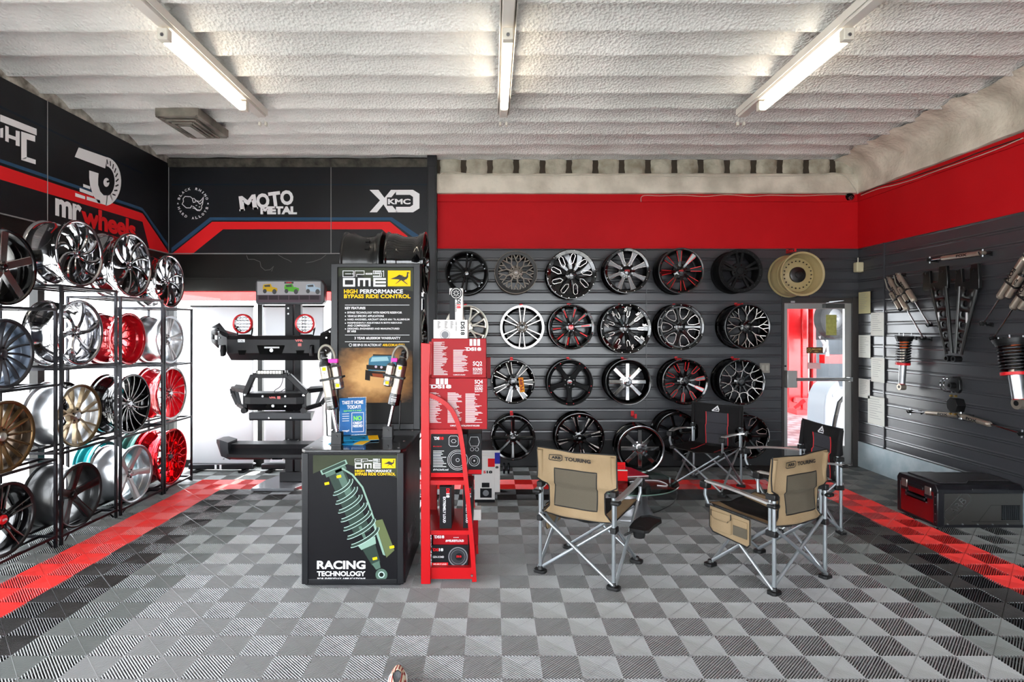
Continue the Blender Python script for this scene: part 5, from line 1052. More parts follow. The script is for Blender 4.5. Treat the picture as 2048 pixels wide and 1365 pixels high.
s = MB(); s.box(w_ * .66, h_ * .76, .0003, w_, h_ * .94, .001, M); s.build('red_print', RL, t); s = MB(); s.text('18', M, w_ * .28, h_ * .06, w_ * .60, h_ * .62, bold=.05, z=.001); s.box(w_ * .36, h_ * .32, .0003, w_ * .74, h_ * .42, .0008, M); s.box(w_ * .28, h_ * .10, .0003, w_ * .85, h_ * .30, .0008, M); s.box(w_ * .0, 0, .0003, w_, h_ * .06, .0008, M); s.build('dark_print', BB, t)
s = MB(); s.text('S', M, w_ * .12, h_ * .06, w_ * .44, h_ * .62, bold=.05, z=.001); s.build('red_letter', RL, t); s = MB(); discp(s, M, w_ * .56, h_ * .2, w_ * .15, .0014); s.build('cone_print', GREYP, t)
t, w_, h_, M = floorbox('white carton with a blue top, behind the white and red one', 962, 1000, 906, 6.12, .12, WB)
s = MB(); s.box(0, h_ * .72, .0003, w_, h_, .001, M); s.build('blue_print', mat('print_royal', '#2b2c92', .4), t); s = MB(); s.text('8', M, w_ * .16, h_ * .06, w_ * .76, h_ * .60, bold=.05, z=.001); s.build('dark_print', BB, t)
# ================================================================ BANNERS, BUMPER STAND
BAN = mat('banner_fabric', '#e6e8ea', .7, bump=(3, .15))
_n = BAN.node_tree; _t = _n.nodes.new('ShaderNodeBsdfTranslucent'); _t.inputs[0].default_value = (.8, .8, .82, 1); _m = _n.nodes.new('ShaderNodeMixShader'); _m.inputs[0].default_value = .38
_n.links.new(_n.nodes['Principled BSDF'].outputs[0], _m.inputs[1]); _n.links.new(_t.outputs[0], _m.inputs[2]); _n.links.new(_m.outputs[0], [q for q in _n.nodes if q.type == 'OUTPUT_MATERIAL'][0].inputs[0])
def banner(lab, x0, x1, Y=7.08):
    a, b_ = W(x0, 930, Y), W(x1, 613, Y); t = thing('roller_banner', lab, 'banner', ((a.x + b_.x) / 2, Y, 0), group='blank white roller banners at the back window')
    s = MB(); s.grid(lambda u, v: (a.x + (b_.x - a.x) * u, Y + .004 * sin(u * 9), .09 + (b_.z - .09) * v), 24, 2); s.build('fabric', BAN, t, True, solid=.002)
    s = MB(); s.cyl((a.x - .01, Y, b_.z), (b_.x + .01, Y, b_.z), .012); s.build('top_rail', BLK, t, True)
    s = MB(); s.box(a.x - .02, Y - .05, .02, b_.x + .02, Y + .05, .09); s.build('base_cassette', mat('cassette_grey', '#26262a', .25, .5), t, True, bevel=.015)
    for x in (a.x + .1, b_.x - .1):
        s = MB(); s.box(x - .03, Y - .14, .003, x + .03, Y + .12, .02); s.build('foot', BLK, t, True)
    xm = a.x + (b_.x - a.x) * .46
    s = MB(); s.tube([(xm, Y + .04, .05), (xm - .03, Y + .05, 1.0), (xm + .03, Y + .02, b_.z)], .007, 8); s.build('support_pole', BLK, t, True)
    for x in (xm - .03, xm + .03):
        s = MB(); s.box(x - .012, Y - .052, .03, x + .012, Y - .046, .08); s.build('cassette_label', PWHITE, t, True)
banner('blank white roller banner on the left, nearest the wheel racks', 383, 507); banner('blank white roller banner on the right, behind the bumper stand', 528, 648)
PC = mat('powder_coat', '#151518', .45, bump=(500, .08), spec=.3); PC2 = mat('powder_coat_grey', '#2e3034', .4, .1)
YS = 6.45
HOLE = mat('recess_shade', '#030303', .8, spec=.1)  # for flat patches: the shade inside the openings is put into this black
st = thing('display_stand', 'black steel post stand carrying three truck bumpers', 'stand', (-2.25, YS, 0))
def sx(px, Y=YS): return (px - 985) / F * Y
def sz(py, Y=YS): return FH - (py - 662) / F * Y
s = MB(); s.box(sx(570), YS, .03, sx(586), YS + .07, sz(600)); s.box(sx(588), YS + .02, .03, sx(600), YS + .09, sz(600)); s.build('post', PC, st, True, bevel=.004)
s = MB(); s.prism([(sx(505, 6.2), 6.16), (sx(590, 6.2), 6.16), (sx(620, 6.2), 6.6), (sx(620, 6.2), 6.9), (sx(530, 6.2), 6.9), (sx(508, 6.2), 6.5)], .03, Matrix.Translation((0, 0, .0))); s.build('base_plate', mat('stand_base', '#8a8b90', .2, .5), st, True, bevel=.004)
s = MB(); s.box(sx(560), YS - .02, .03, sx(608), YS + .12, .14); s.build('post_socket', PC, st, True, bevel=.006)
for z in (sz(617), sz(628), sz(880)):
    s = MB(); s.cyl((sx(577), YS, z), (sx(577), YS - .012, z), .011, .009, 8); s.build('post_bolt', SIL, st, True)
# printed header board
t = thing('header_sign', 'grey header board with three printed cars on top of the bumper stand', 'sign', (sx(579), YS, sz(600)))
Ys = 6.25; x0, x1, z0, z1 = sx(511, Ys), sx(649, Ys), sz(609, Ys), sz(560, Ys)
s = MB(); s.prism([(x0 + .015, z0), (x1 - .03, z0), (x1, z0 + .03), (x1, z1 - .06), (x1 - .04, z1), (x0 + .02, z1), (x0, z1 - .03), (x0, z0 + .02)], .10, frame((0, Ys + .1, 0), (1, 0, 0), (0, 0, 1))); s.build('sign_box', mat('sign_grey', '#3a3a3e', .4, .1), t, True, bevel=.008)
Yq = Ys - .002; Mq = frame((0, Yq, 0), (1, 0, 0), (0, 0, 1)); x1 -= .04; x0 += .02; z0 += .02; z1 -= .02
s = MB(); s.poly([(x0, z0 + (z1 - z0) * .36, .001), (x1, z0 + (z1 - z0) * .36, .001), (x1, z1, .001), (x0, z1, .001)], Mq); fpl = s.build('print_upper', mat('print_pale', '#9b999c', .4), t, True)
s = MB(); s.poly([(x0, z0, .001), (x1, z0, .001), (x1, z0 + (z1 - z0) * .36, .001), (x0, z0 + (z1 - z0) * .36, .001)], Mq); flow = s.build('print_lower', mat('print_plum', '#4e3f48', .4), t, True)
for k in range(6):
    s = MB(); xx_ = x0 + (x1 - x0) * (.02 + .162 * k); s.box(xx_, z0 + .03, .0014, xx_ + .10, z0 + .075, .002, Mq); s.build('printed_tile', mat('print_dark_plum', '#2a2026', .4), flow, True)
s = MB(); xm = (x0 + x1) / 2; s.box(xm - .05, z1 - .022, .0014, xm + .05, z1 - .002, .002, Mq); lp = s.build('logo_plate', BLK, t, True); s = MB(); s.text('VPR', Mq, .07, .014, xm - .035, z1 - .019, bold=.04, z=.003); s.build('logo_lettering', REDB, lp, True)
for k, cc in enumerate(('#b8961c', '#4f9a2c', '#9fb2c4')):
    cx = x0 + (x1 - x0) * (.12 + .34 * k); cy = z0 + (z1 - z0) * .56; m = mat('print_car%d' % k, cc, .4); Mc = Mq @ Matrix.Translation((cx, cy, .0016)) @ Matrix.Diagonal((.8, .8, 1, 1))
    s = MB(); s.poly([(-.02, 0), (.14, -.02), (.17, .0), (.17, .035), (.12, .05), (.10, .05), (.08, .095), (-.02, .085), (-.03, .04)], Mc); pc = s.build('printed_car', m, fpl, True)
    s = MB(); s.poly([(.0, .052), (.075, .055), (.07, .083), (-.01, .075)], Mc @ Matrix.Translation((0, 0, .0004)))
    s.poly([(.0 + .026 * cos(a * pi / 6), -.005 + .03 * sin(a * pi / 6)) for a in range(12)], Mc @ Matrix.Translation((0, 0, .0004))); s.poly([(.13 + .03 * cos(a * pi / 6), -.012 + .035 * sin(a * pi / 6)) for a in range(12)], Mc @ Matrix.Translation((0, 0, .0004))); s.build('printed_tyres', BLK, pc, True)
def loft(s, secs):
    """secs: list of (x, [(y,z)...]) closed section loops"""
    n = len(secs[0][1]); vs = [(x, y, z) for x, l in secs for y, z in l]; m = len(secs)
    fs = [(i * n + k, i * n + (k + 1) % n, (i + 1) * n + (k + 1) % n, (i + 1) * n + k) for i in range(m - 1) for k in range(n)]
    fs += [tuple(range(n - 1, -1, -1)), tuple((m - 1) * n + k for k in range(n))]
    return s.add(vs, fs)
def sec(yf, zt, zb, yb, ch=.04, ch2=.08): return [(yf + ch, zt), (yf, zt - ch), (yf, zb + ch2), (yf + .10, zb), (yb, zb), (yb, zt)]
# --- top bumper
Yb = 6.02
def X_(px, Y=Yb): return (px - 985) / F * Y
def Z_(py, Y=Yb): return FH - (py - 662) / F * Y
tb = thing('truck_bumper', 'upper black winch bumper with two round driving lights', 'bumper', (X_(545), YS, Z_(700)))
s = MB(); loft(s, [(X_(452), sec(Yb + .02, Z_(672), Z_(722), Yb + .30)), (X_(470), sec(Yb, Z_(672), Z_(722), Yb + .30)), (X_(618), sec(Yb, Z_(672), Z_(722), Yb + .30)), (X_(638), sec(Yb + .02, Z_(672), Z_(722), Yb + .30))]); s.build('centre_section', PC, tb, True, smooth=20)
for sg, xa, xb_, xc in ((-1, 452, 425, 399), (1, 638, 664, 690)):
    s = MB(); loft(s, [(X_(xa), sec(Yb + .02, Z_(668), Z_(716), Yb + .28)), (X_((xa + xb_) / 2), sec(Yb + .06, Z_(664), Z_(706), Yb + .26)), (X_(xb_), sec(Yb + .12, Z_(660), Z_(700), Yb + .26, .02, .05))]); s.build('wing', PC, tb, True, smooth=20)
    # open end with the indicator hole: four bars round it
    p = lambda px, py, y: Vector((X_(px), y, Z_(py)))
    s = MB(); e1, e2 = xb_, xc; y1, y2 = Yb + .13, Yb + .26
    quad = lambda a, b_, c, d: s.add([p(*a, y1 + (y2 - y1) * abs(a[0] - e1) / abs(e2 - e1)), p(*b_, y1 + (y2 - y1) * abs(b_[0] - e1) / abs(e2 - e1)), p(*c, y1 + (y2 - y1) * abs(c[0] - e1) / abs(e2 - e1)), p(*d, y1 + (y2 - y1) * abs(d[0] - e1) / abs(e2 - e1))], [(0, 1, 2, 3)])
    m1 = e1 + (e2 - e1) * .12; m2 = e1 + (e2 - e1) * .62
    quad((e1, 656), (e2, 662), (e2, 670), (e1, 672)); quad((e1, 681), (e2 - (e2 - e1) * .0, 679), (e2 - (e2 - e1) * .1, 686), (e1, 697)); quad((e1, 672), (m1, 672), (m1, 682), (e1, 682)); quad((m2, 669), (e2, 669), (e2, 680), (m2, 680))
    s.build('wing_end', PC, tb, True, solid=.012, smooth=20)
    s = MB(); s.add([p(xb_ - sg * 0, 660, Yb + .12), p(e2 - sg * 6, 655, Yb + .2), p(e2 - sg * 14, 647, Yb + .3), p(xb_ + sg * 4, 646, Yb + .2), p(xa, 668, Yb + .05)], [(0, 1, 2, 3, 4)]); s.build('wing_top', PC2, tb, True, solid=.006, smooth=20)
    for (bx_, by_) in ((433, 664), (438, 676), (439, 692), (440, 702), (443, 709)):
        bx2 = bx_ if sg < 0 else 1090 - bx_
        s = MB(); yy = Yb + (.055 if bx_ < 436 else .02); s.cyl((X_(bx2), yy, Z_(by_)), (X_(bx2), yy - .012, Z_(by_)), .012, .009, 8); s.build('wing_bolt', SIL, tb, True)
    xs_ = 452 if sg < 0 else 628
    s = MB(); s.prism([(0, 0), (.05, -.01), (.065, .05), (.05, .10), (.0, .11), (-.02, .05)], .035, frame((X_(xs_), Yb - .0, Z_(711)), (0, -1, 0), (0, 0, 1))); s.build('shackle_mount', PC, tb, True, bevel=.006)
s = MB(); yy = Yb - .002
for q in ([(514, 691), (570, 691), (564, 709), (519, 709)],): s.poly([(X_(a), yy, Z_(b_)) for a, b_ in q])
s.build('winch_recess', HOLE, tb, True); s = MB(); s.box(X_(529), Yb - .006, Z_(697), X_(559), Yb - .003, Z_(694)); s.build('roller_slot', PWHITE, tb, True)
s = MB(); s.cyl((X_(544), Yb - .002, Z_(701)), (X_(544), Yb - .02, Z_(701)), .02, .018, 16); s.build('winch_bolt', SIL, tb, True)
for a in (476, 592):
    s = MB(); s.poly([(X_(a), yy, Z_(701)), (X_(a + 17), yy, Z_(701)), (X_(a + 14), yy, Z_(710)), (X_(a + 2), yy, Z_(710))][::-1]); s.build('vent_slot', HOLE, tb, True)
s = MB(); s.box(X_(476), Yb - .006, Z_(685), X_(490), Yb - .001, Z_(679)); bd_ = s.build('maker_badge', SIL, tb, True, bevel=.003); s = MB(); s.text('FORD', frame((X_(477.5), Yb - .007, Z_(684)), (1, 0, 0), (0, 0, 1)), .06, .02, bold=.04); s.build('badge_lettering', BLK, bd_, True)
for zz_, yv in ((682, tb),):
    s = MB(); s.text('VPR', frame((X_(590), Yb - .003, Z_(684)), (1, 0, 0), (0, 0, 1)), .085, .025, bold=.06); s.box(X_(596), Yb - .003, Z_(693), X_(603), Yb - .0015, Z_(687)); s.build('logo_lettering', mat('badge_red_white', '#c8605e', .4), tb, True)
def lamp_(px, lab):
    t = thing('driving_light', lab, 'light', (X_(px), Yb + .1, Z_(672)), group='red-ringed driving lights on the upper bumper')
    c = Vector((X_(px), Yb + .06, Z_(648))); M = frame(c, (1, 0, 0), (0, 0, 1)); R = .104
    s = MB(); s.lathe([(R, .0), (R, .03), (R - .006, .038), (R - .018, .034), (R - .018, .0)], 40, M); s.build('bezel', REDB, t, True)
    s = MB(); s.lathe([(0, -.07), (R * .6, -.065), (R - .004, -.01), (R - .006, .002), (0, .002)], 32, M); s.build('housing', MBLK, t, True)
    s = MB(); s.lathe([(0, .012), (R - .018, .012)], 32, M); rf = s.build('reflector_plate', CHR, t, True)
    s = MB()
    for i in range(-2, 3):
        for j in range(-2, 3):
            if abs(i) == 2 and abs(j) == 2: continue
            s.lathe([(0, .014), (.006, .015), (.013, .026)], 10, M @ Matrix.Translation((i * .034, j * .034, 0)))
    rr_ = s.build('reflector_cups', CHR2, rf, True)
    s = MB(); s.lathe([(0, .034), (R - .018, .034)], 32, M); s.build('lens', glass('lamp_lens'), t, True)
    s = MB(); s.tube([c + Vector((-.08, .02, -.06)), c + Vector((-.07, .03, -.125)), c + Vector((.07, .03, -.125)), c + Vector((.09, .02, -.04))], .009, 8); s.box(c.x - .05, c.y, Z_(672), c.x + .05, c.y + .06, Z_(672) + .014); s.build('mount_bracket', MBLK, t, True)
lamp_(482, 'left red-ringed round driving light on the upper bumper'); lamp_(607.5, 'right red-ringed round driving light on the upper bumper')
# --- middle bumper with hoop
mb_ = thing('truck_bumper', 'middle black bumper with a trapezoid hoop and light bar', 'bumper', (X_(547), YS, Z_(800)))
s = MB(); loft(s, [(X_(487), sec(Yb + .03, Z_(788), Z_(824), Yb + .26)), (X_(500), sec(Yb, Z_(788), Z_(824), Yb + .26)), (X_(592), sec(Yb, Z_(788), Z_(824), Yb + .26)), (X_(606), sec(Yb + .03, Z_(788), Z_(824), Yb + .26))]); s.build('centre_section', PC, mb_, True, smooth=20)
s = MB(); P = [(487, 789), (503, 752), (574, 752), (612, 789)]
for i in range(3): s.bar((X_(P[i][0]), Yb + .05, Z_(P[i][1])), (X_(P[i + 1][0]), Yb + .05, Z_(P[i + 1][1])), .055, .055, up=(0, 1, 0))
s.build('hoop', PC, mb_, True, bevel=.006)
for sg, a, b_ in ((-1, 487, 447), (1, 606, 650)):
    s = MB(); T = [(a, 784), (b_, 781), (b_ - sg * -2 + (-sg) * 4, 792), (b_ - sg * 16, 812), (a, 820)]
    Yw = [Yb + .05, Yb + .2, Yb + .2, Yb + .15, Yb + .05]; pts = [Vector((X_(q[0]), w_, Z_(q[1]))) for q, w_ in zip(T, Yw)]
    for i in range(5): s.bar(pts[i], pts[(i + 1) % 5], .045, .03, up=(0, 1, .2))
    s.add([pts[0], pts[1], pts[1] + Vector((-sg * -.02, .14, .03)), pts[0] + Vector((0, .2, .03))], [(0, 1, 2, 3)]); s.build('wing', PC, mb_, True, bevel=.004, smooth=25)
    s = MB(); m_ = [pts[0] * .3 + pts[1] * .7, pts[2], pts[3], pts[4] * .3 + pts[3] * .7]; s.bar(m_[0], m_[3], .03, .02, up=(0, 1, 0)); s.build('wing_divider', PC2, mb_, True)
    s = MB(); s.cyl((X_(a), Yb - .0, Z_(822)), (X_(a), Yb + .05, Z_(822)), .03, .03, 16); s.build('shackle_mount', PC, mb_, True)
s = MB(); loft(s, [(X_(493), [(Yb + .06, Z_(828)), (Yb + .06, Z_(840)), (Yb + .08, Z_(844)), (Yb + .2, Z_(828))]), (X_(618), [(Yb + .06, Z_(828)), (Yb + .06, Z_(840)), (Yb + .08, Z_(844)), (Yb + .2, Z_(828))])]); s.build('skid_plate', PC2, mb_, True, smooth=20)
for sx_ in (534, 578):
    s = MB(); s.cyl((X_(sx_), Yb + .06, Z_(838)), (X_(sx_), Yb + .048, Z_(838)), .012, .009, 8); s.build('skid_bolt', SIL, mb_, True)
s = MB(); s.poly([(X_(534), yy, Z_(818)), (X_(564), yy, Z_(818)), (X_(567), yy, Z_(813)), (X_(562), yy, Z_(809)), (X_(536), yy, Z_(809)), (X_(531), yy, Z_(813))]); s.build('winch_recess', HOLE, mb_, True)
s = MB(); s.cyl((X_(547), Yb - .002, Z_(812)), (X_(547), Yb - .02, Z_(812)), .016, .014, 14); s.build('winch_bolt', SIL, mb_, True)
for (a, b_) in ((490, 790), (607, 791), (526, 793), (571, 793), (571, 813)):
    s = MB(); s.cyl((X_(a), Yb + .01, Z_(b_)), (X_(a), Yb - .012, Z_(b_)), .014 if a in (490, 607) else .009, .01, 8); s.build('frame_bolt', SIL, mb_, True)
s = MB(); s.text('VPR', frame((X_(538), Yb - .003, Z_(798)), (1, 0, 0), (0, 0, 1)), .075, .022, bold=.06); s.box(X_(554.5), Yb - .003, Z_(798.5), X_(561), Yb - .0015, Z_(793)); s.build('logo_lettering', mat('badge_red_white', '#c8605e'), mb_, True)
t = thing('light_bar', 'slim black LED light bar lying on the hoop of the middle bumper', 'light', (X_(540), Yb + .05, Z_(750)))
s = MB(); s.box(X_(512), Yb + .0, Z_(749), X_(567), Yb + .07, Z_(741)); s.build('bar_housing', GBLK, t, True, bevel=.006)
s = MB()
for k in range(8): s.box(X_(516 + k * 5.9), Yb - .002, Z_(748), X_(520.5 + k * 5.9), Yb + .002, Z_(742.5))
s.build('led_cells', mat('led_silver', '#b8b4aa', .2, .8), t, True)
for x in (509, 569):
    s = MB(); s.box(X_(x), Yb + .03, Z_(751), X_(x + 3), Yb + .06, Z_(742)); s.build('end_bracket', BLK, t, True)
cable('lamp_cable', 'thin black cable looping down inside the hoop of the middle bumper', [W(566, 752, Yb + .02), W(565, 763, Yb + .02), W(560, 774, Yb + .02), W(550, 781, Yb + .02), W(550, 786, Yb + .02), W(560, 784, Yb), W(572, 777, Yb)], .004, BLK)
# --- lower rear bumper
lb = thing('truck_bumper', 'lower black step bumper near the base of the stand', 'bumper', (X_(547), YS, Z_(905)))
def sec3(yf, zt, zb, yb): return [(yf + .05, zt), (yf + .06, zt - .05), (yf, zt - .10), (yf, zb + .03), (yf + .05, zb), (yb, zb), (yb, zt)]
s = MB(); loft(s, [(X_(452), sec3(Yb + .02, Z_(891), Z_(922), Yb + .24)), (X_(470), sec3(Yb, Z_(891), Z_(922), Yb + .24)), (X_(640), sec3(Yb, Z_(891), Z_(922), Yb + .24)), (X_(655), sec3(Yb + .02, Z_(891), Z_(922), Yb + .24))]); s.build('centre_section', PC, lb, True, smooth=20)
for sg, a, b_ in ((-1, 456, 422), (1, 650, 686)):
    s = MB(); loft(s, [(X_(a), [(Yb, Z_(886)), (Yb, Z_(900)), (Yb + .04, Z_(922)), (Yb + .22, Z_(922)), (Yb + .22, Z_(886))]), (X_(b_ - sg * 14), [(Yb + .04, Z_(882)), (Yb + .04, Z_(896)), (Yb + .07, Z_(916)), (Yb + .25, Z_(912)), (Yb + .25, Z_(882))]), (X_(b_), [(Yb + .12, Z_(884)), (Yb + .12, Z_(890)), (Yb + .13, Z_(893)), (Yb + .28, Z_(893)), (Yb + .28, Z_(884))])]); s.build('corner', PC2, lb, True, smooth=20)
s = MB(); s.box(X_(540), Yb - .004, Z_(924), X_(566), Yb + .05, Z_(920)); s.build('plate_holder', SIL, lb, True)
for sx_ in (447, 543, 566):
    s = MB(); s.cyl((X_(sx_), Yb + .012, Z_(919)), (X_(sx_), Yb - .006, Z_(919)), .008, .006, 8); s.build('step_bolt', SIL, lb, True)
for t_, z in ((tb, 700), (mb_, 800), (lb, 905)):
    s = MB(); s.box(sx(570), Yb + .2, Z_(z) - .05, sx(598), YS + .01, Z_(z) + .05); s.build('rear_mount', PC, t_, True)
# ================================================================ FOLDING CHAIRS
AL = mat('chair_aluminium', '#a3a9ad', .3, .75); ALF = mat('armrest_aluminium', '#c3c2bf', .28, .7); TANF = mat('tan_canvas', '#927e62', .85, bump=(120, .25), var=(4, '#857156')); MESH = mat('grey_mesh', '#544d40', .8, bump=(400, .5)); BLKF = mat('black_canvas', '#1b1a1b', .8, bump=(150, .3)); GRYF = mat('grey_canvas', '#3b3b40', .75, bump=(150, .3)); TRIM = mat('black_piping', '#0d0c0c', .7); REDT = mat('red_piping', '#d02028', .5)
def folding_chair(lab, x, y, rz, tan, tray=False, pouch=True):
    t = thing('folding_chair', lab, 'chair', (x, y, 0), rz, group=None)
    hw, hd = .27, .26; zs, za = .455, .605
    def tb_(name, pts, r=.0115, m=AL): s = MB(); s.tube(pts, r, 10); return s.build(name, m, t, smooth=60)
    fab, trim = (TANF, TRIM) if tan else (BLKF, REDT)
    for sg in (-1, 1):
        X = sg * hw
        tb_('rear_leg', [(X, -hd, .02), (X, -hd, .62)], .013)
        tb_('back_post', [(X - sg * .0, -hd + .03, .40), (X, -hd + .03, .64), (X, -hd - .005, .87)], .012)
        for z in (.39, .63):
            s = MB(); s.box(X - .02, -hd - .02, z - .02, X + .02, -hd + .052, z + .02); s.build('collar', RUB, t, bevel=.006)
        tb_('side_brace', [(X + sg * .012, -hd, .03), (X + sg * .014, 0, .25), (X + sg * .012, hd - .01, zs)]); tb_('side_brace', [(X - sg * .012, hd, .03), (X - sg * .012, -hd + .03, zs - .03)])
        tb_('front_brace', [(X, hd + .012 * sg, .03), (-X, hd + .012 * sg, zs - .02)]); tb_('rear_brace', [(X, -hd - .013 * sg, .03), (-X, -hd - .013 * sg, zs - .03)])
        tb_('arm_strut', [(X + sg * .005, hd + .01, zs - .01), (X + sg * .02, hd + .03, zs + .06), (X + sg * .02, hd + .025, za - .01)], .012)
        A = [(X + sg * .02, -hd - .02, za - .025), (X + sg * .03, -.08, za + .0), (X + sg * .03, .12, za + .012), (X + sg * .02, hd + .03, za + .004)]
        s = MB()
        for i in range(3): pass
        n_ = 12; vs = []
        for i in range(n_ + 1):
            k = i / n_; yy_ = -hd - .01 + (2 * hd + .03) * k; xx_ = X + sg * (.018 + .018 * sin(pi * k)); zz = za - .02 + .035 * sin(pi * min(1, k * 1.1) * .6)
            vs += [(xx_ - .024, yy_, zz - .004), (xx_ - .018, yy_, zz + .009), (xx_ + .018, yy_, zz + .009), (xx_ + .024, yy_, zz - .004)]
        s.add(vs, [(i * 4 + q, i * 4 + (q + 1) % 4, i * 4 + 4 + (q + 1) % 4, i * 4 + 4 + q) for i in range(n_) for q in range(4)] + [(0, 1, 2, 3), tuple(n_ * 4 + q for q in (3, 2, 1, 0))]); s.build('armrest', ALF, t, smooth=50)
        for yy_ in (-hd - .01, hd + .025):
            s = MB(); s.box(X + sg * .018 - .03, yy_ - .03, za - .04, X + sg * .018 + .03, yy_ + .035, za - .0 - (.012 if yy_ < 0 else -.014)); s.build('arm_clamp', RUB, t, bevel=.01)
        for yy_ in (-hd, hd):
            s = MB(); s.prism([(X - .045, yy_ - .02), (X - .03, yy_ - .035), (X + .03, yy_ - .035), (X + .045, yy_ - .02), (X + .045, yy_ + .02), (X + .03, yy_ + .03), (X - .03, yy_ + .03), (X - .045, yy_ + .02)], .022, Matrix.Translation((0, 0, .001))); s.cyl((X, yy_, .02), (X, yy_, .045), .022, .017); s.build('foot', RUB, t, bevel=.004)
        s = MB(); s.box(X - .022, hd - .03, zs - .03, X + .022, hd + .035, zs - .002); s.build('front_joint', RUB, t, bevel=.006)
    # seat
    def seat(u, v):
        X = (-1 + 2 * u) * (hw + .0); yy_ = -hd + .02 + (2 * hd + .02) * v; sag = .05 * (1 - (2 * u - 1) ** 2) * (.6 + .4 * sin(pi * v)); return (X, yy_, zs + .004 - sag - .02 * (1 - v) + .006 * sin(u * 17 + v * 9) * (1 - abs(2 * u - 1)))
    s = MB(); s.grid(seat, 20, 12)
    if tan:
        s.m = [1 if 5 <= (i % 20) < 15 else 0 for i in range(240)]
        st_ = s.build('seat', [TANF, BLKF], t, solid=.006, smooth=60)
    else: st_ = s.build('seat', BLKF, t, solid=.006, smooth=60)
    s = MB(); s.tube([Vector(seat(u / 20, 1)) for u in range(21)] , .005, 6); s.tube([Vector(seat(u / 20, 0)) for u in range(21)], .005, 6); s.tube([Vector(seat(0, u / 12)) for u in range(13)], .005, 6); s.tube([Vector(seat(1, u / 12)) for u in range(13)], .005, 6); s.build('seat_piping', TRIM, st_, smooth=60)
    # backrest: full width at the top, cut away at the sides below
    def wv(z):
        k = (z - .43) / .45
        if k > .52: return hw + .022
        if k > .42: q = (k - .42) / .10; return .205 + (hw + .022 - .205) * (q * q)
        if k > .12: return .205
        return .205 + .05 * (1 - k / .12)
    def back(u, v):
        z = .43 + .45 * v; i0, xc = (5 / 24, .155) if tan else (6 / 24, .125); a_ = abs(u - .5); h_ = .5 - i0
        X = (a_ / h_ * xc if a_ <= h_ else xc + (wv(z) - xc) * (a_ - h_) / i0) * (1 if u > .5 else -1); c_ = (1 - (2 * u - 1) ** 2); yy_ = -hd + .0 - .045 * c_ * (.4 + .6 * (1 - v)) + .015 * (v < .5) + .004 * sin(u * 13 + v * 11)
        return (X, yy_ + (.012 if .0 < u < 1 else 0), z + (.012 * abs(2 * u - 1) if v == 1 else 0))
    NU, NV = 24, 26; s = MB(); s.grid(back, NU, NV); lo, hi = 5, 19
    if tan: s.m = [1 if (5 <= i % NU < 19 and 4 <= i // NU < 19) else 0 for i in range(NU * NV)]; bk = s.build('backrest', [TANF, MESH], t, solid=.006, smooth=60)
    else: s.m = [1 if (6 <= i % NU < 18 and i // NU < 21) else 0 for i in range(NU * NV)]; bk = s.build('backrest', [BLKF, GRYF], t, solid=.008, smooth=60)
    B = lambda i, j: Vector(back(i / NU, j / NV))
    loop = [B(i, 0) for i in range(NU + 1)] + [B(NU, j) for j in range(1, NV + 1)] + [B(i, NV) for i in range(NU - 1, -1, -1)] + [B(0, j) for j in range(NV - 1, 0, -1)]
    s = MB(); s.tube(loop, .0048, 6, closed=True); s.build('back_piping', TRIM, bk, smooth=60)
    for sg in (-1, 1):
        s = MB(); X = sg * hw; s.tube([(X, -hd + .026, .655), (X, -hd + .012, .76), (X, -hd - .003, .878)], .021, 12); s.build('post_sleeve', fab, bk, smooth=60)
    if tan:
        wl = [B(i, 4) for i in range(5, 20)] + [B(19, j) for j in range(5, 20)] + [B(i, 19) for i in range(18, 4, -1)] + [B(5, j) for j in range(18, 4, -1)]
        s = MB(); s.tube(wl, .0055, 6, closed=True); s.build('window_piping', TRIM, bk, smooth=60)
        Mx = frame((-.19, -hd - .028, .822), (1, 0, 0), (0, 0, 1)); s = MB(); s.text('TOURING', Mx, .19, .026, .12, 0, bold=.04); s.text('ARB', Mx, .07, .02, .02, .004, bold=.05); s.line2([(.005, .03), (0, 0), (.01, -.006), (.085, -.006), (.10, .002), (.10, .03), (.09, .034)], .005, Mx, True); s.build('lettering', TRIM, bk)
    else:
        for c_ in (6, 18):
            s = MB(); s.tube([B(c_, j) + Vector((0, .006, 0)) for j in range(0, 22)] + ([] if 1 else []), .004, 6); s.build('red_piping', REDT, bk, smooth=60)
        for c_ in (-1, 1):
            s = MB(); s.tube([Vector(seat(.5 + c_ * .24, v / 12)) + Vector((0, 0, .006)) for v in range(0, 9)], .004, 6); s.build('seat_red_piping', REDT, st_, smooth=60)
        for j in (7, 14):
            s = MB(); s.tube([B(i, j) + Vector((0, .004, 0)) for i in range(6, 19)], .003, 6); s.build('quilt_seam', TRIM, bk, smooth=60)
        Mx = frame((.055, -hd - .004, .81), (-1, 0, 0), (0, 0, 1)); s = MB(); s.line2([(.0, .0), (.062, .052), (.085, .0)], .014, Mx); s.poly([(.0, -.006), (.088, -.006), (.088, .002), (.0, .002)], Mx); s.poly([(.03, .012), (.062, .03), (.062, .012)], Mx); s.build('emblem', PWHITE, bk)
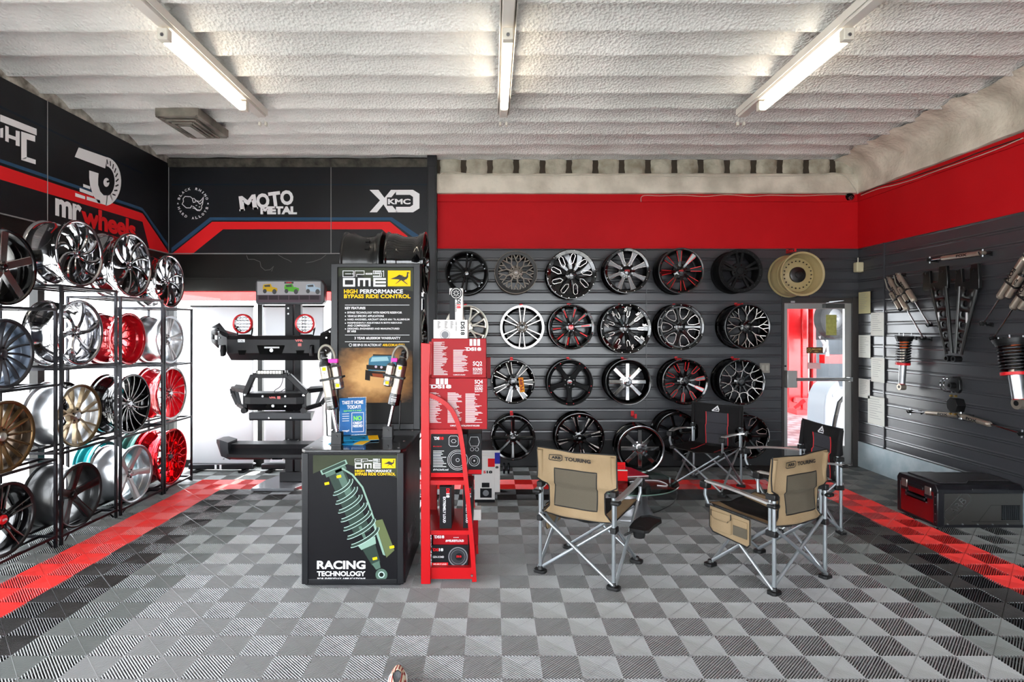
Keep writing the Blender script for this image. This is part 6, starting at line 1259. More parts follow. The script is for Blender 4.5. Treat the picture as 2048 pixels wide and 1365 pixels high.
    if pouch:
        sg = 1 if not tan else -1; X = sg * (hw + .018)
        if tan:
            M = frame((X, hd - .02, .27), (0, -1, 0), (0, 0, 1))
            s = MB(); s.prism([(0, .03), (.03, 0), (.32, -.02), (.34, 0), (.34, .17), (0, .185)], .01, M); po = s.build('side_pouch', TANF, t, bevel=.003); s = MB(); s.line2([(0, .03), (.03, 0), (.32, -.02), (.34, 0), (.34, .17), (0, .185)], .009, M, True, z=.0125); s.line2([(.02, .16), (.02, .12), (.05, .10), (.16, .10), (.19, .13), (.19, .165)], .008, M, z=.02); s.build('pouch_piping', TRIM, po)
            s = MB(); s.box(.02, .02, .01, .19, .155, .02, M); s.build('pouch_pocket', TANF, po, bevel=.008); s = MB(); s.box(.205, .03, .01, .32, .10, .018, M); s.build('mesh_pocket', MESH, po, bevel=.006); s = MB(); s.box(.205, .10, .01, .32, .145, .02, M); s.build('pocket_band', TANF, po, bevel=.004)
        else:
            s = MB(); s.lathe([(0, 0), (.045, .01), (.055, .08), (.05, .17), (.04, .18)], 16, Matrix.Translation((X, .10, .26))); s.build('drink_pouch', BLKF, t, smooth=60); s = MB(); s.box(X - .03, .06, .42, X + .03, .14, .45); s.build('pouch_strap', BLKF, t)
    if tray:
        X = hw + .13; Mt = Matrix.Translation((X, -.0, .375)) @ Matrix.Rotation(radians(5), 4, 'X')
        s = MB(); o = [(-.07, -.11), (-.06, -.135), (.04, -.14), (.065, -.12), (.075, -.02), (.10, .08), (.085, .125), (.0, .14), (-.05, .10), (-.07, 0)]
        s.prism(o, .006, Mt); n = len(o); vs = [(x_, y_, z_) for z_ in (.0, .02) for x_, y_ in o]; s.add(vs, [(i, (i + 1) % n, n + (i + 1) % n, n + i) for i in range(n)], Mt); tr = s.build('side_tray', RUB, t, smooth=30)
        s = MB(); s.lathe([(0, -.05), (.038, -.05), (.044, .008), (.040, .008), (.034, -.044), (0, -.044)], 20, Mt @ Matrix.Translation((-.01, -.085, 0))); s.build('cup_holder', RUB, tr, smooth=40); s = MB(); s.tube([(hw + .01, -.06, .30), (hw + .07, -.06, .34), (X - .02, -.07, .36)], .008, 8); s.build('tray_arm', RUB, tr)
    return t
folding_chair('tan folding chair seen from behind, nearest the red shelf unit, with a side tray', .705, 4.183, radians(-30.6), True, tray=True)
folding_chair('tan folding chair on the right with a pocketed side pouch facing the viewer', 1.956, 4.11, radians(27.8), True)
folding_chair('black folding chair facing the viewer in front of the wheel wall', 2.361, 6.33, radians(136.1), False)
folding_chair('black folding chair nearest the door, half hidden behind the right tan chair', 2.68, 5.13, radians(92.5), False, pouch=False)
# ================================================================ GLASS TABLE ON A WHEEL
TX, TY = 1.255, 5.43
t = thing('coffee_table', 'round glass coffee table on an upturned silver wheel, behind the left tan chair', 'table', (TX, TY, 0))
GW = mat('satin_wheel', '#77777a', .3, .8)
s = MB(); R = .255
pr = [(R, .0), (R, .012), (R - .02, .03), (R - .022, .05), (R - .05, .09), (R - .055, .24), (R - .03, .262), (R - .03, .272), (R - .06, .272), (R - .075, .25), (R - .07, .1), (R - .06, .01)]
s.lathe(pr, 56, Matrix.Translation((TX, TY, 0)), closed=True); s.build('wheel_base', GW, t, True, smooth=50)
s = MB(); s.beam([(.05, 0, .03), (.19, 0, .035)], .03, lambda r: .255); 
f_ = s.build('spoke', CHR, t, smooth=30); f_.location = (0, 0, 0)
for k in range(1, 5): dup(f_, t, rotation_euler=(0, 0, 2 * pi * k / 5))
s = MB(); s.lathe([(0, .262), (.05, .262), (.065, .25), (.06, .2), (0, .2)], 24); s.build('hub', CHR, t)
for k in range(4):
    a = pi / 4 + k * pi / 2; s = MB(); s.cyl((.235 * cos(a), .235 * sin(a), .20), (.235 * cos(a), .235 * sin(a), .292), .026, .026, 18); s.build('standoff', CHR2, t, smooth=40)
s = MB(); s.lathe([(0, .293), (.478, .293), (.482, .297), (.482, .301), (.478, .305), (0, .305)], 72); s.build('glass_top', glass('table_glass', '#b9c6c0', .14), t, smooth=40)
s = MB(); s.lathe([(.4825, .294), (.485, .299), (.4825, .304)], 72); s.build('polished_edge', mat('glass_edge', '#6f8a80', .15, .2), t)
zt = .306
RCD = mat('red_card', '#e0060f', .4)
t = thing('card_holder', 'bright red card holder standing on the glass table', 'holder', (1.21, 5.42, zt), radians(-6))
s = MB(); s.box(-.075, -.02, 0, .06, -.012, .10); s.box(-.085, .03, .06, .045, .045, .165); s.box(-.08, -.02, .0, .055, .04, .008); s.build('card_pocket', RCD, t, bevel=.002)
s = MB(); s.box(-.07, -.024, .098, .06, .01, .103); s.build('white_cards', PWHITE, t)
s = MB(); s.box(-.06, .028, .115, .03, .0295, .119); s.box(-.06, .028, .13, .03, .0295, .134); s.build('printed_lines', mat('print_dark_red', '#8c0a10', .5), t)
t = thing('booklet', 'dark red booklet lying open behind the red card holder', 'booklet', (1.36, 5.62, zt), radians(10))
s = MB(); s.add([(-.13, -.08, .03), (.14, -.08, .012), (.05, .13, .045), (-.13, .13, .075), (-.13, -.08, .0), (.14, -.08, .0), (.05, .13, .0), (-.13, .13, .0)], [(0, 1, 2, 3), (0, 4, 5, 1), (1, 5, 6, 2), (2, 6, 7, 3), (3, 7, 4, 0), (4, 7, 6, 5)]); s.build('cover', mat('crimson_cover', '#a8122e', .45), t)
s = MB(); s.box(-.128, -.083, .004, .138, -.0805, .013); s.build('page_edges', PWHITE, t)
t = thing('alloy_wheel', 'small chrome wheel model lying on the glass table, behind the left tan chair', 'wheel', (.96, 5.40, zt)); s = MB(); s.lathe([(.09, 0), (.095, .02), (.08, .045), (.07, .045), (.065, .02), (.02, .02), (0, .025)], 32); s.build('barrel', CHR, t, smooth=40); s = MB(); s.lathe([(0, .04), (.02, .04), (.02, .02)], 16); s.build('hub', CHR, t)
cable('white_cable', 'white cable curving across the glass table top', [(1.28, 5.36, zt + .005), (1.42, 5.42, zt + .004), (1.55, 5.40, zt + .004), (1.60, 5.30, zt + .004), (1.58, 5.22, zt + .004), (1.50, 5.24, zt + .004)], .0045, PWHITE, 'cable')
cable('floor_cable', 'black cable lying on the floor from the table towards the black chair', [(1.50, 5.38, .012), (1.62, 5.50, .008), (1.80, 5.72, .008), (1.93, 6.02, .008), (1.98, 6.22, .012)], .006, RUB, 'cable')
# small curved black pieces on the floor by the wall
for k, lab in ((0, 'left one of two small black rings standing on the floor under the wheel wall'), (1, 'right one of two small black rings standing on the floor under the wheel wall')):
    x = W(1008 + k * 9, 0, 6.9).x; t = thing('ring', lab, 'ring', (x, 6.9, 0), group='small black rings on the floor'); s = MB(); s.tube([(0, .055 * cos(a * pi / 10), .068 + .055 * sin(a * pi / 10)) for a in range(20)], .013, 8, True); s.build('ring_body', mat('blue_black', '#10141c', .2, .3), t, smooth=70)
# ================================================================ PORTABLE FRIDGE
fx0, fx1, fy0, fy1 = 3.872, 4.622, 5.0, 5.5
t = thing('portable_fridge', 'black and steel portable fridge with a red end panel, by the right wall', 'fridge', ((fx0 + fx1) / 2, 5.25, 0))
DS = mat('dark_stainless', '#55524f', .32, .75, bump=(200, .04)); PL = mat('fridge_plastic', '#17161a', .35); RPN = mat('fridge_red', '#7d1015', .25, .3, coat=.5)
s = MB(); s.box(fx0 + .012, fy0 + .008, .015, fx1, fy1 - .008, .305); s.build('cabinet', DS, t, True, bevel=.004)
s = MB(); s.box(fx0, fy0 + .045, .03, fx0 + .014, fy1 - .045, .30); s.build('end_panel', RPN, t, True, bevel=.003)
for y in (fy0, fy1 - .05):
    s = MB(); s.box(fx0 - .003, y, .01, fx0 + .06, y + .05, .31); s.build('corner_guard', PL, t, True, bevel=.008)
s = MB(); s.box(fx0 + .01, fy0 + .003, .005, fx1, fy1 - .003, .03); s.build('base_rail', PL, t, True, bevel=.003)
s = MB(); s.prism([(fy0 + .0, .30), (fy0 + .0, .335), (fy0 + .03, .375), (fy1 - .03, .375), (fy1, .335), (fy1, .30)], fx1 - fx0 + .004, frame((fx0 - .004, 0, 0), (0, 1, 0), (0, 0, 1))); lid = s.build('lid', PL, t, True, bevel=.006)
s = MB(); s.prism([(fx0 + .06, fy0 + .06), (fx0 + .30, fy0 + .06), (fx0 + .38, fy0 + .14), (fx1, fy0 + .14), (fx1, fy1 - .12), (fx0 + .36, fy1 - .12), (fx0 + .28, fy1 - .05), (fx0 + .06, fy1 - .05)], .012, Matrix.Translation((0, 0, .374))); s.build('lid_panel', mat('lid_grey', '#3a3739', .3, .3), lid, True, bevel=.005)
s = MB(); s.box(fx0 + .30, fy0 - .001, .303, fx0 + .62, fy0 + .02, .345); s.build('lid_handle', PL, lid, True, bevel=.006)
for y in (fy0 + .07, fy1 - .14):
    s = MB(); s.box(fx0 - .012, y, .262, fx0, y + .07, .335); s.build('latch', mat('latch_silver', '#a39c95', .3, .8), t, True, bevel=.005)
    s = MB(); s.box(fx0 - .006, y - .01, .235, fx0 + .004, y + .08, .268); s.build('latch_base', PL, t, True)
s = MB(); s.box(fx0 - .016, fy0 + .155, .285, fx0, fy1 - .16, .315); s.build('control_strip', PL, t, True, bevel=.004)
s = MB(); s.box(fx0 - .003, fy0 + .12, .185, fx0 + .002, fy1 - .12, .235); gr_ = s.build('handle_recess', GBLK, t, True); s = MB(); s.box(fx0 - .022, fy0 + .13, .20, fx0 - .006, fy1 - .13, .222); s.build('grab_handle', PL, gr_, True, bevel=.005)
for y in (fy0 + .125, fy1 - .125):
    for z in (.19, .23):
        s = MB(); s.cyl((fx0 - .002, y, z), (fx0 - .01, y, z), .007, .006, 8); s.build('handle_screw', SIL, t, True)
for z in (.05, .12, .20, .27):
    s = MB(); s.cyl((fx0 + .004, fy0 + .022, z), (fx0 - .008, fy0 + .022, z), .005, .004, 8); s.build('edge_rivet', SIL, t, True)
for k in range(5):
    s = MB(); s.cyl((fx0 + .09 + k * .13, fy0 + .008, .035), (fx0 + .09 + k * .13, fy0 - .001, .035), .006, .005, 8); s.build('base_rivet', SIL, t, True)
Mf = frame((fx0 + .12, fy0 + .0065, .055), (1, 0, 1.05), (-1.05, 0, 1)); s = MB()
s.line2([(.02, 0), (.25, 0), (.275, .02), (.275, .085), (.25, .10), (.0, .10), (-.012, .09), (-.012, .02)], .004, Mf, True); s.text('ARB', Mf, .17, .06, .055, .022, bold=-.005, z=.0002); s.build('embossed_badge', mat('bright_emboss', '#7a7876', .2, .8), t, True)
s = MB(); s.line2([(fx0 + .30, .055), (fx0 + .36, .055), (fx0 + .47, .20), (fx1 - .03, .20), (fx1 - .03, .055), (fx0 + .36, .055)], .004, frame((0, fy0 + .0065, 0), (1, 0, 0), (0, 0, 1))); s.build('panel_crease', mat('crease', '#2f2d2c', .3, .6), t, True)
s = MB(); s.box(fx0 + .56, fy0 + .003, .07, fx0 + .72, fy0 + .01, .20); vg = s.build('vent_grille', GBLK, t, True)
s = MB()
for k in range(9): s.box(fx0 + .57 + .017 * k, fy0 + .0, .075, fx0 + .575 + .017 * k, fy0 + .004, .195)
s.build('grille_slats', PL, vg, True)
# ================================================================ PARTS HUNG ON THE RIGHT WALL
FOX = mat('brushed_shock', '#b5aa9c', .3, .8); SPR = mat('black_spring', '#131316', .25, coat=.3); ORG = mat('orange_rubber', '#e5631a', .5); PEG = mat('black_peg', '#0e0e10', .4)
def PR(px, py, d=.09): return WX(px, py, XR - d)
def peg(t, p):
    s = MB(); s.box(XR - .02, p.y - .018, p.z - .03, XR - .008, p.y + .018, p.z + .012); s.tube([(XR - .015, p.y, p.z - .01), (p.x - .03, p.y, p.z - .012), (p.x - .04, p.y, p.z + .012)], .006, 8); s.build('wall_peg', PEG, t, True)
def wshock(name, lab, cat, top, bot, kb, r, res=None, d=.09, grp=None, rodr=.008, lettering='FOX', flip=1):
    A, B = PR(*top, d), PR(*bot, d); u = (B - A).normalized(); L = (B - A).length; n = Vector((-1, 0, 0)); sd_ = n.cross(u).normalized() * -1
    t = thing(name, lab, cat, B, group=grp); q = lambda k, o=0, e=0: A + u * (L * k) + sd_ * o + n * e
    s = MB(); s.cyl(q(.04), q(.07), r * .7, r * .9); s.cyl(q(.07), q(kb - .03), r, r, 24); s.cyl(q(kb - .03), q(kb), r * 1.06, r * .8, 24); s.build('body_tube', FOX, t, True)
    s = MB(); s.cyl(q(kb), q(.97), rodr, rodr, 12); s.build('piston_rod', CHR, t, True)
    for k in (.015, .985):
        s = MB(); c = q(k); s.cyl(c + n * .022, c - n * .022, .019, .019, 18); s.build('end_eye', BLK if k > .5 else FOX, t, True); s = MB(); s.cyl(c - sd_ * .035 + n * .0, c + sd_ * .035, .007, .007, 10); s.build('eye_pin', STEEL, t, True)
        peg(t, c)
    s = MB(); hgt = r * 1.1; lw = min(L * kb * .35, .13)
    up = -sd_ * flip
    s.text(lettering, frame(q(kb * .32, 0, r + .001) - up * hgt / 2 if flip > 0 else q(kb * .32 + lw / L, 0, r + .001) - up * hgt / 2, u * flip, up), lw, hgt, bold=.05); s.build('lettering', BLK, t, True)
    if res:
        o = res; s = MB(); s.cyl(q(kb * .38, o, .01), q(kb * .86, o, .01), r * .85, r * .85, 20); s.build('reservoir', FOX, t, True); s = MB(); s.cyl(q(kb * .86, o, .01), q(kb * .89, o, .01), r * .9, r * .6, 20); s.cyl(q(kb * .34, o, .01), q(kb * .38, o, .01), r * .5, r * .85, 20); s.build('reservoir_cap', BLK, t, True)
        s = MB(); s.tube([q(.03), q(-.01, o * .5, .02), q(kb * .2, o * 1.0, .02), q(kb * .35, o, .01)], .008, 8); s.build('hose', HOSE, t, True)
        s = MB(); s.box(-abs(o) / 2 - r, -r * 1.15, -.008, abs(o) / 2 + r, r * 1.1, .008, frame(q(kb * .62, o / 2, .004), sd_, n)); s.build('strap', RUB, t, True, bevel=.003)
        s = MB(); c = q(kb * .52, o, r * .85 + .011); s.text('FOX', frame(c - u * .03, u, -sd_), .06, .022, bold=.05); s.build('lettering', BLK, t, True)
    return t
wshock('steering_damper', 'silver steering damper hung level near the top of the right wall', 'damper', (1967, 506), (1858, 520.5), .74, .024, flip=-1)
wshock('shock_absorber', 'silver remote-reservoir shock absorber, leftmost on the right wall', 'shock absorber', (1777, 555), (1848, 679), .55, .030, .066, grp='shock absorbers on the right wall')
wshock('shock_absorber', 'silver remote-reservoir shock absorber, second from the left on the right wall', 'shock absorber', (1795, 548), (1860, 652), .55, .030, .066, grp='shock absorbers on the right wall')
wshock('shock_absorber', 'silver shock absorber slanting down-left, upper one at the right edge', 'shock absorber', (2056, 508), (1965, 650), .60, .034, -.072, grp='shock absorbers on the right wall', flip=1)
wshock('shock_absorber', 'silver shock absorber slanting down-left, lower one at the right edge', 'shock absorber', (2074, 545), (1985, 679), .52, .034, -.072, grp='shock absorbers on the right wall', flip=1)
wshock('steering_damper', 'left arm of the low silver damper pair, its rod pointing left', 'damper', (1924, 832), (1819, 823.5), .66, .022, flip=-1, d=.12)
wshock('steering_damper', 'right arm of the low silver damper pair, its rod pointing right', 'damper', (1918, 831), (2046, 869), .52, .026, flip=1, d=.10)
def coilover(lab, top, bot, R, ksp, red, orange, n=8, d=.13):
    A, B = PR(*top, d), PR(*bot, d); A.y = (A.y + B.y) / 2 if False else A.y; u = (B - A).normalized(); L = (B - A).length; x = u.orthogonal().normalized(); y = u.cross(x); q = lambda k: A + u * (L * k)
    t = thing('coilover', lab, 'coilover', B, group='coilovers on the right wall')
    s = MB(); s.cyl(q(0), q(.06), R * 1.25, R * 1.15, 28); s.cyl(q(.06), q(.10), R * 1.1, R * 1.02, 28); s.build('top_mount', SATB, t, True)
    for a in (0, 2.1, 4.2):
        s = MB(); c = q(0) + x * (R * .9 * cos(a)) + y * (R * .9 * sin(a)); s.cyl(c, c - u * .03, .005, .005, 8); s.build('mount_stud', SIL, t, True)
    s = MB(); s.cyl(q(.08), q(ksp + .02), R * .42, R * .42, 20); s.build('inner_tube', FOX, t, True)
    if orange: s = MB(); s.cyl(q(.10), q(.24), R * .60, R * .55, 20); s.build('bump_stop', ORG, t, True)
    s = MB(); s.tube([q(.09 + (ksp - .1) * i / (n * 14)) + x * (R * .88 * cos(2 * pi * i / 14)) + y * (R * .88 * sin(2 * pi * i / 14)) for i in range(n * 14 + 1)], R * .13, 8); s.build('coil_spring', SPR, t, True, smooth=70)
    s = MB(); s.cyl(q(ksp), q(ksp + .045), R * .98, R * .98, 28); s.build('red_collar', RED, t, True)
    s = MB(); s.cyl(q(ksp + .04), q(.90), R * .50, R * .46, 22); s.build('lower_tube', SIL, t, True)
    s = MB(); s.cyl(q(.88), q(.91), R * .4, R * .4); s.build('seal', RED, t, True)
    s = MB(); c = q(.965); s.cyl(c + Vector((-.03, 0, 0)), c + Vector((.03, 0, 0)), R * .5, R * .5, 20); s.build('lower_eye', FOX, t, True); s = MB(); s.cyl(c + Vector((-.033, 0, 0)), c + Vector((.033, 0, 0)), R * .22, R * .22, 14); s.build('eye_bush', BLK, t, True)
    if orange == 2: s = MB(); s.prism([(-R * 1.1, 0), (0, -R * .5), (R * 1.2, 0), (0, R * .7)], .006, frame(q(-.005), x, y)); s.build('orange_plate', ORG, t, True)
    peg(t, q(.03))
coilover('slim coil-over strut with a red collar at the left of the right wall', (1809, 672), (1803, 778), .072, .50, 1, 1)
coilover('large coil-over strut with an orange top plate at the right edge', (2021, 679), (2040, 812), .105, .50, 1, 2)
# ladder-type control arms
def arm(lab, TL, TR, BL, BR, bush, holes, blk, d=.10):
    MR_ = frame((XR - d, 0, 0), (0, -1, 0), (0, 0, 1)); c2d = lambda p: (-PR(*p, d).y, PR(*p, d).z)
    tl, tr_, bl, br, bu = map(c2d, (TL, TR, BL, BR, bush)); t = thing('control_arm', lab, 'control arm', (XR - d, -bu[0], bu[1]), group='black control arms on the right wall')
    s = MB(); n = len(holes); V2 = lambda a, b_, k: (a[0] + (b_[0] - a[0]) * k, a[1] + (b_[1] - a[1]) * k)
    for i in range(n):
        k0, k1 = i / n, (i + 1) / n; Q = [V2(tl, bl, k0), V2(tr_, br, k0), V2(tr_, br, k1), V2(tl, bl, k1)]
        bil = lambda a, b_: tuple((Q[0][j] * (1 - a) * (1 - b_) + Q[1][j] * a * (1 - b_) + Q[2][j] * a * b_ + Q[3][j] * (1 - a) * b_) for j in (0, 1))
        cx, cy = bil(.5, .5); rr_ = holes[i]; N = 24; vs = []
        for h_ in range(N):
            a = 2 * pi * h_ / N + pi / N; dx, dy = cos(a), sin(a); m = max(abs(dx), abs(dy)); o = bil(.5 + .5 * dx / m, .5 + .5 * dy / m); ang = atan2(o[1] - cy, o[0] - cx)
            vs += [(*o, 0), (cx + rr_ * cos(ang), cy + rr_ * sin(ang), 0), (cx + rr_ * .86 * cos(ang), cy + rr_ * .86 * sin(ang), -.012)]
        s.add(vs, [f for h_ in range(N) for f in ((3 * h_, 3 * ((h_ + 1) % N), 3 * ((h_ + 1) % N) + 1, 3 * h_ + 1), (3 * h_ + 1, 3 * ((h_ + 1) % N) + 1, 3 * ((h_ + 1) % N) + 2, 3 * h_ + 2))], MR_)
    s.build('web_plate', SATB, t, True, solid=.004, smooth=30)
    for a, b_ in ((tl, bl), (tr_, br)):
        s = MB(); s.cyl(MR_ @ Vector((*a, -.005)), MR_ @ Vector((*V2(b_, bu, .35), -.005)), .017, .015, 14); s.build('side_tube', SATB, t, True)
    s = MB(); c = MR_ @ Vector((*bu, 0)); s.lathe([(.030, -.035), (.030, .035), (.018, .035), (.018, -.035)], 24, frame(c, (0, -1, 0), (0, 0, 1)), closed=True); s.build('bushing', SATB, t, True)
    a, b_ = c2d(blk[0]), c2d(blk[1]); w_ = b_[0] - a[0]; h_ = a[1] - b_[1]
    s = MB(); s.prism([(a[0], b_[1]), (b_[0] , b_[1]), (b_[0], b_[1] + h_ * .42), (b_[0] - w_ * .04, a[1]), (b_[0] - w_ * .34, a[1]), (b_[0] - w_ * .40, b_[1] + h_ * .34), (a[0] + w_ * .30, b_[1] + h_ * .30), (a[0] + w_ * .26, a[1] - h_ * .12), (a[0] + w_ * .02, a[1] - h_ * .2), (a[0] - w_ * .04, b_[1] + h_ * .2)], .032, MR_ @ Matrix.Translation((0, 0, -.03))); s.build('axle_bracket', SATB, t, True, bevel=.004)
    for k in (.14, .86):
        s = MB(); p = MR_ @ Vector((a[0] + w_ * k, b_[1] + h_ * .75, .02)); s.cyl(p, p + Vector((-.012, 0, 0)), .016, .013, 6); s.build('bracket_bolt', BLK, t, True)
    s = MB(); k = .46; p = V2(V2(tl, bl, k), V2(tr_, br, k), .12 if TL[0] < 1900 else .72); s.box(p[0] - .006, p[1] - .05, .002, p[0] + .016, p[1] + .05, .003, MR_); s.build('maker_sticker', PWHITE, t, True)
    peg(t, MR_ @ Vector((*V2(tl, tr_, .5), 0)))
arm('black ladder-style control arm with round holes, left of the pair', (1861.5, 578), (1891, 573), (1888, 704), (1905, 701), (1898.5, 717.5), [.032, .031, .030, .028, .026, .024], ((1847, 538), (1895, 577)))
arm('black ladder-style control arm with round holes, right of the pair', (1918.5, 573), (1953, 579), (1909, 701), (1926, 704), (1913, 718.5), [.033, .032, .031, .029, .027, .025], ((1911, 533), (1958, 577)))
# steering stabiliser bracket
t = thing('clamp_bracket', 'black clamp bracket with two steel U-bolts above the damper pair', 'bracket', PR(1910, 800))
c = PR(1903, 771, .10); MR_ = frame(c, (0, -1, 0), (0, 0, 1))
s = MB(); s.prism([(-.03, .085), (.06, .09), (.085, .05), (.09, -.04), (.06, -.075), (-.03, -.06), (-.045, 0)], .03, MR_ @ Matrix.Translation((0, 0, -.04))); s.prism([(-.03, .085), (.06, .09), (.06, .075), (-.03, .07)], .08, MR_ @ Matrix.Translation((0, 0, -.04))); s.build('clamp_plate', SATB, t, True, bevel=.003)
for o in (.0, .035):
    s = MB(); s.tube([MR_ @ Vector((.02 + .075 * cos(a) - .02, .065 * sin(a), .02 + o)) for a in [pi * .55 + k * pi * .9 / 10 for k in range(11)]] + [MR_ @ Vector((.07, -.062, .02 + o))], .006, 8); s.build('u_bolt', CHR, t, True)
s = MB(); s.lathe([(.03, 0), (.03, .05), (.018, .05), (.018, 0)], 20, MR_ @ Matrix.Translation((.02, 0, -.01)), closed=True); s.build('clamp_ring', SATB, t, True)
s = MB(); c2_ = PR(1912, 812, .12); s.prism([(-.06, .04), (-.02, .075), (.05, .07), (.075, .01), (.05, -.06), (-.01, -.065), (-.055, -.03)], .09, frame(c2_, (0, -1, 0), (0, 0, 1)) @ Matrix.Translation((0, 0, -.04))); s.build('damper_block', SATB, t, True, bevel=.004)
for px, py in ((1904, 792), (1913, 793), (1903, 828), (1913, 829)):
    s = MB(); p = PR(px, py, .135); s.cyl(p, p + Vector((-.02, 0, 0)), .012, .01, 6); s.build('brass_nut', mat('brass_zinc', '#a88a4a', .3, .8), t, True)
s = MB(); s.box(XR - .12, c.y - .01, c.z - .01, XR - .01, c.y + .01, c.z + .01); s.build('wall_peg', PEG, t, True)
# ================================================================ SHOE
t = thing('sneaker', 'red and beige patterned sneaker cut off by the bottom edge of the photo', 'shoe', (-.45, 2.72, 0))
out = [(-.042, -.14), (-.047, -.06), (-.048, .03), (-.046, .10), (-.03, .145), (.0, .158), (.028, .145), (.044, .10), (.046, .03), (.036, -.05), (.036, -.12), (.0, -.15)]
s = MB(); s.prism(out, .032, Matrix.Rotation(.12, 4, 'Z')); s.build('sole', mat('sole_white', '#dfe4e6', .5), t, bevel=.006)
def up(u, v):
    a = 2 * pi * u; k = 1 - .55 * v ** 1.6; x = .044 * cos(a) * k; y = (.148 * sin(a)) * (1 - .5 * v ** 2) - .03 * v; z = .03 + (.062 + .022 * (y < 0)) * sin(v * pi / 2); return (x, y, z)
s = MB(); s.grid(up, 24, 10, M=Matrix.Rotation(.12, 4, 'Z')); sh = bpy.data.materials.new('knit_upper'); sh.use_nodes = True; nt = sh.node_tree; b = nt.nodes['Principled BSDF']; b.inputs['Roughness'].default_value = .9
wv_ = nt.nodes.new('ShaderNodeTexWave'); wv_.inputs['Scale'].default_value = 22; wv_.inputs['Distortion'].default_value = 2.5; tc = nt.nodes.new('ShaderNodeTexCoord'); r_ = nt.nodes.new('ShaderNodeValToRGB')
for e, (p_, c_) in zip(r_.color_ramp.elements, ((.25, '#8e2a2a'), (.6, '#d9c8ae'))): e.position = p_; e.color = lin(c_)
e = r_.color_ramp.elements.new(.4); e.color = lin('#c98a78'); nt.links.new(tc.outputs['Object'], wv_.inputs['Vector']); nt.links.new(wv_.outputs['Fac'], r_.inputs[0]); nt.links.new(r_.outputs[0], b.inputs['Base Color'])
s.build('upper', sh, t, smooth=80)
s = MB(); s.lathe([(0, 0), (.018, .002), (.024, -.006)], 16, Matrix.Rotation(.12, 4, 'Z') @ Matrix.Translation((0, -.035, .108)) @ Matrix.Diagonal((1, 1.9, 1, 1))); s.build('insole', mat('grey_knit', '#6b6f73', .9, bump=(200, .6)), t)
for k in range(5):
    s = MB(); y = .035 + .018 * k; zz = .094 - .008 * k; s.tube([(-.022, y, zz - .012), (0, y + .006, zz), (.022, y, zz - .012)], .0032, 6, M=Matrix.Rotation(.12, 4, 'Z')); s.build('lace', mat('lace_beige', '#e3d7bf', .8), t, smooth=70)
# ================================================================ WORKSHOP BEYOND THE DOOR
chk = bpy.data.materials.new('workshop_tiles'); chk.use_nodes = True; nt = chk.node_tree; b = nt.nodes['Principled BSDF']; b.inputs['Roughness'].default_value = .35
tc = nt.nodes.new('ShaderNodeTexCoord'); ck = nt.nodes.new('ShaderNodeTexChecker'); ck.inputs['Scale'].default_value = 5; ck.inputs[1].default_value = lin('#77777a'); ck.inputs[2].default_value = lin('#a9a9ac')
nt.links.new(tc.outputs['Object'], ck.inputs[0]); nt.links.new(ck.outputs[0], b.inputs['Base Color'])
w = MB(); w.box(1.2, YB + .145, -.06, 14, 16, 0); w.build('floor_2', chk, kind='structure')
w = MB(); w.box(3.0, 7.9, .001, 9, 8.3, .002); tag(w.build('border_strip', fr_), kind='structure').name = 'trim_8'
w = MB(); w.box(XB, YB + .14, 3.95, 14, 14.0, 4.1); w.build('added_roof', mat('added_roof_grey', '#b5b5b5', .8), kind='structure')  # unseen roof, added to keep sky light off the workshop
w = MB(); w.box(1.2, 15.8, 0, 14, 16, 4.2); w.build('wall_far', mat('workshop_wall', '#4c5258', .7, var=(1.5, '#30353a')), kind='structure')
w = MB(); w.box(XB, YB + .14, 0, XB + .14, 12, 4.0); w.build('wall_far_side', mat('workshop_side', '#a8a8a8', .8), kind='structure').name = 'wall_workshop'
LR = mat('lift_red', '#e3101a', .3, coat=.3, spec=.6); Yl = 12.1
t = thing('car_lift', 'bright red two-post car lift column seen through the glass door', 'lift', (6.6, Yl, 0))
lx = lambda px, Y=Yl: (px - 985) / F * Y
s = MB(); s.box(lx(1577), Yl, 0, lx(1603), Yl + .35, 3.4); s.box(lx(1603), Yl - .04, 0, lx(1613), Yl + .35, 3.4); s.build('column', LR, t, True, bevel=.01)
s = MB(); s.box(lx(1614), Yl + .1, 0, lx(1622), Yl + .4, 3.4); s.box(lx(1631), Yl + .1, 0, lx(1638), Yl + .4, 3.4); s.build('inner_channel', LR, t, True, bevel=.008)
s = MB(); s.box(lx(1622), Yl + .3, .5, lx(1631), Yl + .4, 3.4); s.build('channel_back', mat('dark_red', '#4a0d10', .5), t, True)
s = MB(); s.cyl((lx(1626), Yl + .2, .3), (lx(1626), Yl + .2, 1.35), .05, .05); s.build('ram', CHR2, t, True)
s = MB(); s.box(lx(1614), Yl - .02, .92, lx(1640), Yl + .2, 1.04); s.build('carriage_band', mat('lift_grey', '#5a3030', .5), t, True)
s = MB(); s.box(lx(1576), Yl - .35, 0, lx(1648), Yl + .1, .10); s.prism([(0, .1), (.35, .1), (.35, .55), (.22, .6)], .05, frame((lx(1618), Yl - .03, 0), (1, 0, 0), (0, 0, 1))); s.bar((lx(1574), Yl - .3, .3), (lx(1650), Yl - .4, .28), .09, .09); s.bar((lx(1574), Yl - .3, .14), (lx(1590), Yl - .4, .3), .06, .06); s.build('base_foot', LR, t, True)
s = MB(); s.box(lx(1644), Yl - .1, FH - (727 - 662) / F * Yl, lx(1692), Yl + .1, FH - (710 - 662) / F * Yl); s.build('swing_arm', LR, t, True)
s = MB(); s.sph((lx(1590), Yl - .05, FH - (800 - 662) / F * Yl), .06, 8); s.build('knob', BLK, t, True)
t = thing('tyre', 'large black car tyre raised high beyond the door', 'tyre', (lx(1668, 11.2), 11.2, 1.9))
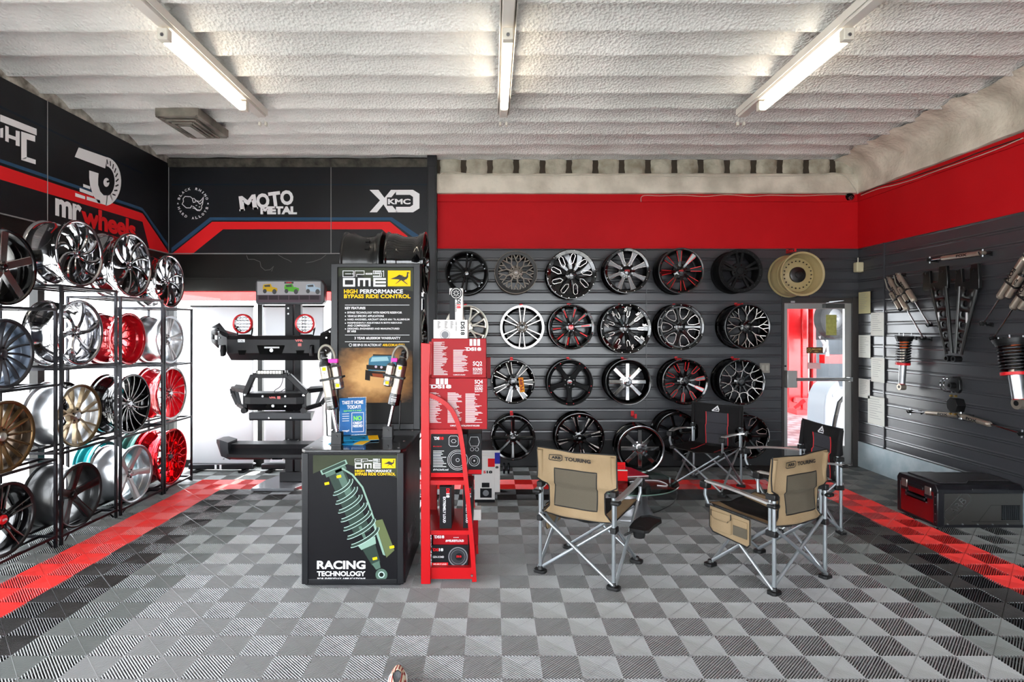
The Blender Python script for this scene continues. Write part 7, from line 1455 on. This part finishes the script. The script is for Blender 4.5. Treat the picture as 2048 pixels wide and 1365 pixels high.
M = frame((lx(1668, 11.2), 11.2, FH - (638 - 662) / F * 11.2), (1, .2, 0), (0, 0, 1)); s = MB(); s.lathe([(.22, -.11), (.33, -.12), (.38, -.09), (.385, .0), (.38, .09), (.33, .12), (.22, .11)], 48, M); s.build('tread', mat('tyre_rubber', '#232426', .7, bump=(20, .5)), t, True, smooth=40)
s = MB(); s.lathe([(0, .03), (.06, .06), (.19, .02), (.22, .10), (.22, -.1)], 32, M); s.build('rim', mat('rim_grey', '#77797c', .4, .5), t, True)
t = thing('car_underside', 'grey suspension arms of a raised vehicle beyond the door', 'suspension', (lx(1652, 11.4), 11.4, 1.3))
s = MB(); p_ = lambda px, py: W(px, py, 11.45)
s.tube([p_(1640, 672), p_(1650, 690), p_(1644, 705)], .035, 8); s.tube([p_(1652, 672), p_(1655, 712)], .03, 8); s.build('suspension_links', SIL, t, True); s = MB(); s.bar(p_(1640, 655), p_(1695, 655), .3, .5, mi=0); s.build('chassis_block', mat('chassis_dark', '#26292d', .6), t, True)
t = thing('wheel_balancer', 'white wheel balancing machine just beyond the door glass', 'machine', W(1672, 860, 9.0))
Yw = 8.9; M = frame((0, Yw, 0), (1, 0, 0), (0, 0, 1)); pz = lambda px, py: ((px - 985) / F * Yw, FH - (py - 662) / F * Yw); MW = mat('machine_white', '#98a1ab', .4)
s = MB(); s.prism([pz(*q) for q in ((1648, 884), (1649, 815), (1652, 792), (1661, 775), (1677, 762), (1683, 783), (1672, 800), (1664, 825), (1662, 884))], .5, M @ Matrix.Translation((0, 0, -.5))); s.build('machine_body', MW, t, True, bevel=.02)
s = MB(); s.prism([pz(*q) for q in ((1676, 884), (1678, 830), (1684, 800), (1700, 783), (1730, 780), (1730, 884))], .35, M @ Matrix.Translation((0, 0, -.6))); s.build('hood', MW, t, True, bevel=.02)
s = MB(); s.tube([(*[pz(1664, 884)[0], Yw], .05), (pz(1668, 0)[0], Yw - .03, pz(0, 840)[1]), (pz(1676, 0)[0], Yw - .03, pz(0, 805)[1]), (pz(1690, 0)[0], Yw - .03, pz(0, 790)[1])], .03, 8); s.build('guard_rim', BLK, t, True)
s = MB(); s.add([(*pz(1664, 790)[:1], Yw - .01, pz(0, 790)[1]), (pz(1677, 0)[0], Yw - .01, pz(0, 778)[1]), (pz(1679, 0)[0], Yw - .01, pz(0, 783)[1]), (pz(1666, 0)[0], Yw - .01, pz(0, 796)[1])], [(0, 1, 2, 3)]); s.build('label_strip', mat('label_grey', '#8b929a', .5), t, True)
# stickers on the door glass
gy = YB + .017
a, b_ = W(1652, 671, gy), W(1673, 630, gy); s = MB(); s.box(a.x, gy - .001, a.z, b_.x, gy + .001, b_.z); o = tag(s.build('glass_sticker', mat('olive_sticker', '#a3a05a', .6, var=(30, '#8a8a48'))), 'olive green sticker high on the door glass', 'sticker')
a, b_ = W(1613, 707, gy), W(1646, 695, gy); s = MB(); s.box(a.x, gy - .001, a.z, b_.x, gy + .001, b_.z); o = tag(s.build('glass_sticker', mat('brown_sticker', '#4a2c12', .5)), 'brown and gold employees sign at eye height on the door glass', 'sign')
Mg = frame((0, gy - .0015, 0), (1, 0, 0), (0, 0, 1)); s = MB(); s.text('EMPLOYEES', Mg, .12, .018, a.x + .07, a.z + .042, bold=.02); s.text('ONLY', Mg, .05, .016, a.x + .10, a.z + .015, bold=.02); ring(s, Mg, a.x + .033, a.z + .037, .024, .004); s.line2([(a.x + .025, a.z + .028), (a.x + .035, a.z + .048), (a.x + .04, a.z + .03)], .004, Mg); s.build('gold_lettering', mat('gold_ink', '#c9a45a', .5), o)
# (end)
